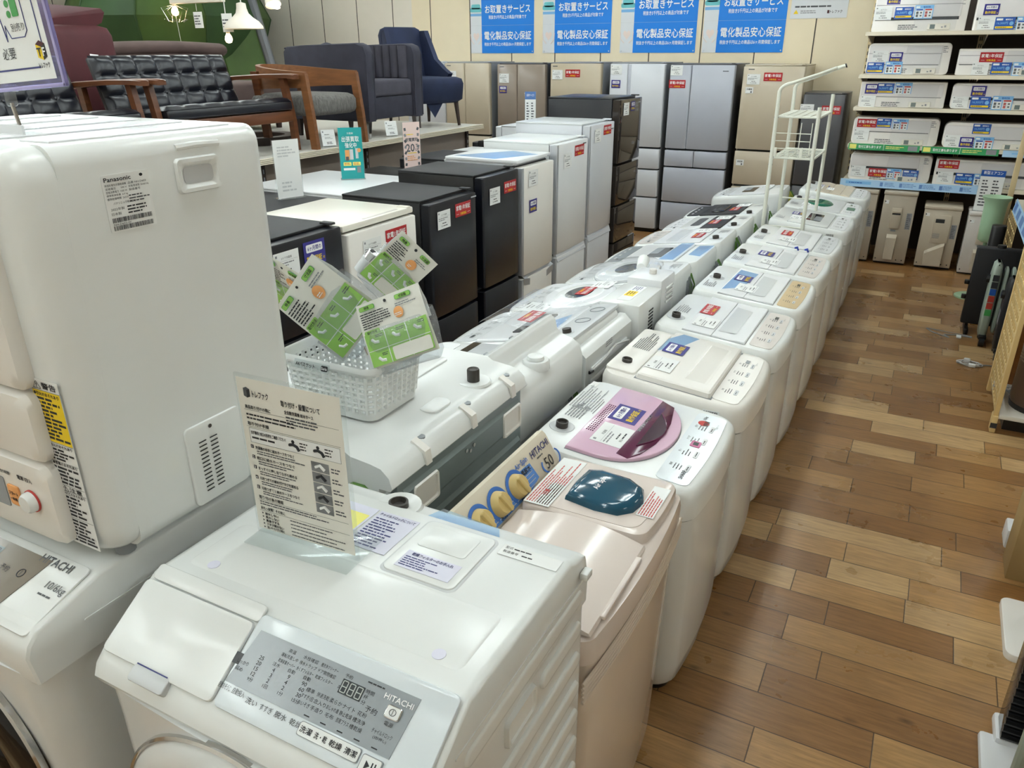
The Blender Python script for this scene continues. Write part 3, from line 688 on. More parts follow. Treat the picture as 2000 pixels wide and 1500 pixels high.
def L1():
    t, T, L = washer('white washing machine with a tall rounded back hump and black lid edge, behind the basket', 2.235, 'L', w_=.56, d=.60, zf=.85, zb=.90, lid=None, inlet=None, seed=101, back=None, xf=-1.66, serial=False, panel='white2')
    b = MB(T); b.slab(rrect(.15, .44, -.255, .255, .02), -.002, .010, 'grey_light', .003); b.box(.40, .436, -.25, .25, .0101, .0112, 'black_gloss'); b.build('lid', t)
    st(t, 'tag', T @ frame((.37, -.03, .0125), (0, 1, 0), (-1, 0, 0))); st(t, 'red', T @ frame((.37, .13, .013), (0, 1, 0), (-1, 0, 0)), .8)
    b = MB(); d = .60
    pr = [(-.445, .90), (-.455, 1.0), (-.475, 1.03), (-.495, 1.035), (-.512, 1.02), (-.52, .985), (-.545, .965), (-.585, .955), (-.615, .935), (-.628, .89), (-.628, .76), (-.615, .745), (-.58, .745)]
    b.prism(pr[::-1], -.275, .275, 'white'); b.build('back_hump', t, smooth=50)
    for y in (-.2, .0, .18):
        b = MB(); b.box(-.474, -.464, y-.012, y+.012, 1.005, 1.03, 'gap_grey', .003, m=T_((-.0, 0, 0))); b.build('hinge_slot', t)
    b = MB(); b.lathe([(.05, .94), (.05, .965), (.045, .972), (.02, .97)], 'white', (-.575, .02), 20); b.lathe([(.03, .972), (.028, .984), (.02, .986)], 'white', (-.575, .02), 20); b.build('pump_cap', t, smooth=40)
    b = MB(); b.lathe([(.045, .95), (.04, .955), (.03, .952)], 'grey_light', (-.585, .2), 18); b.lathe([(.02, .95), (.02, .975), (.014, .978), (.01, .965)], 'inlet', (-.585, .2), 16); b.build('water_inlet', t)
    b = MB(); b.box(-.598, -.59, -.23, .23, .06, .74, 'dark_steel', .004); b.build('back_panel', t)
    wires(t, -.61, -.27, .74, 5)
L1()
def L2():
    t, T, L = washer('white washing machine with its clear protective lid film lifted, back panel moulded in ribs', 2.79, 'L', w_=0.518, d=.58, zf=.82, zb=.93, lid='window', inlet=None, seed=111, xf=-1.66, panel='grey_light', serial=False)
    b = MB(T); b.slab(rrect(.005, .125, -.26, .26, .03), -.002, .012, 'grey_light', .004)
    for y in (-.16, .0): b.ring([(.03, .0122), (.034, .0122), (.034, .014), (.03, .014)], (.07, y), 'gap_grey', 20)
    b.build('rear_cover', t)
    b = MB(T); b.lathe([(.03, .012), (.028, .014), (.02, .013)], 'grey_light', (.065, .17), 16); b.lathe([(.018, .012), (.018, .03), (.01, .03)], 'inlet', (.065, .17), 14); b.build('water_inlet', t)
    b = MB(); prof = [(-.575, .90), (-.60, .90), (-.632, .87), (-.632, .70), (-.60, .665), (-.575, .665)]
    b.prism(prof[::-1], -.255, .255, 'white')
    for k in range(2): b.box(-.637, -.63, -.2, .2, .74+k*.05, .765+k*.05, 'white2', .004)
    b.build('rear_duct', t, smooth=45)
    b = MB(); b.tube([(-.634, .22, .80), (-.645, .1, .815), (-.64, -.05, .83), (-.642, -.2, .80), (-.638, -.235, .74), (-.62, -.245, .62)], .005, 'wire_white', 6); b.cyl((-.636, .225, .802), (-.638, .195, .80), .007, .007, 'black', 8); b.build('power_cord', t)
    b = MB(frame((-.633, 0, .855), (0, -1, 0), (0, 0, 1))); b.lines(-.05, .03, .02, -.01, 3, 'ink_grey', 5); b.build('rating_print', t)
    # lifted clear lid sheet
    b = MB(T); n = 8; ls = []
    for y in (-.25, .25): ls.append([(.13+.27*i/n, y, .012+.085*math.sin(math.pi*.5*i/n)) for i in range(n+1)])
    b.loft(ls, 'film', False, False, closed=False)
    b.raw([(.40, -.25, .097), (.40, .25, .097), (.42, .25, .085), (.42, -.25, .085)], [(0, 1, 2, 3)], 'film'); b.build('lifted_film', t)
    st(t, 'tag', T @ frame((.33, -.1, .05), (0, 1, 0), (-1, 0, -.2))); st(t, 'red', T @ frame((.26, .08, .06), (0, 1, 0), (-1, 0, -.2)), .8)
    b = MB(T); b.raw([(.16, -.1, .0125), (.22, .0, .0125), (.2, .2, .0125), (.14, .16, .0125)], [(0, 1, 2, 3)], 'film_blue'); b.build('protective_film', t)
    wires(t, -.60, .18, .66, 7); wires(t, -.61, -.22, .66, 9, ('wire_white',), .35)
L2()
def L3():
    t, T, L = washer('white washer-dryer with a louvred box on its back and a yellow label', 3.33, 'L', w_=0.528, d=.55, zf=.82, zb=.88, lid='round', inlet=None, seed=121, xf=-1.66, red_uv=(.26, -.02, .026), tag_uv=(.22, -.15, .024), panel='grey_light', serial=False)
    b = MB(); b.box(-.66, -.47, -.05, .27, .70, .935, 'white', .012); b.box(-.655, -.48, -.265, -.055, .72, .965, 'white2', .012); b.build('dryer_box', t)
    b = MB(T_((-.661, .1, .83))); F = frame((0, 0, 0), (0, -1, 0), (0, 0, 1)); b.M = b.M @ F
    for i in range(9):
        for j in range(3): b.box(-.035+j*.022, -.02+j*.022, -.09+i*.016, -.082+i*.016, -.001, .001, 'dark_gap')
    b.build('vent_grille', t)
    b = MB(); 
    for i in range(4): b.box(-.664, -.655, -.22, -.12, .84+i*.022, .852+i*.022, 'white', .004)
    b.build('louvre', t)
    b = MB(frame((-.565, .1, .9358), (0, 1, 0), (-1, 0, 0))); b.box(-.12, .12, -.03, .03, 0, .0006, 'paper'); b.box(-.03, .05, -.024, .02, .0006, .0012, 'yellow'); b.lines(-.02, .045, .015, -.02, 3, 'ink', 4, z=.0016); b.lines(-.11, -.04, .02, -.02, 4, 'ink_blue', 4, z=.001); b.build('caution_label', t)
    b = MB(frame((-.575, -.16, .9658), (0, 1, 0), (-1, 0, 0))); b.lathe([(.018, 0), (.018, .02), (.014, .024)], 'warm_white', (0, 0), 14); b.build('water_inlet', t)
    wires(t, -.62, -.26, .70, 11, ('wire_grey', 'wire_green'), .28)
    b = MB(); b.tube([(-.655, .14, .70), (-.67, .15, .66), (-.66, .17, .58), (-.64, .18, .5)], .006, 'black', 6); b.build('power_cord', t)
L3()
t, T, L = washer('white washing machine under clear wrap with a round lid and blue sticker', 3.87, 'L', w_=0.518, d=.56, zf=.81, zb=.885, lid='round', inlet=.1, seed=131, xf=-1.62, navy_uv=(.20, .12, .012), film=None, panel='grey_light', serial=False)
b = MB(T); n = 20
ls = [[(.30+.2*k*math.cos(2*math.pi*i/n), .27*k*math.sin(2*math.pi*i/n), h) for i in range(n)] for k, h in ((1, .02), (.9, .035), (.5, .045), (.05, .045))]
b.loft(ls, 'film', cap0=False); b.build('plastic_film', t)
b = MB(T); b.cyl((.2, -.02, .06), (.16, .14, .055), .032, .024, 'paper', 14); b.build('rolled_paper', t)
wires(t, -.56, -.24, .82, 15, ('wire_green', 'wire_grey'), .36)
t, T, L = washer('white washing machine with a dark panel and dark lid window, clear film on top', 4.40, 'L', w_=0.508, d=.56, zf=.80, zb=.87, lid='window', inlet=None, seed=141, xf=-1.61, panel='grey_panel', film=None, serial=False, panel_w=.10)
b = MB(T); b.raw([(.14, -.24, .0122), (.22, -.24, .0122), (.23, .2, .0122), (.14, .22, .0122)], [(0, 1, 2, 3)], 'film_blue'); b.raw([(.01, -.2, .003), (.1, -.2, .003), (.1, .05, .003), (.02, .1, .003)], [(0, 1, 2, 3)], 'film_blue'); b.build('protective_film', t)
wires(t, -.57, -.25, .78, 17)
t, T, L = washer('white washing machine with a red sticker, between the dark-window one and the half-black one', 4.925, 'L', w_=0.508, d=.55, zf=.80, zb=.87, lid='split', inlet=.1, seed=151, xf=-1.60, red_uv=(.19, .02), tag_uv=(.19, -.14), serial=False)
wires(t, -.56, -.24, .82, 19, ('wire_grey', 'wire_green'), .3)
t, T, L = washer('white washing machine with a half-black lid', 5.46, 'L', w_=0.528, d=.54, zf=.79, zb=.86, lid='half', inlet=.14, seed=161, xf=-1.59, red_uv=(.22, .02), tag_uv=(.19, -.14), serial=False, body='white', top='white', panel='white2')
wires(t, -.55, -.25, .8, 21, ('wire_green',), .3)
t, T, L = washer('white washing machine with an all-black lid and panel', 6.0, 'L', w_=0.518, d=.54, zf=.79, zb=.86, lid='black', lidm='black_matte', inlet=.2, seed=171, xf=-1.59, red_uv=(.20, .02), tag_uv=(.17, -.14), serial=False, body='white', top='white', panel='black_matte')
wires(t, -.55, -.25, .8, 23, ('wire_green',), .3)
t, T, L = washer('white washing machine at the far end of the inner row by the silver fridge', 6.93, 'L', w_=.56, d=.55, zf=.80, zb=.87, lid='window', inlet=None, seed=181, xf=-1.60, tag_uv=(.17, -.1, .011), serial=False, body='white', top='white', panel='white2')
wires(t, -.56, -.25, .82, 25, ('wire_green', 'wire_yellow'), .25)

# ------------------------------------------------------------------ front drum washer-dryers
def drum_washer(label, xc, yf, main=True):
    """local +x = front. lip at x=0"""
    hw, d, zt, zl = .316, .60, 1.13, 1.037 if main else 1.08
    t = thing('drum_washing_machine', label, 'washing machine', (xc, yf, 0), -math.pi/2)
    b = MB(); lev = lambda z, x1, i=0, r=.02, rf=.05: [(x, y, z) for x, y in rrect(-d+i, x1, -hw+i, hw-i, r, 5, .012, rf)]
    b.loft([lev(.03, -.06, .02), lev(.06, -.05, .006), lev(.6, -.040, 0), lev(.93, -.038, 0), lev(1.0, -.036, 0)], 'steel_white'); b.build('cabinet', t)
    b = MB(); b.box(-d+.03, -.05, -hw+.03, hw-.03, 0, .035, 'black'); b.build('base', t)
    # side panels pressed with slanted ribs (right side is local +y)
    b = MB(); F = frame((0, hw, 0), (-1, 0, 0), (0, 0, 1))  # x: towards back, y: up, z out
    F = frame((0, hw+.0005, 0), (-1, 0, 0), (0, 0, 1)); F = Matrix(((-1, 0, 0, 0), (0, 0, 1, hw+.003), (0, 1, 0, 0), (0, 0, 0, 1)))
    def rib(x0, x1, z): 
        n = 10; r = .014
        lo = lambda s, h: [(x0+r*s*math.cos(R(90+180*i/n)), z+r*s*math.sin(R(90+180*i/n)), h) for i in range(n+1)]+[(x1+r*s*math.cos(R(270+180*i/n)), z+r*s*math.sin(R(270+180*i/n)), h) for i in range(n+1)]
        b.loft([lo(1.3, -.004), lo(1.25, .0), lo(1.05, .003), lo(.7, .0035)], 'white', m=F)
    for i in range(9):
        if not main: break
        z = 1.026-.073*i
        rib(.17 if i == 0 else (.42 if i == 1 else .12), .555, z)
    b.slab([(x, z) for x, z in rrect(.13, .58, 1.056, 1.061, .002, 2)], 0, .002, 'white', m=F)
    b.build('side_ribs', t, smooth=50)
    b = MB(); b.loft([[(x, y, h) for x, y in rrect(.275+i, .38-i, .926+i, .984-i, .010, 4)] for h, i in ((-.004, 0), (.005, .002), (.005, .007), (.0012, .010))], 'white', m=F); b.build('carry_handle', t)
    # top
    b = MB(); W = hw+.003
    prof = [(-d, .995), (-d-.004, 1.05), (-d+.008, 1.10), (-d+.03, 1.112), (-d+.055, 1.118), (-d+.075, zt), (-.177, zt), (-.170, zt-.002), (-.052, zl+.0125), (-.036, zl-.004), (-.028, zl-.025), (-.034, .995)]
    b.loft([[(x, y, z) for x, z in pr_] for y, pr_ in ((-W, [(x*.985-.004, 1.0+(z-1.0)*.93) for x, z in prof]), (-W+.004, [(x, 1.0+(z-1.0)*.97) for x, z in prof]), (-W+.016, prof), (W-.016, prof), (W-.004, [(x, 1.0+(z-1.0)*.97) for x, z in prof]), (W, [(x*.985-.004, 1.0+(z-1.0)*.93) for x, z in prof]))], 'white')
    b.build('top_cover', t, smooth=40)
    if main:
        b = MB(); b.loft([[(x, y, h) for x, y in rrect(-.345+i, -.21-i, -.28+i, .28-i, .015, 3)] for h, i in ((zt, 0), (zt+.0016, .003))], 'white'); b.build('top_step', t)
    sl = frame((-.1720, 0, zt+.0008), (0, 1, 0), Vector((-.1365, 0, zt-.002-zl)))  # x: right (local +y), y: up the slope
    b = MB(sl)
    spl = -.062
    # detergent drawer lid (left) and dash (right)
    if main:
        b.slab(rrect(-hw+.004, spl-.002, -.146, -.018, .01, 3), 0, .006, 'white', .003); b.slab(rrect(-hw+.012, spl+.004, -.016, .012, .008, 3), 0, .005, 'white', .002); b.build('detergent_lid', t)
        b = MB(sl); b.slab(rrect(-hw+.085, -hw+.165, -.168, -.140, .006, 3), -.008, .007, 'grey_light', .003); b.rect(-hw+.09, -hw+.16, -.142, -.140, 'ink_blue', .0074); b.build('lid_latch', t)
        b = MB(sl); b.slab(rrect(spl+.002, hw-.006, -.146, .0, .01, 3), 0, .005, 'panel_blue_white', .003); b.build('control_board', t)
        G = sl @ T_((.097, -.065, .0052)) @ Matrix.Diagonal((1, .85, 1, 1))
        b = MB(G); b.slab([(-.155, -.052), (.150, -.052), (.158, .048), (-.142, .048)], 0, .0008, 'grey_panel'); b.build('display_panel', t)
        I = 'ink'; b = MB(G @ T_((0, 0, .001)))
        cols = [(-.115, ['25', '20', '15', '12', '9分']), (-.085, ['注水', '4', '3', '2', '1回']), (-.055, ['自動', '9', '4', '2', '1分']), (-.025, ['自動', '90', '60', '30', '15分'])]
        for x, ls in cols:
            for i, s_ in enumerate(ls): b.text(s_, x, .006-i*.0098, .0068 if len(s_) < 3 else .0072, I, maxw=.022, bold=False)
        b.text('しっかり', -.142, -.013, .007, I, maxw=.022, bold=False); b.text('弱め', -.143, -.025, .007, I, bold=False); b.rect(-.162, -.148, -.02, .0, 'ink_mid')
        for i, row in enumerate((('高温', '水栓確認', '槽洗浄クリーナー', '予約'), ('運転見直し中', '排水トラップ', 'ドア開閉確認', '洗剤'), ('乾燥容量オーバー', '糸くずフィルター', '乾燥フィルター', 'あと約'))):
            for j, s_ in enumerate(row): b.text(s_, -.07+j*.036, .036-i*.0105, .0066, I, maxw=.032, bold=False)
        b.rect(.031, .071, .006, .03, 'lcd_dark', .0004)
        for q in range(3):
            cx = .038+q*.013
            for (a0, a1, c0, c1) in ((-.004, .004, .0265, .028), (-.004, .004, .0172, .0187), (-.004, .004, .008, .0095), (-.005, -.0035, .009, .018), (.0035, .005, .009, .018), (-.005, -.0035, .018, .027), (.0035, .005, .018, .027)): b.rect(cx+a0, cx+a1, c0, c1, 'lcd_seg', .0008)
        b.text('時間', .081, .026, .007, I, bold=False); b.text('杯', .077, .017, .007, I, bold=False); b.text('分', .077, .008, .007, I, bold=False); b.text('予約', .094, .002, .01, I, bold=False)
        b.text('HITACHI', .128, .032, .0095, 'white_ink'); b.lines(.07, .115, .043, .038, 1, I, 3)
        for i, row in enumerate((('標準', '快速洗乾', '柔らか', 'ナイト', '花粉'), ('すすぎ1回', '念入り', 'おしゃれ着', '静止乾燥', '槽洗浄'), ('おいそぎ', '手造り', '毛布', '部屋プラス', '槽乾燥'))):
            for j, s_ in enumerate(row): b.text(s_, -.010+j*.0235, -.009-i*.0115, .0074, I, maxw=.0215, bold=False)
        b.text('チャイルドロック', .125, -.023, .0075, I, maxw=.034, bold=False); b.text('(3秒押し)', .125, -.032, .006, I, maxw=.026, bold=False)
        b.text('電源', .128, -.006, .007, I, bold=False)
        for j in range(5): b.rect(-.002+j*.03, .008+j*.03, -.0475, -.0455, 'ink')
        b.build('display_print', t)
        b = MB(G); b.slab(rrect(.115, .141, .001, .023, .004, 3), 0, .004, 'chrome', .002); b.slab(rrect(.117, .139, .003, .021, .003, 3), .004, .0048, 'white'); b.ring([(.0048, .0049), (.0056, .0049), (.0056, .0053), (.0048, .0053)], (.128, .012), 'ink', 18); b.rect(.1276, .1284, .008, .016, 'ink', .0053); b.build('power_button', t)
        b = MB(G @ T_((0, 0, .0006)))
        for j, s_ in enumerate(('自動おそうじ', '自動投入', '洗い', 'すすぎ', '脱水', '乾燥')): b.text(s_, -.15+j*.0285, -.064+(.004 if j < 2 else 0), .0105, I, maxw=.024, bold=False)
        b.build('key_print', t)
        b = MB(G); b.slab(rrect(.0, .108, -.078, -.055, .004, 3), 0, .0016, 'gap_grey'); b.slab(rrect(.001, .107, -.077, -.056, .004, 3), .0016, .002, 'white')
        for j, s_ in enumerate(('洗濯', '洗・乾', '乾燥', '清潔')): b.text(s_, .014+j*.0265, -.0665, .0105, I, maxw=.022, z=.0024)
        b.build('course_keys', t)
        b = MB(G); b.slab(rrect(.112, .146, -.086, -.058, .004, 3), 0, .002, 'gap_grey'); b.slab(rrect(.1135, .1445, -.0845, -.0595, .003, 3), .002, .0028, 'white')
        b.raw([(.121, -.079, .003), (.121, -.066, .003), (.129, -.0725, .003)], [(0, 2, 1)], 'ink'); b.rect(.131, .1332, -.079, -.066, 'ink', .003); b.rect(.136, .1382, -.079, -.066, 'ink', .003); b.text('スタート/一時停止', .128, -.092, .006, I, maxw=.045, bold=False, z=.001); b.build('start_button', t)
        # top fittings: inlet dish, filter lid, labels
        b = MB(); b.lathe([(.05, zt-.02), (.046, zt-.008), (.036, zt-.010), (.03, zt-.0125)], 'white', (-.545, -.068), 24); b.lathe([(.02, zt-.014), (.02, zt-.001), (.016, zt+.0), (.012, zt-.009)], 'inlet', (-.545, -.068), 16); b.build('water_inlet', t)
        b = MB(); b.slab(rrect(-.515, -.355, .03, .175, .014), zt-.001, zt+.004, 'white', .002); b.loft([[(x, y, h) for x, y in rrect(-.518-i, -.352+i, .027-i, .178+i, .016)] for h, i in ((zt, .002), (zt+.001, 0))], 'grey_light'); b.slab(rrect(-.50, -.435, .05, .15, .008), zt+.004, zt+.0055, 'white', .001); b.build('filter_lid', t)
        lb = lambda x, y, z=zt: frame((x, y, z+.0006), (0, 1, 0), (-1, 0, 0))
        b = MB(lb(-.392, .104, zt+.004)); b.box(-.055, .055, -.024, .024, 0, .0005, 'paper_lilac'); b.text('乾燥フィルターのお手入れ', 0, .016, .009, 'ink_blue', maxw=.085, z=.0008); b.lines(-.05, .03, .009, -.02, 5, 'ink_blue', 5, z=.0008); b.build('filter_label', t)
        b = MB(lb(-.44, -.03)); b.box(-.045, .045, -.055, .06, 0, .0005, 'paper_lilac'); b.text('チャイルドロックについて', 0, .05, .009, 'ink_blue', maxw=.08, z=.0008); b.lines(-.04, .035, .04, -.05, 11, 'ink_blue', 7, z=.0008); b.build('child_lock_label', t)
        b = MB(lb(-.44, -.13)); b.box(-.05, .05, -.055, .06, 0, .0005, 'paper_lilac'); b.box(-.045, .045, -.03, .035, .0005, .0008, 'lemon'); b.lines(-.04, .03, .03, -.02, 4, 'ink_mid', 8, z=.0012); b.build('caution_label', t)
        b = MB(lb(-.50, .245)); b.box(-.055, .06, -.016, .016, 0, .0005, 'paper'); b.text('型式', -.042, .008, .007, 'ink', z=.0008, bold=False); b.text('製造番号', -.034, -.004, .007, 'ink', z=.0008, bold=False); b.lines(-.032, .02, .011, .004, 1, 'ink', 3, z=.0008); b.lines(-.012, .02, -.001, -.008, 1, 'ink', 3, z=.0008); b.build('rating_label', t)
        b = MB(lb(-.555, .09, zt-.010)); b.raw([(-.09, -.025, 0), (.08, -.025, 0), (.06, .01, 0), (-.07, .02, 0)], [(0, 1, 2, 3)], 'film_blue'); b.build('protective_film', t)
        for y in (-.23, .235):
            b = MB(); b.lathe([(.011, zt), (.011, zt+.0026), (.009, zt+.003)], 'paper_lilac', (-.225, y), 18); b.build('tape_dot', t)
        b = MB(); b.box(-.58, -.555, hw+.004, hw+.02, 1.07, 1.085, 'white', .003); b.build('hose_clip', t)
    else:
        b.slab(rrect(-hw+.01, hw-.01, -.14, .0, .01, 3), 0, .003, 'white', .002); b.build('control_board', t)
        G = sl @ T_((0.055, -.07, .0035))
        b = MB(G); b.slab([(-.20, -.055), (.145, -.055), (.165, .055), (-.2, .055)], 0, .0008, 'brown_panel'); b.build('display_panel', t)
        b = MB(G @ T_((0, 0, .001))); b.rect(-.01, .045, .015, .042, 'lcd', .0004)
        for q in range(3):
            cx = .002+q*.016
            for (a0, a1, c0, c1) in ((-.005, .005, .037, .039), (-.005, .005, .027, .029), (-.005, .005, .018, .02), (-.006, -.004, .019, .029), (.004, .006, .019, .029), (-.006, -.004, .029, .038), (.004, .006, .029, .038)): b.rect(cx+a0, cx+a1, c0, c1, 'lcd_dark', .0008)
        for j in range(4): b.lines(-.12+j*.05, -.085+j*.05, -.005, -.045, 4, 'ink', 60+j)
        b.text('予約', .085, .012, .012, 'ink', bold=False); b.ring([(.007, 0), (.0085, 0), (.0085, .0006), (.007, .0006)], (.128, .015), 'ink', 18); b.rect(.1274, .1286, .01, .02, 'ink', .0007); b.build('display_print', t)
        b = MB(sl @ T_((.272, 0, .0036))); b.text('HITACHI', -.04, -.016, .016, 'ink_mid'); b.text('10/6kg', .005, -.055, .018, 'ink_mid', maxw=.05, bold=False); b.lines(-.02, .03, -.068, -.075, 1, 'ink_mid', 3); b.build('logo_print', t)
        b = MB(sl @ T_((.12, -.126, .0032)) @ Matrix.Diagonal((1, .7, 1, 1))); b.slab(rrect(-.02, .02, -.014, .016, .004, 3), 0, .002, 'red_cover'); b.slab(rrect(-.0188, .0188, -.0128, .0148, .004, 3), .002, .0026, 'white'); b.raw([(-.01, -.007, .003), (-.01, .009, .003), (0, .001, .003)], [(0, 2, 1)], 'ink'); b.rect(.002, .005, -.007, .009, 'ink', .003); b.rect(.008, .011, -.007, .009, 'ink', .003); b.build('start_button', t)
        for j in range(3):
            b = MB(sl @ T_((.07-j*.05, -.126, .0032)) @ Matrix.Diagonal((1, .7, 1, 1))); b.slab(rrect(-.02, .02, -.012, .014, .004, 3), 0, .0024, 'white', .001); b.text(('清潔', '乾燥', '洗濯')[j], 0, 0, .012, 'ink_mid', z=.0028); b.build('course_button', t)
        b = MB(); b.slab(rrect(.33, .40, .93, 1.01, .008), 0, .002, 'white', m=F); b.build('side_cap', t)
    # door with chrome rim
    D = Matrix(((0, 0, 1, -.034), (1, 0, 0, -.012), (0, 1, 0, .72), (0, 0, 0, 1)))
    b = MB(D); n = 56
    def cr(r, h): return [(r*math.cos(2*math.pi*i/n), r*math.sin(2*math.pi*i/n), h) for i in range(n)]
    b.loft([cr(.278, -.01), cr(.278, .01), cr(.272, .018), cr(.24, .03), cr(.215, .032), cr(.205, .02), cr(.19, .012)], 'steel_white' if main else 'black_gloss', cap0=False, cap1=False); b.build('door', t, smooth=50)
    b = MB(D); b.ring([(.276, .004), (.284, .004), (.284, .014), (.28, .018), (.276, .014)], (0, 0), 'chrome', 64); b.build('door_rim', t)
    b = MB(D); b.loft([cr(.2, .0), cr(.196, .024), cr(.18, .034), cr(.17, .03), cr(.16, .012)], 'silver' if main else 'black_gloss', cap0=False, cap1=False); b.loft([cr(.165, .014), cr(.1, .03), cr(.03, .036)], 'glass_dark'); b.build('door_glass', t, smooth=50)
drum_washer('white drum washing machine in front with a grey control panel, acrylic notice on top', -.745, .50, True)
drum_washer('white drum washing machine under the tumble dryer with a brown control panel', -1.457, .446, False)

# ------------------------------------------------------------------ tumble dryer stacked on the left washer
def dryer():
    t = thing('tumble_dryer', 'white tumble dryer stacked on a drum washer, handle recess in its side', 'clothes dryer', (-1.412, .685, 1.135), -math.pi/2)
    hw, z0, z1 = .313, .015, .695   # local +x front, seam at x=0
    b = MB(); prof = rrect(-hw, hw, z0, z1, .032, 6)
    b.loft([[(x, y, z) for y, z in [((yy)*s_, z0+(zz-z0)*1) for yy, zz in prof]] for x, s_ in ((-.40, .97), (-.39, .995), (-.375, 1), (0, 1))], 'white')
    
    b.build('cabinet', t, smooth=40)
    b = MB(); ls = []
    for i in range(9):
        a = R(90*i/8); x = .052*math.sin(a)+.004*(i > 0); k = .05*(1-math.cos(a))
        ls.append([(x, y*(hw-k)/hw, z0+(z-z0)*1+(k*.5 if z < .3 else -k*.5)) for y, z in rrect(-hw, hw, z0, z1, .05, 6)])
    ls.insert(0, [(0.0015, y, z) for y, z in rrect(-hw, hw, z0, z1, .05, 6)])
    b.loft(ls, 'white'); b.build('front_shell', t, smooth=50)
    # door (three shells) and control strip
    for nm, a0, a1 in (('door', .325, .66), ('lower_panel', .195, .32), ('control_board', .035, .19)):
        b = MB(); ls = [[(x, y, z) for y, z in rrect(-hw+.065+i, hw-.088-i, a0+i, a1-i, .02, 4)] for x, i in ((.04, 0), (.070, .0), (.078, .006), (.080, .02))]; b.loft(ls, 'warm_white'); b.build(nm, t, smooth=40)
    F = lambda y, z: frame((.0805, y, z), (0, 1, 0), (0, 0, 1))
    b = MB(F(.165, .115)); b.lathe([(.019, 0), (.018, .012), (.015, .016)], 'white', n=24); b.ring([(.019, .0), (.0205, .0), (.0205, .003), (.019, .003)], (0, 0), 'red_ink', 28); b.build('power_knob', t)
    b = MB(F(.115, .112)); b.slab(rrect(-.016, .016, -.02, .02, .004, 3), 0, .003, 'orange', .001); b.text('スタート', 0, .005, .008, 'ink', maxw=.026, z=.0034); b.text('一時停止', 0, -.007, .007, 'ink', maxw=.026, z=.0034); b.build('start_button', t)
    b = MB(F(.135, .155)); b.text('電源 切/入', .022, 0, .009, 'ink', maxw=.04); b.build('power_print', t); b = MB(F(.135, .155)); b.text('残り時間', -.035, 0, .007, 'ink_mid', maxw=.035); b.build('panel_print', t)
    b = MB(F(.03, .112)); b.slab(rrect(-.07, .06, -.03, .03, .004, 3), 0, .0012, 'grey_panel'); b.lines(-.06, .05, .02, -.02, 4, 'ink', 5, z=.0016); b.build('display_panel', t)
    # handle recess, rating label, grille plate on the right side (local +y)
    S = Matrix(((-1, 0, 0, 0), (0, 0, 1, hw+.0004), (0, 1, 0, 0), (0, 0, 0, 1)))   # x back, y up, z out
    b = MB(S); rr = lambda i, h: [(x, z, h) for x, z in rrect(.2+i, .292-i, .597+i, .655-i, .008, 4)]
    b.loft([rr(0, 0), rr(.002, .006), rr(.008, .006), rr(.014, .001)], 'white', cap0=False, cap1=True)
    b.loft([[(x, z, .0015) for x, z in rrect(.215, .277, .612, .640, .008, 4)], [(x, z, .0018) for x, z in rrect(.215, .277, .612, .640, .008, 4)]], 'grey_light'); b.build('carry_handle', t)
    b = MB(S); b.tube([(.21, .671, -.004), (.25, .673, -.003), (.30, .671, -.004)], .006, 'white', 8); b.build('pressed_rib', t)
    b = MB(S @ T_((.107, .602, 0)) @ Matrix.Diagonal((.8, .6, 1, 1))); b.slab(rrect(-.052, .052, -.072, .072, .004, 3), 0, .0006, 'paper')
    b.text('Panasonic', -.047, .06, .011, 'ink', al='L', z=.001); b.lathe([(.004, .0008), (.003, .001)], 'ink', (.035, .062), 12)
    for i, (s1, s2) in enumerate((('除湿形電気衣類乾燥機', '品番 NH-D603'), ('定格電圧      100 V', '定格周波数 50/60 Hz'), ('定格消費電力  1335 W', '製造番号'), ('標準乾燥容量  6.0 kg', ''), ('標準乾燥時間  265分', ''))):
        b.text(s1, -.047, .046-i*.0085, .006, 'ink', maxw=.046, al='L', z=.001, bold=False)
        if s2: b.text(s2, .003, .046-i*.0085, .006, 'ink', maxw=.046, al='L', z=.001, bold=False)
    b.text('パナソニック株式会社', -.036, .0, .0065, 'ink', maxw=.05, al='L', z=.001, bold=False); b.text('2022年製', -.044, -.014, .007, 'ink', al='L', z=.001, bold=False); b.text('日本製', -.044, -.026, .007, 'ink', al='L', z=.001, bold=False)
    b.lines(.0, .048, .018, -.004, 3, 'ink_mid', 4, z=.001); b.lines(-.008, .048, -.008, -.032, 3, 'ink', 9, z=.001)
    rg = random.Random(5)
    for y0 in (-.048, -.068):
        u = -.045
        while u < .044:
            w_ = rg.uniform(.0006, .002); b.rect(u, u+w_, y0, y0+.012, 'ink', .001); u += w_+rg.uniform(.0005, .0014)
    b.text('NH-D603-W', -.044, -.0525, .005, 'ink', al='L', z=.001, bold=False); b.build('rating_label', t)
    b = MB(S @ T_((.18, .112, 0)) @ Matrix.Diagonal((.78, .8, 1, 1))); b.slab(rrect(-.077, .088, -.10, .10, .012, 4), 0, .005, 'white', .002)
    for i in range(13):
        for x in (-.045, -.012): b.box(x, x+.021, .055-i*.0105, .0575-i*.0105, .0055, .0066, 'dark_gap', m=Matrix.Rotation(R(0), 4, 'Z'))
    b.build('grille_plate', t)
    b = MB(S @ T_((.175, .18, .005))); b.lathe([(.004, 0), (.004, .0015)], 'chrome', n=12); b.build('screw', t)
    # warning strip on the shell's corner side
    
    Wm = frame((.0535, .247, .19), (0, 1, 0), (0, 0, 1)) @ Matrix.Diagonal((1.45, .80, 1, 1))
    b = MB(Wm); b.box(-.024, .024, -.195, .195, .0035, .0041, 'paper')
    z = .0046; b.text('⚠警告', 0, .182, .016, 'ink', maxw=.04, z=z); b.rect(-.0236, .0236, .055, .17, 'yellow', .0044)
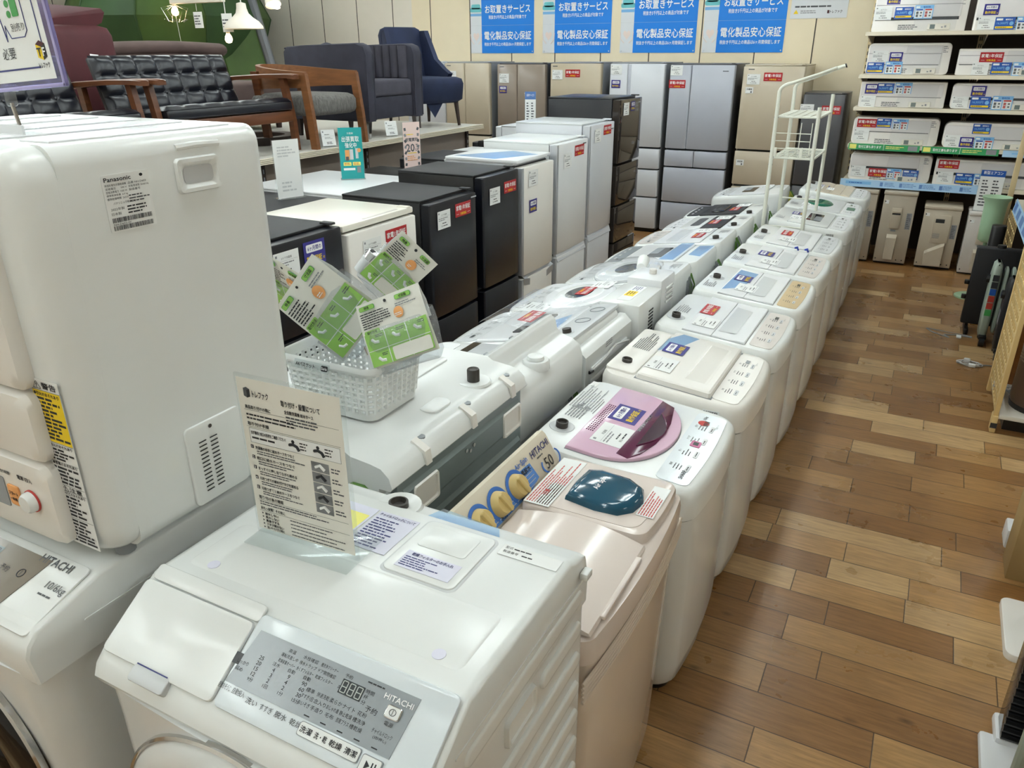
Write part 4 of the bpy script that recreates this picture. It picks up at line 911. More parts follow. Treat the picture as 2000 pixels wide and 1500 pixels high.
    b.text('●引火のおそれあり', -.022, .163, .0085, 'ink', maxw=.043, al='L', z=z)
    b.lines(-.022, .022, .157, .06, 11, 'ink', 13, th=.6, z=z); b.text('●発火のおそれあり', -.022, .048, .0075, 'ink', maxw=.043, al='L', z=z); b.lines(-.022, .022, .042, .012, 4, 'ink', 14, th=.6, z=z)
    b.text('●感電のおそれあり', -.022, .005, .0075, 'ink', maxw=.043, al='L', z=z); b.lines(-.022, .022, -.001, -.045, 5, 'ink', 15, th=.6, z=z)
    b.text('⚠注意', 0, -.055, .013, 'ink', maxw=.036, z=z); b.text('●やけどのおそれあり', -.022, -.067, .0075, 'ink', maxw=.043, al='L', z=z); b.lines(-.022, .022, -.072, -.125, 6, 'ink', 16, th=.6, z=z); b.lines(-.022, .022, -.13, -.19, 7, 'ink', 17, th=.6, z=z)
    for zz in (.171, .054, .009, -.047, -.062, -.128): b.rect(-.024, .024, zz-.0004, zz+.0004, 'ink', z)
    b.build('warning_label', t)
    b = MB()
    for i in range(5): b.box(-.36, -.02, -.27+i*.12, -.2+i*.12, .694, .6975, 'white2', .0015)
    b.build('top_ribs', t)
    for x in (-.36, .0):
        for y in (-.26, .26):
            b = MB(); b.cyl((x, y, -.004), (x, y, .03), .018, .018, 'gap_grey', 12); b.build('foot', t)
dryer()
def clip_sign():
    """price-rail clip on the dryer with a clear lilac sleeve"""
    t = thing('sign_clip_stand', 'clear joint clip stand on top of the dryer holding the lilac-edged sign', 'sign holder', (-1.30, .77, 1.8325))
    b = MB(); b.box(-.035, .035, -.015, .015, 0, .008, 'acrylic', .002); b.box(-.035, .035, -.019, -.015, 0, .014, 'white2'); b.build('base', t)
    b = MB(); b.tube([(0, 0, .008), (-.004, 0, .03), (-.007, 0, .045)], .003, 'chrome', 8); b.build('post', t)
    b = MB(); b.box(-.014, .002, -.006, .006, .04, .066, 'acrylic', .003); b.box(-.02, .016, -.005, .005, .062, .072, 'acrylic', .003); b.box(-.012, .004, -.004, .004, .07, .085, 'acrylic', .003); b.build('joint', t)
    s = thing('hanging_sign', 'paper sign in a clear sleeve with lilac edges at the top left corner', 'sign', (-1.295, .765, 1.9), 0.0)
    A = frame((.147, 0, .005), (1, .0, .07), (-.115, 0, 1))   # origin bottom right corner; up leans left
    b = MB(A); b.box(-.28, 0, 0, .40, -.003, .003, 'lilac', .001); b.box(-.28, 0, 0, .006, -.0035, .0035, 'lilac_edge', .002); b.box(-.007, 0, 0, .40, -.0035, .0035, 'lilac_edge', .002); b.build('sleeve', s)
    b = MB(A); b.box(-.275, -.016, .012, .395, .0032, .0036, 'paper')
    Q = A @ T_((0, 0, .004)); b.M = Q
    b.rect(-.27, -.046, .028, .0305, 'ink_blue'); b.rect(-.0305, -.028, .062, .385, 'ink_blue')
    b.raw([(-.046, .042, 0), (-.034, .038, 0), (-.034, .056, 0), (-.046, .06, 0)], [(0, 1, 2, 3)], 'yellow'); b.raw([(-.034, .038, 0), (-.024, .042, 0), (-.024, .06, 0), (-.034, .056, 0)], [(0, 1, 2, 3)], 'ink'); b.raw([(-.046, .06, 0), (-.034, .056, 0), (-.024, .06, 0), (-.036, .065, 0)], [(0, 1, 2, 3)], 'maroon')
    b.text('T', -.04, .049, .012, 'ink', z=.0006); b.text('F', -.029, .049, .012, 'white_ink', z=.0006); b.text('トレファク', -.035, .031, .008, 'ink', maxw=.026)
    b.text('必要', -.115, .052, .016, 'ink', bold=False); b.text('別売り', -.076, .086, .011, 'ink', bold=False)
    b.tube([(-.11, .068, 0), (-.107, .09, 0), (-.098, .072, 0), (-.065, .072, 0), (-.056, .08, 0), (-.056, .2, 0), (-.056, .36, 0)], .0008, 'ink_blue', 4); b.tube([(-.11, .068, 0), (-.118, .12, 0), (-.13, .15, 0)], .0008, 'ink_blue', 4)
    b.slab(rrect(-.082, -.066, .10, .35, .002, 2), 0, .0004, 'green_dk')
    for y in (.104, .118): b.lathe([(.005, 0), (.005, .0003)], 'green_dk', (-.09, y), 14)
    for y in (.15, .19, .22, .25): b.box(-.1, -.09, y, y+.018, 0, .0004, 'green_dk')
    b.build('print_sheet', s)
clip_sign()
b_ = None
def acrylic_sign():
    t = thing('notice_stand', 'clear acrylic stand with an installation notice on the front drum washer', 'sign', (-.866, .842, 1.1322), R(3))
    b = MB(); b.box(-.113, .113, -.0025, .0025, .003, .322, 'acrylic', .001); b.box(-.113, .113, -.04, .075, .0003, .003, 'acrylic', .001); b.build('acrylic_stand', t)
    b = MB(frame((0, -.0032, 0), (1, 0, 0), (0, 0, 1))); b.box(-.107, .107, .014, .316, -.0004, .0, 'paper_cream'); Z = .0005
    I = 'ink'
    b.raw([(-.094, .283, Z), (-.087, .28, Z), (-.087, .294, Z), (-.094, .297, Z)], [(0, 1, 2, 3)], 'ink_mid'); b.raw([(-.087, .28, Z), (-.08, .283, Z), (-.08, .297, Z), (-.087, .294, Z)], [(0, 1, 2, 3)], I); b.raw([(-.094, .297, Z), (-.087, .294, Z), (-.08, .297, Z), (-.087, .30, Z)], [(0, 1, 2, 3)], 'ink_mid')
    b.text('トレファク', -.058, .289, .013, I, maxw=.035, z=Z); b.text('取り付け・設置について', .025, .283, .0115, I, maxw=.08, z=Z); b.text('全自動洗濯機 給水ホース', .02, .268, .0075, I, maxw=.06, z=Z)
    b.lines(-.008, .09, .262, .244, 3, 'ink_mid', 3, z=Z)
    for s_, y in (('商品取り付けの際に', .263), ('取り付け手順', .231), ('取り付け後の確認', .083), ('あれっ故障？その前に', .06)):
        b.text(s_, -.095, y, .0075, I, maxw=.055, al='L', z=Z); b.rect(-.098, .1, y-.006, y-.0055, I, Z)
    b.lines(-.095, .06, .252, .238, 2, I, 4, z=Z)
    b.box(-.094, .098, .194, .222, 0, .0003, 'paper'); 
    for a0, a1, c0, c1 in ((-.094, .098, .222, .2225), (-.094, .098, .194, .1945), (-.094, -.0935, .194, .222), (.0975, .098, .194, .222)): b.rect(a0, a1, c0, c1, I, Z)
    b.text('まず最初に蛇口の形状をご確認ください！', -.09, .214, .007, I, maxw=.075, al='L', z=Z); b.lines(-.09, -.03, .208, .2, 1, I, 5, z=Z)
    for x in (.0, .052):
        b.tube([(x-.008, .207, Z), (x, .209, Z), (x+.008, .206, Z), (x+.012, .199, Z)], .0028, I, 6); b.lathe([(.004, 0), (.003, .0006)], I, (x, .214), 10); b.lines(x+.014, x+.036, .217, .2, 3, I, 9, z=Z)
    for i, s_ in enumerate(('洗濯機の本体に給水ホースをつなぐ', '蛇口に給水ホースをつなぐ', 'まっすぐに押し当てながら締める', '元栓つぎての締め付けネジを締める', '元栓つぎてと給水ホースをつなぐ')):
        y = .185-i*.0205; b.rect(-.096, -.09, y-.003, y+.004, I, Z); b.text(str(i+1), -.093, y+.0005, .005, 'white_ink', z=Z+.0003); b.text(s_, -.086, y, .0068, I, maxw=.085, al='L', z=Z); b.lines(-.084, .02, y-.005, y-.014, 2, 'ink_mid', 10+i, z=Z)
        yy = .176-i*.0205; b.rect(.034, .071, yy-.009, yy+.010, 'photo_grey', Z); b.tube([(.043, yy, Z), (.053, yy+.005, Z), (.062, yy-.003, Z)], .003, 'ink' if i % 2 else 'paper', 5); b.lines(.075, .098, yy+.006, yy-.006, 2, 'ink_mid', 30+i, z=Z)
    b.lines(-.095, .08, .076, .066, 2, 'ink_mid', 41, z=Z)
    for i, s_ in enumerate(('給水しない', '脱水しない', '異音がする', 'フタが開かない', '洗いやすすぎの時に')):
        y = .049-i*.0075; b.raw([(-.094, y-.002, Z), (-.094, y+.002, Z), (-.09, y, Z)], [(0, 2, 1)], I); b.text(s_, -.087, y, .006, I, maxw=.04, al='L', z=Z); b.lines(-.03, .09, y+.002, y-.0025, 1, 'ink_mid', 50+i, z=Z)
    b.build('notice_sheet', t)
acrylic_sign()
def basket():
    t = thing('plastic_basket', 'white lattice plastic basket of hose packs on the grey-backed washer', 'basket', (-1.283, 1.50, 1.0715)); t.scale = (1.06, 1.06, 1.06)
    b = MB(); H_ = .145
    lv = lambda z, k, r=.03: [(x, y, z) for x, y in rrect(-.135*k, .135*k, -.105*k, .105*k, r*k, 4)]
    b.loft([lv(0, .93), lv(.006, .94)], 'white'); 
    b.loft([lv(.0, .945), lv(.02, .95), lv(.021, .93), lv(.0, .925)], 'white', False, False)
    b.build('bottom', t)
    b = MB(); N = 44
    top, bot = lv(H_-.025, 1.03), lv(.018, .948)
    def along(lp, f):
        P = [Vector(p) for p in lp]; L_ = [0]
        for i in range(len(P)): L_.append(L_[-1]+(P[(i+1) % len(P)]-P[i]).length)
        s_ = f*L_[-1]
        for i in range(len(P)):
            if s_ <= L_[i+1]+1e-9: return P[i].lerp(P[(i+1) % len(P)], (s_-L_[i])/max(1e-9, L_[i+1]-L_[i]))
    for i in range(N): b.tube([along(bot, i/N), along(top, i/N)], .0058, 'white', 5)
    for k in range(1, 7):
        lp = lv(.018+(H_-.045)*k/7, .948+.082*k/7); b.tube(lp+[lp[0]], .005, 'white', 5)
    b.build('lattice', t)
    b = MB(); b.loft([lv(H_-.028, 1.03), lv(H_-.004, 1.045), lv(H_, 1.09), lv(H_-.012, 1.13), lv(H_-.015, 1.12), lv(H_-.006, 1.08), lv(H_-.01, 1.04), lv(H_-.03, 1.015)], 'white', False, False); b.build('rim', t, smooth=60)
    b = MB(frame((-.03, -.1205, H_-.017), (1, 0, 0), (0, .35, 1))); b.box(-.055, .055, -.011, .011, 0, .0008, 'acrylic'); b.text('A4バスケット', -.02, 0, .011, 'ink', maxw=.06, z=.001); b.slab(rrect(.03, .05, -.007, .007, .003, 3), .0008, .0012, 'ink'); b.text('Seria', .04, 0, .007, 'white_ink', maxw=.017, z=.0016); b.build('shelf_label', t)
    # hose packs: folded card with print, clear bag, silver joint
    def pack(label, o, x, y, w_, h_, seed, side=-1):
        p = thing('hose_pack', label, 'packaged hose', o, 0, 'green and white water hose packs in the basket')
        F = frame((0, 0, 0), x, y)
        c = MB(F); n = 8; fr = []
        for i in range(n+1):
            v = h_*i/n; fr.append([(0, -v, .006*math.sin(3*v/h_)), (w_, -v, .006*math.sin(3*v/h_+1))])
        c.loft(fr, 'paper_cream', False, False, closed=False); c.loft([[(a[0], a[1], a[2]-.016*min(1, 4*i/n)) for a in f] for i, f in enumerate(fr[:5])], 'paper', False, False, closed=False)
        c.M = F @ T_((0, 0, .0072)); zz = .0015
        c.rect(w_*.02, w_*.98, -h_*.97, -h_*.47, 'lime', .0); 
        for k in (.33, .66): c.rect(w_*k-.0012, w_*k+.0012, -h_*.97, -h_*.47, 'paper', .0005)
        c.rect(w_*.02, w_*.98, -h_*.735, -h_*.725, 'paper', .0005); c.slab(rrect(w_*.38, w_*.96, -h_*.96, -h_*.76, .004, 2), .0004, .0007, 'paper_cream')
        for q, (u, v) in enumerate(((.12, .56), (.45, .56), (.78, .56), (.15, .85))):
            c.tube([(w_*u, -h_*v, .001), (w_*(u+.04), -h_*(v+.05), .001), (w_*(u+.1), -h_*(v+.06), .001)], .004, 'paper', 5); c.lines(w_*(u+.06), w_*(u+.2), -h_*(v-.06), -h_*(v-.01), 2, 'ink_mid', seed+q, z=.001)
        c.slab(rrect(w_*.06, w_*.3, -h_*.12, -h_*.05, .004, 3), .0002, .0012, 'green_dk'); c.slab(rrect(w_*.065, w_*.295, -h_*.115, -h_*.055, .004, 3), .0012, .0014, 'lime'); c.text('特長', w_*.18, -h_*.085, h_*.045, 'ink', z=.0018)
        c.slab(rrect(w_*.62, w_*.86, -h_*.12, -h_*.05, .004, 3), .0002, .0012, 'green_dk'); c.slab(rrect(w_*.625, w_*.855, -h_*.115, -h_*.055, .004, 3), .0012, .0014, 'lime'); c.text('寸法図', w_*.74, -h_*.085, h_*.045, 'ink', maxw=w_*.2, z=.0018)
        c.slab(rrect(w_*.04, w_*.28, -h_*.49, -h_*.42, .004, 3), .0006, .0014, 'lime'); c.text('取付方法', w_*.16, -h_*.455, h_*.045, 'ink', maxw=w_*.2, z=.0018)
        c.lines(w_*.05, w_*.5, -h_*.15, -h_*.4, 7, 'ink', seed, z=.0016); c.lathe([(h_*.085, .0008), (h_*.08, .0012)], 'orange', (w_*.62, -h_*.3), 20); c.lines(w_*.56, w_*.68, -h_*.3, -h_*.35, 2, 'white_ink', seed, z=.0016)
        c.cyl((w_*.47, -h_*.07, .0), (w_*.47, -h_*.07, .0012), .004, .004, 'dark_gap', 10); c.lines(w_*.6, w_*.95, -h_*.16, -h_*.22, 2, 'ink_grey', seed+9, z=.0012)
        c.build('printed_card', p)
        g = MB(F); ls = []
        for i in range(7):
            v = -h_*(.35+.75*i/6); pf = []
            for k in range(14):
                a = 2*math.pi*k/14; rx = w_*.54*(1-.15*(i == 6)); rz = (.012+.03*math.sin(math.pi*min(1, i/4)))
                pf.append((w_*.5+rx*math.cos(a)*(1+.03*math.sin(5*a+i)), v+.004*math.sin(3*a+i), -.016+rz*math.sin(a)*(1+.1*math.sin(4*a+seed))))
            ls.append(pf)
        g.loft(ls, 'cable_clear', False, True); g.build('clear_bag', p)
        j = MB(F); q = -w_*.04; j.cyl((q, -h_*.62, -.02), (q+.004, -h_*.76, -.018), .017, .017, 'chrome', 16); j.cyl((q+.004, -h_*.76, -.018), (q+.008, -h_*1.0, -.014), .02, .018, 'grey_light', 16); j.cyl((q, -h_*.63, -.02), (q, -h_*.62, -.02), .012, .012, 'dark_gap', 14)
        pts = [(w_*.5+w_*.28*math.cos(a*.35), -h_*.8+h_*.18*math.sin(a*.35), -.022+.012*math.sin(a*.2)) for a in range(40)]
        j.tube(pts, .009, 'grey_light', 8); j.build('hose', p)
    pack('green and white hose pack tilted over at the left of the basket', (-1.50, 1.46, 1.315), (.155, .01, .178), (-.3, -.12, .26), .215, .23, 3)
    pack('upright green and white hose pack at the front right corner of the basket', (-1.205, 1.435, 1.365), (.19, .03, .085), (-.05, .06, .26), .195, .165, 5)
    pack('green and white hose pack standing edgewise at the back of the basket', (-1.150, 1.575, 1.535), (.075, .06, -.10), (.05, .0, .14), .125, .17, 7)
    pack('hose pack half hidden between the dryer and the tilted pack', (-1.60, 1.535, 1.44), (.14, .0, -.05), (.02, -.1, .2), .15, .22, 9)
basket()
# ------------------------------------------------------------------ the room
XL, XR, YB, YF, ZC = -11.5, 3.6, 9.3, -2.2, 3.25
b = MB(); b.rect(XL, XR, YF, YB, 'floor'); struct(b.build('floor'))
b = MB(); b.box(XL, XR, YF, YB, ZC, ZC+.1, 'ceiling'); struct(b.build('ceiling'))
b = MB()
b.box(XL, -6.42, YB, YB+.1, 0, ZC, 'wall'); b.box(-6.42, XR, YB, YB+.1, 0, ZC, 'wall_warm')
for k in range(24):
    x = -9.11-2.4+.6*k-.02
    if x < XR: b.box(x-.006, x+.006, YB-.0015, YB+.01, 0, ZC, 'slit')
struct(b.build('wall_back'))
b = MB(); b.box(XL-.1, XL, YF, YB, 0, ZC, 'wall')
for k in range(18): b.box(XL-.01, XL+.0015, YF+.3+.6*k-.006, YF+.3+.6*k+.006, 0, ZC, 'slit')
struct(b.build('wall_left'))
b = MB(); b.box(XR, XR+.1, YF, YB, 0, ZC, 'wall'); struct(b.build('wall_right'))
b = MB(); b.box(XL, XR, YF-.1, YF, 0, ZC, 'wall'); struct(b.build('wall_front'))
b = MB(); b.box(XL, XR, YB-.012, YB, 0, .08, 'dark_wood'); struct(b.build('baseboard_back'))
# ceiling lights: twin-tube fluorescent battens, rows along the aisles
pr = thing('ceiling_light', 'twin-tube fluorescent batten on the ceiling', 'ceiling light', (0, 0, ZC), 0, 'fluorescent battens on the ceiling')
b = MB(); b.prism([(-.10, 0), (-.10, -.02), (-.04, -.055), (.04, -.055), (.10, -.02), (.10, 0)], -.64, .64, 'white2'); b.build('housing', pr)
b = MB(); b.cyl((-.065, -.6, -.075), (-.065, .6, -.075), .016, .016, 'tube', 8); tube_a = b.build('tube', pr)
b = MB(); b.cyl((.065, -.6, -.075), (.065, .6, -.075), .016, .016, 'tube', 8); tube_b = b.build('tube', pr)
LX, LY = (-9.0, -6.6, -4.4, -2.6, -.9, 1.7), (-1.0, .75, 2.5, 4.25, 6.0, 7.75)
def copy_tree(o, parent=None):
    c = o.copy(); COL.objects.link(c); c.parent = parent
    for ch in list(o.children): copy_tree(ch, c)
    return c
first = True
for x in LX:
    for y in LY:
        if x > 0 and y in (-1.0, 2.5, 6.0): continue
        o = pr if first else copy_tree(pr)
        o.location = (x, y, ZC); first = False

# ------------------------------------------------------------------ posters on the back wall
def poster(x0, x1, label):
    t = thing('poster', label, 'poster', ((x0+x1)/2, YB-.006, 2.23), 0, 'blue service posters on the back wall')
    W, hz = (x1-x0)/2, .305
    F = frame((0, 0, 0), (1, 0, 0), (0, 0, 1)); b = MB(F); wl = -W+W*.36
    b.box(-W, W, -hz, hz+.32, -.004, 0, 'poster_white'); b.box(wl, W, -hz, hz+.32, 0, .001, 'poster_blue'); b.rect(-W, W, .015, .0165, 'grey_light', .0014)
    z = .0016; cx = (wl+W)/2; w2 = W-wl
    b.text('お取置きサービス', cx, .20, .095, 'white_ink', maxw=w2*.86, z=z); b.text('税抜き5千円以上の商品が対象です', cx, .11, .045, 'white_ink', maxw=w2*.72, z=z)
    b.text('電化製品安心保証', cx, -.10, .10, 'white_ink', maxw=w2*.9, z=z); b.text('税抜き千円以上の商品は6ヶ月間保証します', cx, -.20, .042, 'white_ink', maxw=w2*.9, z=z)
    sx = -W+W*.18; b.slab(rrect(sx-.085, sx+.085, .17, .22, .02, 3), .0004, .001, 'seat_teal'); b.slab(rrect(sx-.065, sx+.065, .205, .26, .02, 3), .0004, .001, 'seat_teal'); b.rect(sx-.08, sx+.08, .125, .155, 'sky', .001)
    hp = [(sx+.045*math.sin(a)**3*1.0, -.11+.0035*(13*math.cos(a)-5*math.cos(2*a)-2*math.cos(3*a)-math.cos(4*a))) for a in [2*math.pi*i/24 for i in range(24)]]
    b.slab(hp[::-1], .0004, .001, 'heart_pink'); b.tube([(sx-.08, -.08, .001), (sx-.075, -.15, .001), (sx-.03, -.2, .001)], .006, 'heart_pink', 4); b.tube([(sx+.08, -.08, .001), (sx+.075, -.15, .001), (sx+.03, -.2, .001)], .006, 'heart_pink', 4)
    b.build('printed_sheet', t)
    for x in (-W+.02, W-.02):
        b = MB(F); b.lathe([(.008, .001), (.006, .006)], 'white2', (x, -hz+.02), 8); b.build('pin', t)
poster(-5.52, -4.617, 'blue service poster leftmost of four, above the taupe and champagne fridges')
poster(-4.497, -3.606, 'blue service poster second of four, above the champagne fridge with a red sticker')
poster(-3.49, -2.589, 'blue service poster third of four, above the narrow white fridge and silver fridge')
poster(-2.513, -1.634, 'blue service poster rightmost of four, above the champagne fridge by the grey one')
t = thing('notice_sheet', 'white wall notice with small print beside the rightmost blue poster', 'notice', (-1.32, YB-.006, 2.58))
b = MB(frame((0, 0, 0), (1, 0, 0), (0, 0, 1))); b.box(-.28, .28, -.33, .33, -.004, 0, 'poster_white')
for i in range(6): b.lines(-.24, .2, .25-.09*i, .215-.09*i, 1, 'ink_mid', i+5, z=.001)
b.raw([(-.25, -.285, .001), (-.2, -.285, .001), (-.225, -.245, .001)], [(0, 1, 2)], 'yellow'); b.lines(-.18, .05, -.25, -.285, 2, 'ink_grey', 3, z=.001); b.text('トレファク', .17, -.27, .03, 'ink', maxw=.12, z=.001); b.box(.085, .105, -.285, -.255, 0, .001, 'maroon'); b.build('printed_sheet', t)

# ------------------------------------------------------------------ fridges
def fridge(label, loc, rz, w_, d, h, doors, body, door, gap='dark_gap', bulge=.006, group=None, top=None, dep=.06, edge=None, logo=None, arc=False, hinge=True, stickers=(), rough_top=False, r=.012, feet=True):
    """local +x front (door face at x=0); doors = [(z0, z1, [y splits 0..1])]"""
    t = thing('refrigerator', label, 'refrigerator', loc, rz, group)
    hw = w_/2
    b = MB(); b.box(-d, -dep-.006, -hw+.002, hw-.002, .03, h-.012, body, .006); b.box(-dep-.007, -dep+.001, -hw+.012, hw-.012, .05, h-.02, gap); b.build('cabinet', t)
    b = MB(); b.box(-d+.02, -.05, -hw+.02, hw-.02, 0, .045, 'black'); b.build('base', t)
    b = MB(); b.box(-d, -dep-.002, -hw, hw, h-.014, h, top or body, .005); b.build('top_plate', t)
    if hinge:
        b = MB(); b.slab(rrect(-dep-.03, -.02, hw-.05, hw-.015, .006, 3), h-.002, h+.008, body if body != 'fridge_side' else 'fridge_silver', .004); b.build('hinge_cover', t)
    for z0, z1, sp in doors:
        ys = [0]+list(sp)+[1]
        for a, c in zip(ys[:-1], ys[1:]):
            y0, y1 = -hw+w_*a+.002, -hw+w_*c-.002
            b = MB(); lo = lambda z, i: [(x, y, z) for x, y in rrect(-dep, -i*.5, y0+i, y1-i, r*.5, 4, bulge, r)]
            b.loft([lo(z0+.003, .006), lo(z0+.008, 0), lo(z1-.008, 0), lo(z1-.003, .006)], door); dd = b.build('door', t, smooth=40)
            if edge:
                for yy in (y0, y1-.028) if edge == 'both' else (y0,):
                    b = MB(); b.box(-dep+.004, .001+bulge*.2, yy-.0015, yy+.028, z0+.004, z1-.004, 'silver', .004); b.build('edge_trim', dd)
    if logo:
        b = MB(front(.001+bulge*.75, *logo)); b.rect(-.03, .03, -.004, .004, 'ink_mid' if door not in ('black', 'navy_black', 'black_gloss', 'dark_brown_glass') else 'silver'); b.build('badge', t)
    for s_ in stickers: st(t, s_[0], front(bulge+.0015, s_[1], s_[2]), s_[3] if len(s_) > 3 else 1.0)
    return t
G1, G2 = 'refrigerators along the back wall', 'small refrigerators facing the washing machines'
FY = 8.6
# back wall fridges (front looks at -y): local y -> world x
fridge('white fridge at the left end of the back wall row, mostly behind the blue chair', (-5.80, FY+.02, 0), -math.pi/2, .58, .65, 1.83, [(.05, .95, []), (.96, 1.815, [])], 'fridge_white', 'fridge_white', group=G1)
fridge('champagne two-door fridge beside the navy wing chair', (-5.18, FY, 0), -math.pi/2, .63, .66, 1.83, [(.05, .5, []), (.51, .985, []), (1.0, 1.82, [.45])], 'fridge_side', 'champagne2', group=G1, logo=(-.25, 1.79), stickers=[('tagf', -.21, 1.68), ('red', -.215, 1.57, .88)])
fridge('taupe french-door fridge between two champagne ones', (-4.44, FY, 0), -math.pi/2, .64, .66, 1.82, [(.05, .5, []), (.51, .985, []), (1.0, 1.81, [.42])], 'fridge_dark', 'taupe', group=G1, logo=(-.25, 1.78), stickers=[('tagf', -.22, 1.655), ('navy', -.235, 1.53, .9)])
fridge('champagne fridge with a red sticker beside its price tag, third from the wing chair', (-3.745, FY, 0), -math.pi/2, .63, .66, 1.83, [(.05, .5, []), (.51, .985, []), (1.0, 1.82, [])], 'fridge_side', 'champagne', group=G1, logo=(-.25, 1.79), stickers=[('tagf', -.22, 1.70), ('red', -.03, 1.715)])
t = fridge('white fridge with a narrow left panel carrying a purple sticker', (-3.015, FY, 0), -math.pi/2, .63, .66, 1.83, [(.05, .40, [.34]), (.41, .71, [.34]), (.72, .94, [.34]), (.955, 1.82, [.34])], 'fridge_side', 'fridge_white', group=G1, stickers=[('tagf', -.235, 1.755), ('navy', -.235, 1.61, .95)])
b = MB(); b.box(-.01, .004, -.10, -.065, 1.2, 1.81, 'fridge_silver', .003); b.build('door_handle', t)
fridge('silver-grey six-door fridge in the middle of the back wall', (-2.30, FY, 0), -math.pi/2, .69, .67, 1.82, [(.05, .37, []), (.38, .755, []), (.765, .94, [.48]), (.955, 1.81, [.34])], 'fridge_dark', 'fridge_silver', group=G1, logo=(.25, 1.75), stickers=[('tagf', -.27, 1.755), ('red', -.255, 1.62)])
fridge('champagne fridge with two small room cards behind the laundry rack', (-1.57, FY, 0), -math.pi/2, .61, .66, 1.815, [(.05, .6, [.5]), (.62, .97, []), (.985, 1.80, [])], 'champagne2', 'champagne2', group=G1, logo=(-.22, 1.77), stickers=[('tagf', -.19, 1.675), ('red', .0, 1.70), ('room', -.22, 1.57), ('veg', -.235, .85)])
fridge('short dark grey fridge at the right end of the back wall row', (-1.052, FY, 0), -math.pi/2, .40, .55, 1.555, [(.05, .65, []), (.66, 1.545, [])], 'fridge_dark', 'fridge_dark', group=G1, stickers=[('tagf', -.15, 1.40), ('red', .08, 1.40)])
# middle row (front looks at +x): loc.x = door face
FX = -2.35
def fr(label, y, w_, h, doors, body, door, **kw): return fridge(label, (kw.pop('x', FX), y, 0), 0, w_, kw.pop('d', .60), h, doors, body, door, group=G2, **kw)
fr('short black fridge behind the hose pack basket with a purple sticker', 2.50, .50, 1.225, [(.05, .78, []), (.79, 1.215, [])], 'black_matte', 'navy_black', stickers=[('tagf', -.13, 1.12, 1.15), ('navy', .045, 1.135, 1.25)], d=.56)
t = fr('cream-white small fridge with a red sticker between the black ones', 3.065, .565, 1.20, [(.05, .42, []), (.43, 1.165, [])], 'cream', 'warm_white', top='cream', stickers=[('tagf', -.11, 1.06, 1.1), ('red', .09, 1.09, 1.0)], edge=None, d=.57)
b = MB(); b.box(-.60, -.02, -.288, .288, 1.17, 1.202, 'cream', .008); b.slab(rrect(-.055, -.04, -.1, .18, .004, 2), 1.2015, 1.2035, 'panel_beige'); b.build('worktop', t)
t2 = thing('panel_card', 'blue and white cards leaning on the cream fridge behind the hose packs', 'sign card', (FX+.012, 3.2, .66))
b = MB(front(.004, 0, 0)); b.box(-.09, .09, -.14, .14, 0, .004, 'acrylic'); b.box(-.085, .085, .03, .135, .004, .005, 'blue'); b.text('サービス', 0, .08, .03, 'white_ink', maxw=.13, z=.0055); b.box(-.085, .085, -.135, .03, .004, .0048, 'paper'); b.slab(rrect(-.07, -.04, -.05, .01, .005), .0048, .0054, 'blue'); b.slab(rrect(.0, .07, -.05, .01, .005), .0048, .0054, 'blue'); b.build('printed_card', t2)
fr('black fridge with a red sticker, beyond the cream one', 3.725, .50, 1.205, [(.05, .52, []), (.535, 1.19, [])], 'black_matte', 'navy_black', top='black_matte', stickers=[('tagf', -.12, 1.09, 1.0), ('red', .085, 1.115, .95)], logo=(.21, 1.165))
fr('taller black fridge with a red sticker beside the white fridge', 4.29, .47, 1.265, [(.05, .55, []), (.565, 1.255, [])], 'black', 'navy_black', top='black_matte', stickers=[('tagf', -.10, 1.13, 1.0), ('red', .10, 1.16, .9)], d=.62)
def handle_groove(t, w_, z):
    b = MB(); b.prism([(-.03, z-.012), (.004, z-.05), (.009, z-.045), (-.01, z+.012), (-.03, z+.012)], -w_/2+.03, w_/2-.005, 'fridge_white'); b.build('door_handle', t)
def kink(t, w_, z, k='silver'):
    b = MB(); n = 12
    b.loft([[(-.02, -w_/2+.03+(w_-.035)*i/n, z-.035*math.sin(math.pi*i/n*.5+1.57)*.6) for i in range(n+1)], [(.007, -w_/2+.03+(w_-.035)*i/n, z-.045-.03*math.sin(math.pi*i/n)) for i in range(n+1)], [(.007, -w_/2+.03+(w_-.035)*i/n, z+.002-.03*math.sin(math.pi*i/n)) for i in range(n+1)], [(-.02, -w_/2+.03+(w_-.035)*i/n, z+.02) for i in range(n+1)]], k, False, False, closed=False); b.build('door_handle', t)
t = fr('white fridge with film on its top and a purple sticker', 4.815, .50, 1.275, [(.05, .50, []), (.52, 1.25, [])], 'silver', 'warm_white', top='white2', edge='one', stickers=[('tagf', -.10, 1.17, 1.05), ('navy', -.10, .985, 1.0)], bulge=.01); kink(t, .50, .50)
b = MB(); b.box(-.585, -.03, -.258, .258, 1.273, 1.296, 'white2', .006); b.raw([(-.55, -.2, 1.297), (-.2, -.25, 1.297), (-.05, .1, 1.297), (-.3, .2, 1.297)], [(0, 1, 2, 3)], 'film_blue'); b.build('filmed_top', t)
t = fr('white fridge with grey sides and a red sticker, second white of the row', 5.395, .57, 1.352, [(.05, .53, []), (.55, 1.342, [])], 'steel_white', 'white2', top='white', edge='one', stickers=[('tagf', -.11, 1.215, 1.05), ('red', .10, 1.27, .95)], logo=(.20, 1.31)); handle_groove(t, .57, .54)
t = fr('tall glossy white fridge with a red sticker, third white of the row', 5.965, .53, 1.435, [(.05, .56, []), (.58, 1.425, [])], 'fridge_white', 'fridge_white', top='grey_light', edge='one', stickers=[('tagf', -.11, 1.34, 1.0), ('red', .09, 1.37, .9)], logo=(.2, 1.37), d=.64); handle_groove(t, .52, .57)
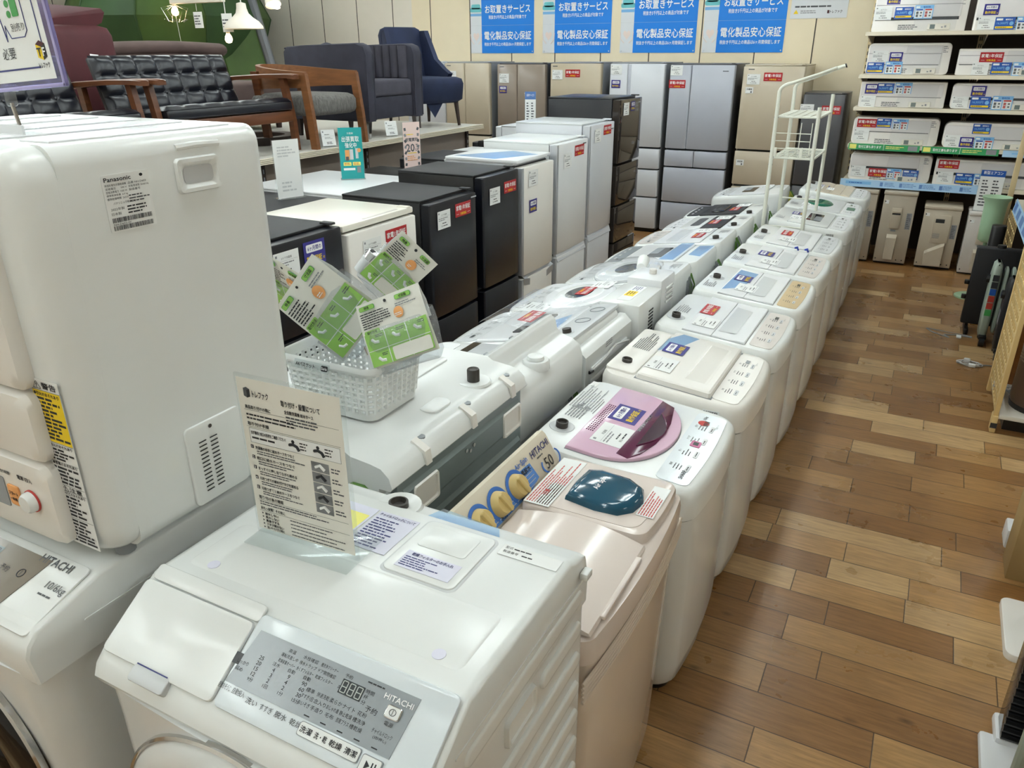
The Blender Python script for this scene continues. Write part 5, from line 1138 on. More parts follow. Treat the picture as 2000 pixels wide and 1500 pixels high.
fr('tallest dark brown fridge at the far end of the middle row', 6.60, .56, 1.59, [(.05, .38, []), (.39, .70, []), (.715, 1.05, []), (1.065, 1.58, [])], 'navy_black', 'dark_brown_glass', top='navy_black', stickers=[('tagf', -.13, 1.50, 1.0), ('navy', .03, 1.515, .9)], d=.65, logo=(.2, 1.54), r=.005)
# second row behind them, backs together (front looks at -x)
G3 = 'refrigerators in the rear half of the middle row'
def fb(label, y, w_, h, body, x=-3.55, d=.55, **kw): return fridge(label, (x, y, 0), math.pi, w_, d, h, [(.05, .5, []), (.51, h-.01, [])], body, body, group=G3, **kw)
fb('black fridge top under the blank white sign, rear row', 3.27, .64, 1.15, 'black_matte', x=-3.78, d=.78, hinge=False)
fb('white fridge top carrying the teal sign', 4.0, .78, 1.168, 'white2', x=-3.92, d=.93, hinge=False)
fb('low black fridge carrying the pink sign, rear row', 4.68, .54, 1.135, 'black', x=-3.85, d=.85)
fb('slightly taller black fridge top behind the pink sign, rear row', 5.24, .54, 1.21, 'black_matte', x=-3.62, d=.60)
fb('film-covered white fridge top, rear row', 5.75, .44, 1.19, 'white2', x=-3.62, d=.60, hinge=False)
fb('low black fridge beyond the filmed one, rear row', 6.23, .46, 1.235, 'black', x=-3.58, d=.54, hinge=False)
fb('white fridge top carrying the tall white sign, rear row', 6.85, .6, 1.32, 'white2', x=-3.65, d=.6, hinge=False)

# ------------------------------------------------------------------ signs on the fridges
def card_sign(label, loc, w_, h_, rz, drawf, base=.06, back='acrylic', tilt=0):
    t = thing('counter_sign', label, 'sign', loc, rz)
    b = MB(); b.box(-w_/2-.006, w_/2+.006, -.002, .002, 0, h_+.006, 'acrylic', .0008); b.box(-w_/2-.006, w_/2+.006, -base*.5, base, 0, .003, 'acrylic', .0008); b.build('acrylic_stand', t)
    b = MB(frame((0, -.0024, .004), (1, 0, 0), (0, 0, 1))); drawf(b, w_, h_); b.build('printed_sheet', t)
def d_blank(b, w_, h_): b.box(-w_/2, w_/2, 0, h_, -.0006, 0, 'paper'); b.lines(-w_*.35, w_*.35, h_*.9, h_*.7, 4, 'grey_light', 3, z=.0006); b.lines(-w_*.3, w_*.3, h_*.3, h_*.1, 3, 'grey_light', 4, z=.0006)
def d_teal(b, w_, h_):
    b.box(-w_/2, w_/2, 0, h_, -.0006, 0, 'sign_teal'); z = .0006
    b.text('冷蔵庫', 0, h_*.89, .013, 'white_ink', z=z, bold=False); b.text('出張買取', 0, h_*.78, .036, 'white_ink', maxw=w_*.74, z=z); b.text('強化中', 0, h_*.66, .034, 'white_ink', maxw=w_*.5, z=z)
    b.box(-w_*.27, -w_*.08, h_*.38, h_*.57, 0, .0006, 'orange'); b.box(-w_*.25, -w_*.12, h_*.36, h_*.44, .0006, .001, 'ink_mid'); b.box(-w_*.07, w_*.08, h_*.38, h_*.58, 0, .001, 'grey_light'); b.box(w_*.18, w_*.3, h_*.4, h_*.6, 0, .001, 'grey_light'); b.lathe([(.013, .0012), (.012, .0016)], 'orange', (w_*.34, h_*.56), 14)
    for x in (-.2, .2): b.slab(rrect(w_*(x-.17), w_*(x+.17), h_*.26, h_*.33, .003, 2), 0, .0008, 'lemon'); b.lines(w_*(x-.14), w_*(x+.14), h_*.32, h_*.27, 2, 'red_ink', 5, z=.0012)
    b.rect(-w_*.38, w_*.12, h_*.17, h_*.215, 'paper', z); b.box(w_*.2, w_*.36, h_*.12, h_*.24, 0, .0006, 'ink_grey')
def d_pink(b, w_, h_):
    b.box(-w_/2, w_/2, 0, h_, -.0006, 0, 'sign_pink'); z = .0006
    b.lines(-w_*.3, w_*.3, h_*.78, h_*.74, 1, 'yellow', 4, z=z); b.text('家電買取', 0, h_*.66, .026, 'ink_mid', maxw=w_*.75, z=z); b.text('20', -w_*.1, h_*.5, .055, 'ink_mid', maxw=w_*.5, z=z); b.text('%', w_*.3, h_*.54, .024, 'ink_mid', z=z); b.text('UP', w_*.3, h_*.46, .02, 'ink_mid', z=z)
    b.rect(-w_*.25, w_*.25, h_*.39, h_*.405, 'yellow', z); b.lines(-w_*.3, w_*.3, h_*.35, h_*.24, 3, 'orange', 3, z=z)
    rg = random.Random(3)
    for i in range(8):
        for x in (-.38, .38): b.box(w_*x-.008, w_*x+.008, h_*(.06+i*.115)-.01, h_*(.06+i*.115)+.01, 0, .0008, 'ink_mid' if i % 2 else 'ink_grey', m=T_((w_*x, h_*(.06+i*.115), 0)) @ Matrix.Rotation(rg.uniform(-.6, .6), 4, 'Z') @ T_((-w_*x, -h_*(.06+i*.115), 0)))
def d_white(b, w_, h_):
    b.box(-w_/2, w_/2, 0, h_, -.0006, 0, 'paper'); b.box(-w_/2, w_/2, h_*.76, h_, 0, .0006, 'blue_grey'); b.text('延長サービス', 0, h_*.89, .022, 'white_ink', maxw=w_*.7, z=.001)
    for x in (-.22, .22): b.lines(w_*(x-.14), w_*(x+.14), h_*.68, h_*.1, 7, 'ink_mid', 4, z=.001)
card_sign('blank white acrylic sign on the black fridge behind the dryer', (-3.335, 3.475, 1.1505), .165, .33, R(72), d_blank)
card_sign('teal acrylic sign on the white fridge top', (-3.39, 4.13, 1.1685), .15, .325, R(42), d_teal)
card_sign('pink acrylic sign reading 20 on a black fridge', (-3.325, 4.73, 1.1355), .14, .35, R(66), d_pink)
card_sign('tall narrow white sign with a blue header on the far white fridge', (-3.40, 6.78, 1.3205), .10, .28, R(20), d_white)
# ------------------------------------------------------------------ furniture on the high display platform
PZ = 1.269
def gondola():
    t = thing('display_platform', 'long white-lipped display platform carrying the sofas and chairs', 'display platform', (-4.09, 4.16, 0))
    b = MB(); b.box(-2.6, -.012, -3.9, 2.92, PZ-.04, PZ, 'shelf_white'); b.build('deck', t)
    b = MB()
    for k in range(4): b.box(-.014, .004-.002*k, -3.9, 2.94, PZ-.04+.011*k, PZ-.032+.011*k, 'shelf_cream', .002)
    b.box(-.04, -.012, 2.92, 2.94, PZ-.04, PZ+.002, 'shelf_cream', .002); b.build('front_lip', t)
    b = MB(); b.box(-2.5, -.16, -.3, 2.85, .0, PZ-.04, 'taupe'); b.box(-2.5, -.22, -3.8, -.3, 0, PZ-.04, 'dark_back'); b.build('back_panel', t)
    for y in (-2.4, .0, 1.2, 2.85):
        b = MB(); b.box(-.2, -.14, y-.02, y+.02, 0, PZ-.04, 'dark_back')
        for i in range(20): b.box(-.1405, -.138, y-.006, y+.006, .1+i*.055, .13+i*.055, 'gap_grey')
        b.build('upright', t)
gondola()
def tuft(F, w_, h_, nx, ny, dep, thick, k='leather', edge=.05):
    """button-tufted cushion: local x width, y height, z out"""
    b = MB(F); rx, ry = nx*8, ny*8; vs = []; 
    for j in range(ry+1):
        for i in range(rx+1):
            u, v = i/rx*nx, j/ry*ny
            row = int(min(v, ny-1e-6)); uu = (u+.0*(row % 2))
            fu, fv = abs(math.sin(math.pi*uu)), abs(math.sin(math.pi*v))
            z = dep*(fu**.35)*(fv**.35)
            ed = min(i/rx, 1-i/rx)*w_; ee = min(j/ry, 1-j/ry)*h_
            z -= .02*max(0, 1-min(ed, ee)/edge)**2
            vs.append((w_*(i/rx-.5), h_*j/ry, thick+z))
    fs = [(j*(rx+1)+i, j*(rx+1)+i+1, (j+1)*(rx+1)+i+1, (j+1)*(rx+1)+i) for j in range(ry) for i in range(rx)]
    b.raw(vs, fs, k); b.box(-w_/2+.004, w_/2-.004, .004, h_-.004, 0, thick-.015, k, .012)
    for j in range(1, ny):
        for i in range(1, nx): b.lathe([(.011, thick-.004), (.008, thick+.006), (.003, thick+.008)], k, (w_*(i/nx-.5), h_*j/ny), 10)
    return b
def sofa():
    """faces local +x"""
    t = thing('sofa', 'black buttoned leather sofa with walnut arms, farther of the pair beside the hoop armchair', 'sofa', (-4.665, 3.99, PZ), 0, 'buttoned leather sofas on the platform'); t.scale = (1.09, 1.09, 1.09)
    W = 1.02
    tuft(frame((-.14, 0, .26), (0, 1, 0), (-.33, 0, 1)), W, .355, 7, 3, .020, .06).build('backrest', t, smooth=60)
    tuft(frame((.40, 0, .268), (0, 1, 0), (-1, 0, -.12)), W, .55, 7, 3, .010, .075).build('seat', t, smooth=60)
    b = MB(); b.box(.33, .38, -W/2, W/2, .19, .26, 'walnut', .006); b.box(-.22, -.17, -W/2, W/2, .16, .22, 'walnut', .006); b.build('frame', t)
    for s in (-1, 1):
        y = s*(W/2+.025)
        b = MB(); b.loft([[(x, y+yy*.035*k, z+zz*.014) for yy, zz in ((-1, -1), (1, -1), (1.0, .6), (.5, 1), (-.5, 1), (-1, .6))] for x, z, k in ((-.33, .44, .7), (-.15, .46, .8), (.15, .475, .95), (.36, .478, 1.25), (.41, .475, 1.1), (.42, .472, .8))], 'walnut'); b.build('armrest', t, smooth=50)
        b = MB(); b.loft([[(x+xx*.022, y+yy*.018, z) for xx, yy in ((-1, -1), (1, -1), (1, 1), (-1, 1))] for x, z in ((.36, 0), (.35, .2), (.30, .465))], 'walnut'); b.build('leg', t)
        b = MB(); b.loft([[(x+xx*.022, y+yy*.018, z) for xx, yy in ((-1, -1), (1, -1), (1, 1), (-1, 1))] for x, z in ((-.34, 0), (-.26, .2), (-.29, .45))], 'walnut'); b.build('leg', t)
        b = MB(); b.box(-.27, .34, y-.012, y+.012, .2, .25, 'walnut', .004); b.build('rail', t)
    return t
s2 = sofa()
s1 = copy_tree(s2); s1.location = (-4.665, 2.70, PZ); s1['label'] = 'black buttoned leather sofa behind the tumble dryer, nearer of the pair'
b = MB(frame((-4.965, 3.50, 1.865), (0, 1, -.1), (-.33, 0, 1))); b.box(-.03, .03, -.06, .06, .06, .0606, 'paper'); b.lines(-.024, .02, .05, -.04, 5, 'ink_mid', 5, z=.0612); tag(b.build('price_card'), 'white price slip pinned at the top corner of the buttoned sofa', 'price tag')
def hoop_chair():
    t = thing('armchair', 'bent-wood hoop armchair with a grey tweed seat', 'armchair', (-4.545, 4.945, PZ)); t.scale = (1.09, 1.09, 1.09)
    n = 20; path = []
    for i in range(n+1):
        a = math.pi*i/n; x = .33-.62*math.sin(a)**.7 if 0 < i < n else .33; y = -.27*math.cos(a)
        path.append((x, y, .50+.045*math.sin(a)))
    b = MB(); ls = []
    for i, (x, y, z) in enumerate(path):
        tx = Vector(path[min(i+1, n)])-Vector(path[max(i-1, 0)]); nn = Vector((tx.y, -tx.x, 0)).normalized()*.016; hh = .05+.035*math.sin(math.pi*i/n)
        ls.append([(x+nn.x, y+nn.y, z), (x-nn.x, y-nn.y, z), (x-nn.x, y-nn.y, z-hh*2), (x+nn.x, y+nn.y, z-hh*2)])
    b.loft(ls, 'oak'); b.build('backrest', t, smooth=30)
    for s in (-1, 1):
        b = MB(); b.loft([[(x+xx*.028, s*.27+yy*.016, z) for xx, yy in ((-1, -1), (1, -1), (1, 1), (-1, 1))] for x, z in ((.36, 0), (.345, .2), (.315, .45), (.31, .49))], 'oak'); b.build('leg', t)
        b = MB(); b.loft([[(x+xx*.03, s*.22+yy*.016, z) for xx, yy in ((-1, -1), (1, -1), (1, 1), (-1, 1))] for x, z in ((-.12, 0), (-.14, .2), (-.18, .5))], 'walnut'); b.build('leg', t)
    b = MB(); ls = [[(x, y, z) for x, y in rrect(-.24+i, .345-i, -.262+i, .262-i, .06, 5, .02)] for z, i in ((.215, .03), (.225, .01), (.25, 0), (.31, 0), (.335, .012), (.35, .04), (.356, .1))]; b.loft(ls, 'tweed'); b.build('seat', t, smooth=60)
    b = MB(); n = 28; b.ring([(.20, 0), (.29, 0), (.29, .055), (.20, .055)], (0, 0), 'dark_wood', n, m=T_((-.35, -.1, 0))); b.build('base_ring', t)
hoop_chair()
def club():
    t = thing('armchair', 'boxy charcoal velvet club chair with a channelled inner back', 'armchair', (-4.63, 5.777, PZ)); t.scale = (1.09, 1.09, 1.09)
    def side(y0, y1, nm):
        b = MB(); pr = [(-.40, .13), (.40, .13), (.405, .62), (.385, .665), (.33, .685), (-.2, .672), (-.36, .662), (-.395, .63)]
        cx, cz = 0, .4; ls = []
        for y, k in ((y0, .975), (y0+.012, 1), (y1-.012, 1), (y1, .975)): ls.append([(cx+(x-cx)*k, y, cz+(z-cz)*k) for x, z in pr])
        b.loft(ls, 'velvet'); 
        for y in (y0+.008, y1-.008): b.tube([(.40, y, .14), (.405, y, .6), (.385, y, .655), (.33, y, .675), (-.2, y, .665), (-.38, y, .65)], .006, 'velvet', 6)
        b.build(nm, t, smooth=50)
    side(-.37, -.27, 'armrest'); side(.25, .37, 'armrest')
    b = MB(); b.box(-.40, -.26, -.30, .30, .13, .665, 'velvet', .03); b.build('backrest', t)
    b = MB()
    for i in range(8): b.cyl((-.22+.075*i, .245, .43), (-.22+.075*i, .245, .67), .04, .04, 'velvet_lt', 12)
    for i in range(7): b.cyl((-.245, -.235+.075*i, .43), (-.245, -.235+.075*i, .66), .04, .04, 'velvet_lt', 12)
    b.build('channel_padding', t, smooth=60)
    b = MB(); b.box(-.25, .385, -.265, .245, .30, .425, 'velvet_lt', .025, 3); b.build('seat_cushion', t); b = MB(); b.box(-.3, .38, -.27, .25, .14, .30, 'velvet', .01); b.build('seat_base', t)
    b = MB(); b.raw([(-.1, -.12, .60), (-.1, .1, .60), (-.12, 0, .735)], [(0, 1, 2)], 'velvet') if False else b.box(-.22, -.12, -.16, .1, .45, .70, 'velvet', .04, m=Matrix.Rotation(.25, 4, 'X')); b.build('cushion', t)
    for x in (-.34, .35):
        for y in (-.32, .32):
            b = MB(); b.loft([[(x+xx*.02*k, y+yy*.02*k, z) for xx, yy in ((-1, -1), (1, -1), (1, 1), (-1, 1))] for z, k in ((0, .6), (.135, 1.1))], 'chrome' if x > 0 else 'dark_wood'); b.build('leg', t)
club()
def wing():
    t = thing('wing_chair', 'navy velvet wing chair with dark tapered legs at the platform end', 'chair', (-4.63, 6.80, PZ), R(-26)); t.scale = (1.06, .98, 1.09)
    b = MB(); ls = []
    for z, x0, th, hw in ((.36, -.22, .10, .27), (.5, -.25, .10, .275), (.65, -.28, .095, .28), (.76, -.31, .085, .28), (.81, -.32, .07, .255), (.83, -.325, .045, .20)):
        ls.append([(x, y, z) for x, y in rrect(x0-th, x0, -hw*.86, hw*.86, .03, 4)])
    b.loft(ls, 'navy_cloth'); b.build('backrest', t, smooth=60)
    for s in (-1, 1):
        b = MB(); prof = [(-.27, .38), (.16, .40), (.20, .44), (.10, .48), (-.05, .56), (-.15, .70), (-.22, .80), (-.31, .80)]
        if s > 0: b.prism(prof, .2, .25, 'navy_cloth')
        else: b.prism([(x*.6-.1, z) for x, z in prof], -.25, -.2, 'navy_cloth')
        b.build('wing', t, smooth=40)
    b = MB(); ls = [[(x, y, z) for x, y in rrect(-.28+i, .36-i, -.29+i, .29-i, .06, 5, .03)] for z, i in ((.20, .05), (.23, .01), (.36, 0), (.40, .012), (.415, .05))]; b.loft(ls, 'navy_cloth'); b.build('seat', t, smooth=60)
    b = MB(); b.raw([(.2, -.28, .24), (.1, -.295, .24), (.15, -.29, .09)], [(0, 1, 2)], 'navy_cloth'); b.build('loose_skirt', t); b = MB(); b.raw([(.30, -.15, .22), (.33, .05, .22), (.33, -.06, .08)], [(0, 1, 2)], 'navy_cloth'); b.build('loose_skirt', t)
    for x in (-.22, .28):
        for y in (-.22, .22):
            b = MB(); b.cyl((x*1.12, y*1.05, .003), (x, y, .22), .014, .024, 'dark_wood', 10); b.build('leg', t)
wing()
def mocha():
    t = thing('sofa', 'mocha brown low sofa behind the buttoned black one', 'sofa', (-6.05, 5.30, PZ+.0), R(4)); t.scale = (1.09, 1.09, 1.13)
    b = MB(); b.box(-.45, .40, -.63, .63, .08, .38, 'mocha', .05, 3); b.build('seat', t)
    b = MB()
    ls = [[(x, y, z) for x, y in rrect(-.45, -.27+k, -.64+i, .64-i, .06, 4)] for z, i, k in ((.2, .0, .03), (.5, .0, .0), (.585, .01, -.01), (.60, .04, -.03))]; b.loft(ls, 'mocha'); b.build('backrest', t, smooth=60)
    b = MB(); b.loft([[(-.36+.11*math.cos(a), y, .625+.055*math.sin(a)+.012*math.cos(y*3)) for a in [2*math.pi*i/14 for i in range(14)]] for y in [-.66+1.32*k/10 for k in range(11)]], 'mocha'); b.build('head_roll', t, smooth=60)
    for x in (-.38, .33):
        for y in (-.55, .55):
            b = MB(); b.cyl((x, y, 0), (x, y, .1), .025, .03, 'dark_wood', 10); b.build('leg', t)
mocha()
def maroon():
    t = thing('floor_chair', 'maroon folded box chair standing behind the nearer leather sofa', 'chair', (-5.60, 3.76, PZ), R(0)); t.scale = (1.05, 1.0, 1.1)
    b = MB(); ls = [[(x, y, z) for x, y in rrect(-.24+i, .24-i, -.25+i, .25-i, .05, 4)] for z, i in ((0, .02), (.03, 0), (.6, 0), (.72, .004), (.765, .02), (.78, .06))]; b.loft(ls, 'maroon'); b.build('seat', t, smooth=60)
    b = MB(); b.loft([[(-.30, -.27, .50), (.1, -.27, .60), (.12, .25, .80), (-.25, .25, .80)], [(-.30, -.30, .78), (.12, -.29, .80), (.14, .27, .86), (-.25, .27, .87)], [(-.28, -.33, .93), (-.05, -.26, .88), (.12, .26, .885), (-.2, .26, .89)]], 'maroon'); b.build('backrest', t, smooth=50)
maroon()
def price_card(label, x, y, z, rz=R(80), lean=.25):
    t = thing('price_card_stand', label, 'price tag', (x, y, z), rz)
    b = MB(); b.box(-.05, .05, -.02, .02, 0, .003, 'acrylic'); b.prism([(.0, 0), (.004, 0), (.034, .12), (.03, .12)], -.05, .05, 'acrylic', 'x'); b.build('stand', t)
    b = MB(frame((0, -.003, .0), (1, 0, 0), (0, lean, 1))); b.box(-.055, .055, .01, .13, 0, .0006, 'paper'); b.rect(-.045, -.035, .108, .12, 'ink_grey', .001); b.lines(-.03, .03, .098, .088, 1, 'ink_mid', 3, z=.001); b.rect(-.05, .05, .08, .0807, 'ink_mid', .001); b.lines(-.03, .04, .075, .06, 2, 'ink_grey', 4, z=.001); b.lines(-.02, .03, .04, .02, 2, 'ink', 5, z=.001); b.build('card', t)
price_card('curled white price card in front of the hoop armchair', -4.17, 4.83, PZ, R(62))
price_card('flat white price card under the club chair', -4.2, 5.69, PZ, R(62))
b = MB(T_((-4.17, 2.25, PZ))); b.box(-.03, .04, -.12, .10, 0.001, .45, 'tan_box', .004); tag(b.build('cardboard_box'), 'small tan carton at the left edge behind the dryer', 'box')

# ------------------------------------------------------------------ tent, lamps
def tent():
    t = thing('tent', 'green domed tent with a pale panel, pitched in the far left corner', 'tent', (-9.3, 7.85, 0))
    n = 10; prof = [(.62, .02), (.95, 1.4), (1.12, 1.9), (1.28, 2.36), (1.05, 2.85), (.5, 3.1), (.02, 3.15)]
    for i in range(n):
        a0, a1 = 2*math.pi*i/n+.25, 2*math.pi*(i+1)/n+.25
        b = MB(); vs = []; 
        for r, z in prof: vs += [(r*math.cos(a0), r*math.sin(a0), z), (r*.985*math.cos((a0+a1)/2), r*.985*math.sin((a0+a1)/2), z), (r*math.cos(a1), r*math.sin(a1), z)]
        fs = []
        for j in range(len(prof)-1):
            for k in (0, 1): fs.append((j*3+k, j*3+k+1, (j+1)*3+k+1, (j+1)*3+k))
        am = math.degrees((a0+a1)/2) % 360
        b.raw(vs, fs, 'tent_pale' if 185 < am < 222 else ('tent_green2' if i % 2 else 'tent_green')); b.build('panel', t, smooth=20)
        b = MB(); b.tube([(r*1.003*math.cos(a0), r*1.003*math.sin(a0), z) for r, z in prof], .012, 'tent_green2', 6); b.build('pole', t)
    b = MB(); b.loft([[(.2, .15, 2.9), (.7, -.05, 3.0), (1.05, .35, 2.9)], [(.6, -.2, 1.8), (1.2, -.2, 1.5), (1.5, .3, 1.5)], [(.9, -.3, .05), (1.5, -.2, .03), (1.8, .3, .03)]], 'tent_green', False, False, closed=False); b.build('side_flap', t)
    b = MB(); b.tube([(1.05, .34, 2.95), (1.5, .28, 1.5), (1.8, .28, .05)], .06, 'tent_grey', 8); b.build('flap_edge', t)
tent()
def pendant(label, x, y, zb):
    t = thing('pendant_lamp', label, 'pendant lamp', (x, y, zb))
    b = MB(); b.lathe([(.215, 0), (.21, .03), (.17, .08), (.11, .12), (.07, .16), (.055, .21), (.05, .26), (.012, .27)], 'lamp_white', n=32); b.build('lamp_shade', t, smooth=60)
    b = MB(); b.tube([(0, 0, .26), (0, 0, ZC-zb)], .007, 'wire_white', 6); b.build('cord', t)
pendant('white dome pendant lamp hanging in front of the green tent', -7.13, 7.0, 2.19)
def bulb(label, x, y, z, m='bulb', cord='wire_white', cage=False):
    t = thing('bulb_lamp', label, 'lamp', (x, y, z))
    b = MB(); b.lathe([(.004, -.055), (.03, -.045), (.042, -.015), (.036, .015), (.018, .045), (.016, .05)], m, n=16); b.build('light_bulb', t, smooth=80)
    b = MB(); b.cyl((0, 0, .045), (0, 0, .12), .022, .02, 'lamp_white', 12); b.tube([(0, 0, .11), (0, 0, ZC-z)], .006, cord, 6); b.build('socket', t)
    if cage:
        b = MB()
        for i in range(8):
            a = i*math.pi/4; b.tube([(.02*math.cos(a), .02*math.sin(a), .06), (.15*math.cos(a+.3), .15*math.sin(a+.3), .0+.03*(i % 2)), (.09*math.cos(a+.6), .09*math.sin(a+.6), -.12), (.13*math.cos(a+1.1), .13*math.sin(a+1.1), -.09)], .003, 'chrome', 5)
        b.build('wire_cage', t)
    return t
t = bulb('glowing bulb in a spiky wire cage in front of the green tent', -8.2, 7.0, 2.40, cage=True)
b = MB(); b.tube([(0, 0, -.05), (.03, 0, -.5), (.03, 0, -.62)], .003, 'wire_white', 5); b.box(.0, .11, -.002, .002, -.9, -.62, 'paper'); b.lines(.01, .1, -.66, -.72, 2, 'ink_mid', 3, m=frame((0, -.003, 0), (1, 0, 0), (0, 0, 1))); b.build('price_tag', t)
t = bulb('bare glowing bulb on a white rod beside the dome pendant', -7.39, 7.0, 2.10)
b = MB(); b.box(-.85, .0, -.03, .03, .37, .42, 'lamp_white', .008); b.build('crossbar', t)
b = MB(); b.tube([(-.45, 0, .37), (-.45, 0, .29)], .004, 'wire_white', 5); b.box(-.51, -.37, -.004, -.001, .11, .28, 'paper'); b.lines(-.5, -.39, .25, .14, 4, 'ink_mid', 6, m=frame((0, -.005, 0), (1, 0, 0), (0, 0, 1))); b.build('price_tag', t); b = MB(); b.box(.0, .16, -.064, -.06, .06, .25, 'paper'); b.lines(.01, .15, .2, .1, 3, 'ink_mid', 7, m=frame((0, -.065, 0), (1, 0, 0), (0, 0, 1))); b.build('price_tag', t)
def spot(label, x, y, z, lit):
    t = thing('track_spotlight', label, 'spotlight', (x, y, z))
    b = MB(); b.cyl((0, 0, 0), (-.12, .06, .25), .085, .05, 'lamp_white', 16); b.tube([(-.1, .05, .2), (-.1, .05, ZC-z)], .02, 'lamp_white', 8); b.build('lamp_housing', t)
    b = MB(); b.lathe([(.075, -.004), (.06, -.018), (.02, -.025)], 'spot' if lit else 'gap_grey', n=16, m=Matrix.Rotation(.45, 4, 'Y')); b.build('lens', t)
spot('unlit white spotlight above the maroon chair', -9.60, 7.0, 2.50, False)
spot('lit spotlight at the left of the green tent', -8.82, 7.0, 2.50, True)
spot('lit spotlight right of the dome pendant', -6.65, 7.0, 2.42, True)

# ------------------------------------------------------------------ air conditioner shelves
AY = 8.40
SH = (2.10, 1.737, 1.452, 1.115, .775)
def ac_shelf():
    t = thing('gondola_shelf', 'cream shop shelving with a dark back, holding the air conditioners', 'shelving', (-.75, AY, 0))
    b = MB(); b.box(.02, 2.6, .72, .78, 0, 3.0, 'dark_back'); b.build('back_panel', t)
    for x in (-.03, .93, 1.9):
        b = MB(); b.box(x, x+.045, .66, .74, 0, 3.0, 'post_cream', .003)
        for i in range(44): b.box(x+.012, x+.02, .655, .662, .1+i*.062, .135+i*.062, 'dark_gap'); b.box(x+.028, x+.036, .655, .662, .1+i*.062, .135+i*.062, 'dark_gap')
        b.build('upright', t)
    for i, z in enumerate(SH):
        b = MB(); b.box(.0, 2.6, -.03, .70, z-.032, z-.004, 'shelf_cream', .003); b.prism([(-.035, z-.034), (-.028, z-.034), (-.022, z-.002), (-.029, z-.002)], .0, 2.6, 'shelf_cream', 'x')
        for x in (.02, .98):
            b.prism([(.68, z-.03), (.02, z-.03), (.02, z-.045), (.68, z-.12)], x-.004, x+.004, 'shelf_cream', 'x')
        s_ = b.build('shelf', t)
        if i == 3:
            F = frame((.012, -.040, z-.022), (1, 0, 0), (0, .15, 1)); c = MB(F)
            for k in range(2):
                x0 = .0+k*.64; c.box(x0, x0+.62, -.03, .028, 0, .002, 'strip_green'); c.box(x0+.01, x0+.07, -.02, .02, .002, .0026, 'lemon'); c.text('取付工事も承ります', x0+.19, 0, .026, 'white_ink', maxw=.2, z=.003); c.rect(x0+.31, x0+.313, -.028, .026, 'paper', .003); c.lines(x0+.33, x0+.5, .015, -.015, 2, 'lemon', 6, z=.003); c.box(x0+.52, x0+.6, -.022, .022, .002, .0028, 'ink_grey')
            c.box(1.29, 1.75, -.034, .024, 0, .002, 'strip_blue'); c.lines(1.36, 1.6, .01, -.015, 1, 'sky', 6, z=.003); c.build('rail_card', s_)
        if i == 4:
            F = frame((-.01, -.040, z-.022), (1, 0, 0), (0, .15, 1)); c = MB(F); c.box(0, 1.20, -.036, .034, 0, .002, 'strip_blue')
            c.box(.05, .28, -.012, .016, .002, .0028, 'sky'); c.lines(.08, .25, .01, -.008, 1, 'blue', 7, z=.0032)
            for k in range(5): c.lines(.40+k*.16, .52+k*.16, .02, -.02, 3, 'blue_grey', 8+k, z=.0026); c.box(.36+k*.17, .385+k*.17, -.02, .018, .002, .0028, 'blue_grey')
            c.build('rail_card', s_)
ac_shelf()
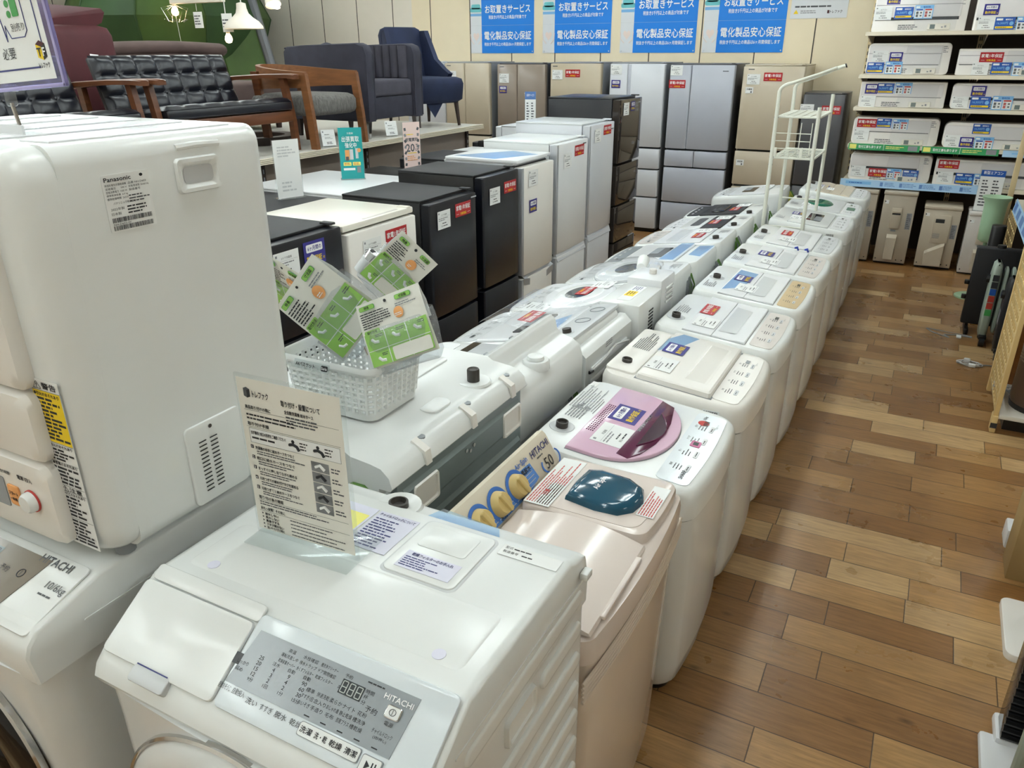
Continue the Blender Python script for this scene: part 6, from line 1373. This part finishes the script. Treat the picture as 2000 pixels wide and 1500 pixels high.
def ac(label, x0, z, w_, h_, style, cards, d=.22, tilt=.14):
    """stands on the shelf, leaning back a little; local x right, z up, front face -y"""
    t = thing('air_conditioner', label, 'air conditioner', (x0+w_/2, AY+.03, z-.0037), 0, 'air conditioners on the shelves'); Rm = Matrix(((1, 0, 0, 0), (0, 1, tilt, 0), (0, 0, 1, 0), (0, 0, 0, 1)))
    hw = w_/2
    b = MB(Rm @ frame((0, 0, 0), (1, 0, 0), (0, 0, 1)))  # x right, y up, z toward the viewer
    r = {'sq': .012, 'rd': .04, 'arch': .05}[style[0]]
    ol = rrect(-hw, hw, 0, h_, r, 5)
    if style[0] == 'arch': ol = [(x, y+(.03*(1-(x/hw)**2) if y > h_*.6 else 0)) for x, y in ol]
    b.loft([[(x, y, zz) for x, y in [(x*k, h_/2+(y-h_/2)*k) for x, y in ol]] for zz, k in ((-d, .97), (-d+.01, 1), (-.02, 1), (-.006, .993), (0, .97))], 'ac_white'); b.build('body', t, smooth=40)
    pz = h_*style[1]
    b = MB(Rm @ frame((0, 0, 0), (1, 0, 0), (0, 0, 1))); xr = hw*style[2]
    b.box(-hw+.012, xr, pz, h_-.02, -.004, .006, 'ac_panel', .003); b.build('front_panel', t)
    b = MB(Rm @ frame((0, 0, 0), (1, 0, 0), (0, 0, 1))); th = style[3]
    b.box(-hw+.02, xr-.01, pz-th, pz+.001, -.004, .0015, 'dark_gap' if th > .008 else 'ink_mid'); 
    if style[4]: b.box(-hw+.012, xr, pz+style[4], pz+style[4]+.003, 0, .0068, 'ink_mid')
    b.build('air_outlet', t)
    F = Rm @ frame((0, 0, 0), (1, 0, 0), (0, 0, 1)) @ T_((0, 0, .0075))
    b = MB(F @ T_((hw*.45, h_*.13, -.007))); b.slab(rrect(-.09, .09, -.025, .025, .006, 3), 0, .014, 'ac_remote', .003); b.rect(-.07, -.03, -.018, .018, 'lcd', .0146); b.box(.02, .035, -.01, .0, .014, .0152, 'ink_grey'); b.box(.045, .06, -.008, .008, .014, .0152, 'ink_grey'); b.build('remote_control', t)
    b = MB(F @ T_((-.02, h_*.12, -.006))); b.lines(-.14, .03, .025, -.02, 3, 'ink_mid', int(x0*100+z*50), z=.001); b.build('spec_print', t)
    b = MB(F @ T_((hw*.86, h_*.8, -.0065))); b.lines(-.02, .02, .03, -.03, 4, 'ink_grey', 5, z=.001); b.build('energy_print', t)
    for k, x, y, s_ in cards: st(t, k, F @ T_((-hw+x, y, .0006)), s_)
    b = MB(F); b.raw([(-hw*.1, .01, .002), (hw*.8, .012, .003), (hw*.82, h_*.9, .003), (-hw*.05, h_*.92, .002)], [(0, 1, 2, 3)], 'film'); b.build('plastic_wrap', t)
X1, X2 = -.715, .07
ac('white wall air conditioner on the top shelf, left column, with a black outlet strip', X1, SH[0], .76, .30, ('sq', .40, .86, .025, .10), [('navy', .15, .27, 1.0), ('tagac', .08, .155, 1.1), ('cost', .25, .155, 1.0), ('grid', .41, .16, 1.0)])
ac('white wall air conditioner on the top shelf, right column', X2+.03, SH[0], .80, .29, ('sq', .36, .99, .02, 0), [('navy', .12, .165, 1.05), ('tagac', .1, .06, 1.0), ('cost', .24, .055, 1.0), ('grid', .40, .05, 1.0)])
ac('white air conditioner with a two-line front panel, second shelf, left column', X1+.005, SH[1], .69, .27, ('rd', .33, .78, .005, .09), [('tagac', .11, .155, 1.05), ('navy', .245, .15, 1.0), ('cost', .085, .06, .95), ('grid', .24, .06, .95)])
ac('white air conditioner with a remote taped to its left side, second shelf, right column', X2-.03, SH[1], .80, .22, ('sq', .42, .99, .006, .07), [('red', .26, .15, 1.0), ('tagac', .19, .055, 1.0), ('cost', .35, .06, 1.0), ('grid', .51, .055, 1.0)])
ac('white air conditioner with a sticker row along its top, third shelf, left column', X1-.01, SH[2], .73, .225, ('sq', .42, .93, .004, 0), [('tagac', .085, .05, 1.0), ('navy', .10, .16, 1.0), ('cost', .22, .165, .95), ('grid', .37, .165, .95)])
ac('white air conditioner with a bracket mark on its panel, third shelf, right column', X2-.02, SH[2], .80, .22, ('rd', .46, .99, .02, 0), [('navy', .21, .155, 1.05), ('tagac', .08, .06, 1.0), ('cost', .24, .06, 1.05), ('grid', .41, .06, 1.05)])
ac('white round-cornered air conditioner with a red sticker, fourth shelf, left column', X1-.02, SH[3], .745, .245, ('rd', .48, .80, .006, 0), [('red', .12, .19, .95), ('cost', .27, .195, .85), ('grid', .41, .185, .9), ('tagac', .085, .085, 1.05)])
ac('white arched-top air conditioner with blue tape, fourth shelf, right column', X2-.02, SH[3], .80, .215, ('arch', .40, .99, .004, 0), [('cost', .30, .17, .95), ('tagac', .09, .06, 1.05), ('navy', .20, .055, 1.0), ('grid', .34, .05, 1.0)])
ac('white round-cornered air conditioner on the lowest shelf, left column', X1+.005, SH[4], .72, .255, ('rd', .52, .70, .02, 0), [('tagac', .09, .085, 1.0), ('red', .27, .08, .95), ('grid', .41, .075, .85), ('cost', .555, .075, .9)])
ac('white air conditioner with a black slotted outlet, lowest shelf, right column', X2-.03, SH[4], .80, .235, ('sq', .5, .86, .022, 0), [('red', .11, .19, .95), ('tagac', .1, .075, 1.0), ('cost', .26, .07, 1.0), ('grid', .41, .065, 1.0)])
# outdoor units, narrow service side towards the viewer
def outdoor(label, x0, w_, h_, d, body, y=8.30, kind=0):
    t = thing('outdoor_unit', label, 'outdoor unit', (x0+w_/2, y, 0), 0, 'outdoor units on the floor under the shelves')
    hw = w_/2
    b = MB(); b.box(-hw, hw, 0, d, .02, h_-.035, body, .006); b.build('case', t)
    b = MB(); b.box(-hw-.006, hw+.006, -.008, d, h_-.038, h_, body, .012, 3); b.build('top_plate', t)
    for y_ in (.04, d-.08):
        b = MB(); b.box(-hw+.005, hw-.005, y_, y_+.05, 0, .022, 'dark_gap'); b.build('foot', t)
    F = frame((0, -.0005, 0), (1, 0, 0), (0, 0, 1)); b = MB(F)
    if kind == 0:
        b.box(-.055, .035, h_*.50, h_*.78, 0, .014, 'ou_beige2', .006); b.box(-.045, .025, h_*.715, h_*.745, .012, .02, 'ou_beige2', .004); b.box(-.045, .028, h_*.69, h_*.712, .013, .0146, 'dark_gap'); b.build('valve_cover', t)
        b = MB(F); b.loft([[(-.06, .10, 0), (.03, .10, 0), (.03, h_*.42, 0), (-.06, h_*.42, 0)], [(-.055, .06, .055), (.025, .06, .055), (.028, h_*.38, .05), (-.055, h_*.38, .05)]], 'ou_beige2'); b.box(-.035, .01, h_*.46, h_*.485, 0, .004, 'gap_grey'); b.build('pipe_cover', t)
    else:
        b.box(-.06, .085, h_*.42, h_*.86, 0, .014, 'ou_beige2', .006); b.box(-.045, .03, h_*.74, h_*.80, .013, .0146, 'dark_gap')
        for i in range(4): b.box(-.05, .01, h_*.5+i*.012, h_*.5+.005+i*.012, .013, .0148, 'gap_grey')
        b.build('valve_cover', t)
        b = MB(F); b.loft([[(-.09, .05, .001), (.07, .05, .001), (.07, h_*.45, .001), (-.09, h_*.28, .001)], [(-.085, .04, .055), (.065, .04, .055), (.068, h_*.40, .05), (-.085, h_*.25, .05)]], 'ou_beige2'); b.build('pipe_cover', t)
    b = MB(F); b.box(hw-.06, hw-.015, h_*.5, h_*.72, 0, .001, 'ink_grey'); b.lines(hw-.055, hw-.02, h_*.71, h_*.51, 8, 'ink_mid', 4, z=.0014); b.build('rating_label', t); b = MB(F); b.box(-hw+.02, -hw+.05, h_*.83, h_*.88, 0, .001, 'paper'); b.build('number_label', t)
    b = MB(F)
    for x, z in ((-hw+.02, .05), (hw-.03, .05), (hw-.08, .05), (-hw+.02, h_*.86)): b.cyl((x, z, 0), (x, z, .003), .006, .006, 'dark_gap', 8)
    b.build('screw', t)
outdoor('beige outdoor unit farthest left, beside the cream-lid washing machine', -.665, .27, .70, .30, 'ou_beige')
outdoor('tall beige outdoor unit with a round pipe cover, between the leftmost and the low one', -.338, .285, .705, .32, 'ou_beige')
outdoor('low beige outdoor unit with a slanted pipe cover', .03, .31, .60, .32, 'ou_beige2', kind=1)
outdoor('pale outdoor unit carrying a white sign with a blue header', .40, .30, .585, .32, 'ou_white', y=8.2)
def d_ou(b, w_, h_): b.box(-w_/2, w_/2, 0, h_, -.0006, 0, 'paper'); b.box(-w_/2, w_/2, h_*.85, h_, 0, .0006, 'blue'); b.text('新型エアコン', 0, h_*.94, .03, 'white_ink', maxw=w_*.8, z=.001); [b.lines(w_*(x-.16), w_*(x+.16), h_*.78, h_*.1, 9, 'ink_mid', 4, z=.001) for x in (-.22, .22)]
card_sign('tall white sign with a blue header standing on the pale outdoor unit', (.515, 8.27, .5855), .19, .36, R(-4), d_ou)

# ------------------------------------------------------------------ laundry rack straddling a washer
def rack():
    t = thing('laundry_rack', 'cream wire laundry rack straddling a washing machine', 'rack', (0, 0, 0))
    x0, x1, y0, y1 = -.985, -.715, 5.69, 6.312
    for x, y, top in ((x0, y0, 1.70), (x1, y0, 1.60), (x0, y1, 1.70), (x1, y1, 1.655)):
        b = MB(); b.cyl((x, y, 0.0), (x, y, top), .013, .013, 'rack', 10)
        for z in (1.22, 1.27, 1.53): b.cyl((x-.015, y, z), (x+.015, y, z), .004, .004, 'gap_grey', 6)
        b.build('post', t)
    for i, y in enumerate((y0, y1)):
        n = 8; pts = [(x0, y, 1.69)]+[(x0+.1*(1-math.cos(R(75*k/n))), y, 1.69+.1*math.sin(R(75*k/n))*.6) for k in range(1, n+1)]+[(x0+.22, (y+6.0)/2, 1.80), (x0+.30, 6.01+(.02 if i else -.02), 1.835)]
        b = MB(); b.tube(pts, .0115, 'rack', 8); b.build('top_bar', t)
    b = MB(); b.cyl((x0+.29, 6.01, 1.83), (x0+.36, 6.01, 1.852), .012, .012, 'rack', 8); b.cyl((x0+.355, 6.01, 1.85), (x0+.362, 6.01, 1.853), .014, .014, 'black', 8); b.build('end_cap', t)
    for z in (1.53, 1.262):
        b = MB()
        for x in (x0, x1): b.cyl((x, y0, z), (x, y1, z), .008, .008, 'rack', 8)
        for y in (y0+.01, y1-.01): b.cyl((x0, y, z+.004), (x1, y, z+.004), .007, .007, 'rack', 8)
        for k in range(1, 9): b.cyl((x0, y0+(y1-y0)*k/9, z+.006), (x1, y0+(y1-y0)*k/9, z+.006), .003, .003, 'rack', 6)
        for k in range(1, 5): b.cyl((x0+(x1-x0)*k/5, y0, z+.01), (x0+(x1-x0)*k/5, y1, z+.01), .003, .003, 'rack', 6)
        b.build('wire_shelf', t)
    b = MB()
    for z in (1.33, 1.38, 1.43): b.cyl((x0, y0, z), (x1-.03, y0, z), .003, .003, 'rack', 6)
    for x in (x0+.17, x1-.03): b.cyl((x, y0, 1.30), (x, y0, 1.5), .003, .003, 'rack', 6)
    for x in (x0+.01, x0+.18): b.box(x, x+.02, y0-.006, y0+.006, 1.275, 1.335, 'rack', .003)
    b.build('side_rail', t)
    b = MB(); b.tube([(x0, y0, .80), (x1, y0, .80)], .006, 'rack', 6); b.tube([(x0, y1, .9), (x1, y1, .9)], .006, 'rack', 6); b.build('brace', t)
rack()

# ------------------------------------------------------------------ right side of the aisle
def aisle_gondola():
    t = thing('gondola_shelf', 'cream gondola with a lattice side panel and wooden back at the right edge', 'shelving', (.57, 4.60, 0))
    b = MB(); b.box(-.012, .012, -.01, .03, 0.0, 1.5, 'mesh_cream', .004); b.box(-.012, .012, .57, .61, 0.02, 1.5, 'mesh_cream', .004)
    for k in range(9): b.box(-.006, .006, .02+.062*k, .032+.062*k, .10, 1.5, 'mesh_cream')
    for k in range(24): b.box(-.006, .006, .02, .58, .10+.06*k, .118+.06*k, 'mesh_cream')
    b.box(-.014, .014, -.02, .06, 0.002, .10, 'mesh_cream', .004); b.box(-.016, .016, -.022, -.018, .03, .06, 'dark_gap'); b.build('lattice_panel', t)
    b = MB(); b.box(.012, .95, .50, .55, .1, 1.2, 'wood_panel'); b.build('back_panel', t)
    b = MB(); b.box(.014, .95, -.01, .55, .085, .11, 'shelf_white', .003); b.build('shelf', t); b = MB(); b.box(.05, .95, .06, .5, .0, .085, 'black'); b.build('kick_board', t)
    t2 = thing('gondola_shelf', 'long cream gondola behind the oil heaters with a blue card rail', 'shelving', (.66, 6.4, 0))
    b = MB(); b.box(.38, .6, -1.1, 1.05, .0, .1, 'shelf_cream'); b.box(.0, .6, -1.1, 1.05, .80, .835, 'shelf_cream', .004); b.build('shelf', t2); b = MB(); b.box(.55, .6, -1.1, 1.05, .1, 1.6, 'dark_back'); b.build('back_panel', t2)
    b = MB(); b.box(-.05, -.01, 1.2, 1.24, 0, 1.75, 'post_cream', .003); b.build('upright', t2)
    b = MB(frame((-.012, 0, .82), (0, -1, 0), (.15, 0, 1))); b.box(-.85, 1.1, -.05, .05, 0, .003, 'strip_blue'); [b.box(-.8+.3*k, -.62+.3*k, -.035, .035, .003, .004, 'blue_grey') for k in range(6)]; b.build('rail_card', t2)
    b = MB()
    for k in range(9): b.cyl((-.02, 1.0-.0, .2+.07*k), (-.02, .3, .2+.07*k), .003, .003, 'mesh_cream', 5)
    for k in range(8): b.cyl((-.02, .3+.1*k, .2), (-.02, .3+.1*k, .76), .003, .003, 'mesh_cream', 5)
    b.build('wire_panel', t2)
    t3 = thing('fan_heater', 'white heater with black vents on the shelf above the oil heaters', 'heater', (.80, 6.55, .8355))
    b = MB(); b.box(-.10, .14, -.16, .16, 0, .62, 'ac_white', .02, 3); b.build('body', t3)
    for z in (.06, .25):
        b = MB(); b.box(-.104, -.098, -.09, .1, z, z+.10, 'dark_gap', .004)
        for k in range(4): b.box(-.107, -.102, -.09, .1, z+.012+.022*k, z+.02+.022*k, 'ac_white')
        b.build('vent', t3)
aisle_gondola()
t = thing('cylinder_air_cleaner', 'brown cylindrical appliance on the gondola shelf with a white paper tag', 'appliance', (.80, 4.80, .1105))
b = MB(); b.lathe([(.165, 0), (.168, .03)], 'black', n=32); b.build('base', t); b = MB(); b.lathe([(.165, .03), (.168, .05), (.165, .44), (.155, .46), (.06, .465)], 'appliance_brown', n=32)
for k in range(5): b.ring([(.164, .27+.018*k), (.1675, .27+.018*k), (.1675, .278+.018*k), (.164, .278+.018*k)], (0, 0), 'taupe', 32)
b.build('body', t, smooth=50)
b = MB(frame((-.06, -.1585, .15), (.93, -.36, 0), (0, 0, 1))); b.box(-.02, .09, -.05, .05, 0, .001, 'paper'); b.lines(-.01, .08, .03, -.01, 2, 'ink_mid', 4, z=.002); b.build('price_tag', t)
b = MB(T_((.645, 4.95, .111))); 
for k in range(4): b.tube([(-.03+.05*math.cos(a*.5+k), .05*math.sin(a*.5+k*.4)*.8-.07*(k > 2), .006+.006*k+.012*(1+math.sin(a*.8))) for a in range(13)], .004, 'wire_grey' if k % 2 else 'wire_white', 6)
tag(b.build('power_cord'), 'bundled white and grey cord on the gondola shelf beside the brown appliance', 'power cord')
def oil_heater(label, x, y, h_, k, length, ctrl='black'):
    t = thing('oil_heater', label, 'oil heater', (x, y, 0), 0, 'oil heaters along the right of the aisle')
    b = MB(); ls = [[(xx, yy, z) for xx, yy in rrect(-.0+i, .062-i, -.075+i, .075-i, .02, 4)] for z, i in ((.05, .02), (.07, .004), (.2, 0), (h_-.1, 0), (h_-.02, .006), (h_, .02))]; b.loft(ls, k); b.build('control_box', t, smooth=50)
    n = int(length/.042)
    for i in range(n):
        b = MB(); xx = .078+i*.042; b.loft([[(xx+q, yy, z) for yy, z in rrect(-.07+s_, .07-s_, .09+s_, h_-.04-s_, .04, 4)] for q, s_ in ((0, .012), (.006, 0), (.018, 0), (.024, .012))], k); b.build('fin', t, smooth=50)
    for xx in (.03, .078+(n-1)*.042):
        b = MB(); b.box(xx-.02, xx+.03, -.1, .1, .045, .075, 'black', .006); 
        for yy in (-.1, .1): b.cyl((xx-.012, yy, .03), (xx+.022, yy, .03), .03, .03, 'black', 14)
        b.build('castor', t)
    b = MB(); b.cyl((-.02, -.0, h_*.78), (.0, 0, h_*.78), .028, .03, 'black', 16); b.build('thermostat_knob', t)
    b = MB(frame((-.0015, -.0, h_*.5), (0, -1, 0), (0, 0, 1)))
    if k == 'sage':
        b = MB(frame((.0, -.0765, h_*.5), (1, 0, 0), (0, 0, 1)))
        for q, c in enumerate(('green_dk', 'red_cover', 'red_cover', 'blue', 'ink', 'ink')): b.box(.012, .05, -.08+.05*q, -.036+.05*q, 0, .0012, c)
        b.build('function_sticker', t)
    else: b.box(-.03, .03, -.05, .05, 0, .001, 'ink_grey'); b.build('rating_label', t)
t = thing('panel_heater', 'broad black panel heater standing behind the sage oil heater', 'heater', (.41, 6.42, 0))
b = MB(); b.box(.0, .29, -.04, .04, .07, .645, 'black_matte', .012, 3); b.box(-.03, .0, -.02, .02, .36, .39, 'black', .004); b.box(-.03, .0, -.02, .02, .25, .28, 'black', .004); b.build('body', t)
for x in (.03, .24):
    b = MB(); b.box(x, x+.03, -.11, .11, .0, .05, 'black', .01); b.box(x+.005, x+.025, -.02, .02, .04, .08, 'black'); b.build('foot', t)
b = MB(); b.cyl((.15, -.0, .645), (.15, 0, .665), .03, .028, 'black', 14); b.build('thermostat_knob', t)
oil_heater('sage green oil heater with a strip of coloured icons', .515, 6.20, .60, 'sage', .26)
oil_heater('black oil heater beside the lattice panel', .60, 5.93, .56, 'black_matte', .2)
def mint_fan():
    t = thing('circulator_fan', 'mint green fan with a flared head and round base behind the black heater', 'fan', (.50, 7.42, 0))
    b = MB(); b.lathe([(.12, 0), (.12, .012), (.10, .022), (.03, .028)], 'mint', n=28); b.build('base', t, smooth=50); b = MB(); b.cyl((0.02, 0, .02), (.025, 0, .62), .018, .018, 'mint_dk', 12); b.build('pole', t)
    b = MB(); b.lathe([(.05, .48), (.075, .50), (.08, .63), (.082, .76), (.086, .81), (.105, .835), (.108, .85), (.098, .852), (.066, .82), (.02, .80)], 'mint', (.03, 0), 28); b.build('fan_head', t, smooth=60)
mint_fan()
t = thing('tower_fan', 'black tower fan with a silver grille between the mint fan and black heater', 'fan', (.56, 7.0, 0)); b = MB(); b.lathe([(.11, 0), (.11, .015), (.04, .03)], 'black', n=24); b.build('base', t); b = MB(); b.slab(rrect(-.05, .05, -.05, .05, .03, 5), .03, .70, 'black', .01); b.build('body', t); b = MB(); [b.box(-.053, -.05, -.02, .02, .25+.02*k, .26+.02*k, 'silver') for k in range(16)]; b.build('grille', t)
def cord(label, x, y, seed, n=3):
    rg = random.Random(seed); b = MB(T_((x, y, .0)))
    for k in range(n): b.tube([(.07*math.cos(a*.55+k)+.02*rg.uniform(-1, 1), .035*math.sin(a*.55+k)+.01*rg.uniform(-1, 1), .006+.005*k+.002*rg.random()) for a in range(14)], .004, 'wire_grey' if k % 2 else 'wire_white', 6)
    b.tube([(.05, 0, .006), (.12, .03, .006), (.2, .02, .006)], .004, 'wire_grey', 6); b.box(-.03, .01, .01, .045, .002, .035, 'wire_white', .008); b.box(.0, .04, -.05, -.02, .002, .022, 'paper', .003)
    tag(b.build('power_cord'), label, 'power cord')
cord('bundled grey cord with a white plug on the floor by the lattice panel', .47, 5.66, 4)
b = MB(T_((.30, 6.27, 0))); b.tube([(-.1, .07, .005), (-.06, .0, .005), (.0, -.05, .005), (.05, -.09, .008), (.02, -.02, .005), (.1, .0, .005), (.2, -.03, .01)], .004, 'wire_grey', 6); b.tube([(-.1, .08, .005), (.0, .05, .006), (.14, .03, .005), (.2, .0, .006)], .0035, 'wire_grey', 6); b.box(.1, .13, -.06, -.01, .002, .012, 'paper'); tag(b.build('power_cord'), 'loose grey cord with a white label on the floor by the sage heater', 'power cord')
b = MB(T_((.567, 3.14, 0))); b.box(.0, .42, .0, .16, .0, .42, 'cardboard', .003); tag(b.build('cardboard_box'), 'brown cardboard box standing on the floor at the right edge', 'box')
t = thing('panel_heater', 'white heater with an orange flame print behind the cardboard box', 'heater', (.60, 3.43, 0)); b = MB(); b.box(.0, .3, -.05, .05, .03, .5, 'ac_white', .01); b.build('body', t); b = MB(); b.box(-.03, .03, -.06, .06, .0, .09, 'white2', .01); b.build('foot', t)
b = MB(frame((.0, -.051, 0), (1, 0, 0), (0, 0, 1))); b.box(.02, .28, .08, .48, 0, .001, 'paper_lilac'); [b.box(.04+.04*k, .06+.04*k, .12, .3+.03*(k % 2), .001, .0015, 'orange') for k in range(5)]; b.build('flame_print', t)
t = thing('tower_fan', 'white slim fan on a thick white base plate at the right edge', 'fan', (.54, 2.80, 0)); b = MB(); b.slab(rrect(0, .28, -.18, .17, .03, 5), 0.0, .028, 'warm_white', .006); b.build('base', t); b = MB(); b.box(.07, .20, -.14, .08, .028, .72, 'warm_white', .012); b.build('body', t)
b = MB(frame((.0695, .0, .25), (0, -1, 0), (0, 0, 1))); b.lines(-.02, .04, .12, -.12, 12, 'ink_blue', 5); b.build('control_print', t)
t = thing('ceramic_heater', 'black corrugated heater panel on a white splayed foot', 'heater', (.50, 2.24, 0)); b = MB()
for k in range(16): b.cyl((.0, -.06+.0*k, .06+.028*k), (.25, -.06, .06+.028*k), .013, .013, 'black', 8)
b.box(.0, .25, -.055, .03, .04, .5, 'black_gloss', .006); b.build('grille', t); b = MB(); b.box(-.012, .26, -.07, .05, .012, .05, 'white2', .012); b.box(-.05, .06, -.20, -.03, .0, .03, 'white2', .012); b.build('foot', t)
t = thing('mesh_heater', 'sage framed black mesh heater in the bottom right corner', 'heater', (.485, 1.86, 0)); b = MB(); b.tube([(.04, 0, .02), (.0, 0, .1), (.0, 0, .45), (.06, 0, .52), (.3, 0, .52)], .016, 'sage', 10); b.build('frame', t); b = MB(); b.box(.01, .3, .0, .05, .04, .5, 'black_matte'); 
for k in range(12): b.cyl((.01, -.004, .06+.035*k), (.3, -.004, .06+.035*k), .003, .003, 'dark_gap', 5); b.cyl((.02+.025*k, -.004, .04), (.02+.025*k, -.004, .5), .003, .003, 'dark_gap', 5)
b.build('mesh', t); b = MB(frame((.10, -.009, .22), (1, 0, 0), (0, 0, 1))); b.box(-.03, .08, -.07, .05, 0, .001, 'paper'); b.lines(-.02, .07, .03, -.03, 3, 'ink_mid', 4, z=.002); b.build('price_tag', t)
b = MB(); b.box(.0, .3, .0, .05, .0, .04, 'black'); b.build('base', t)
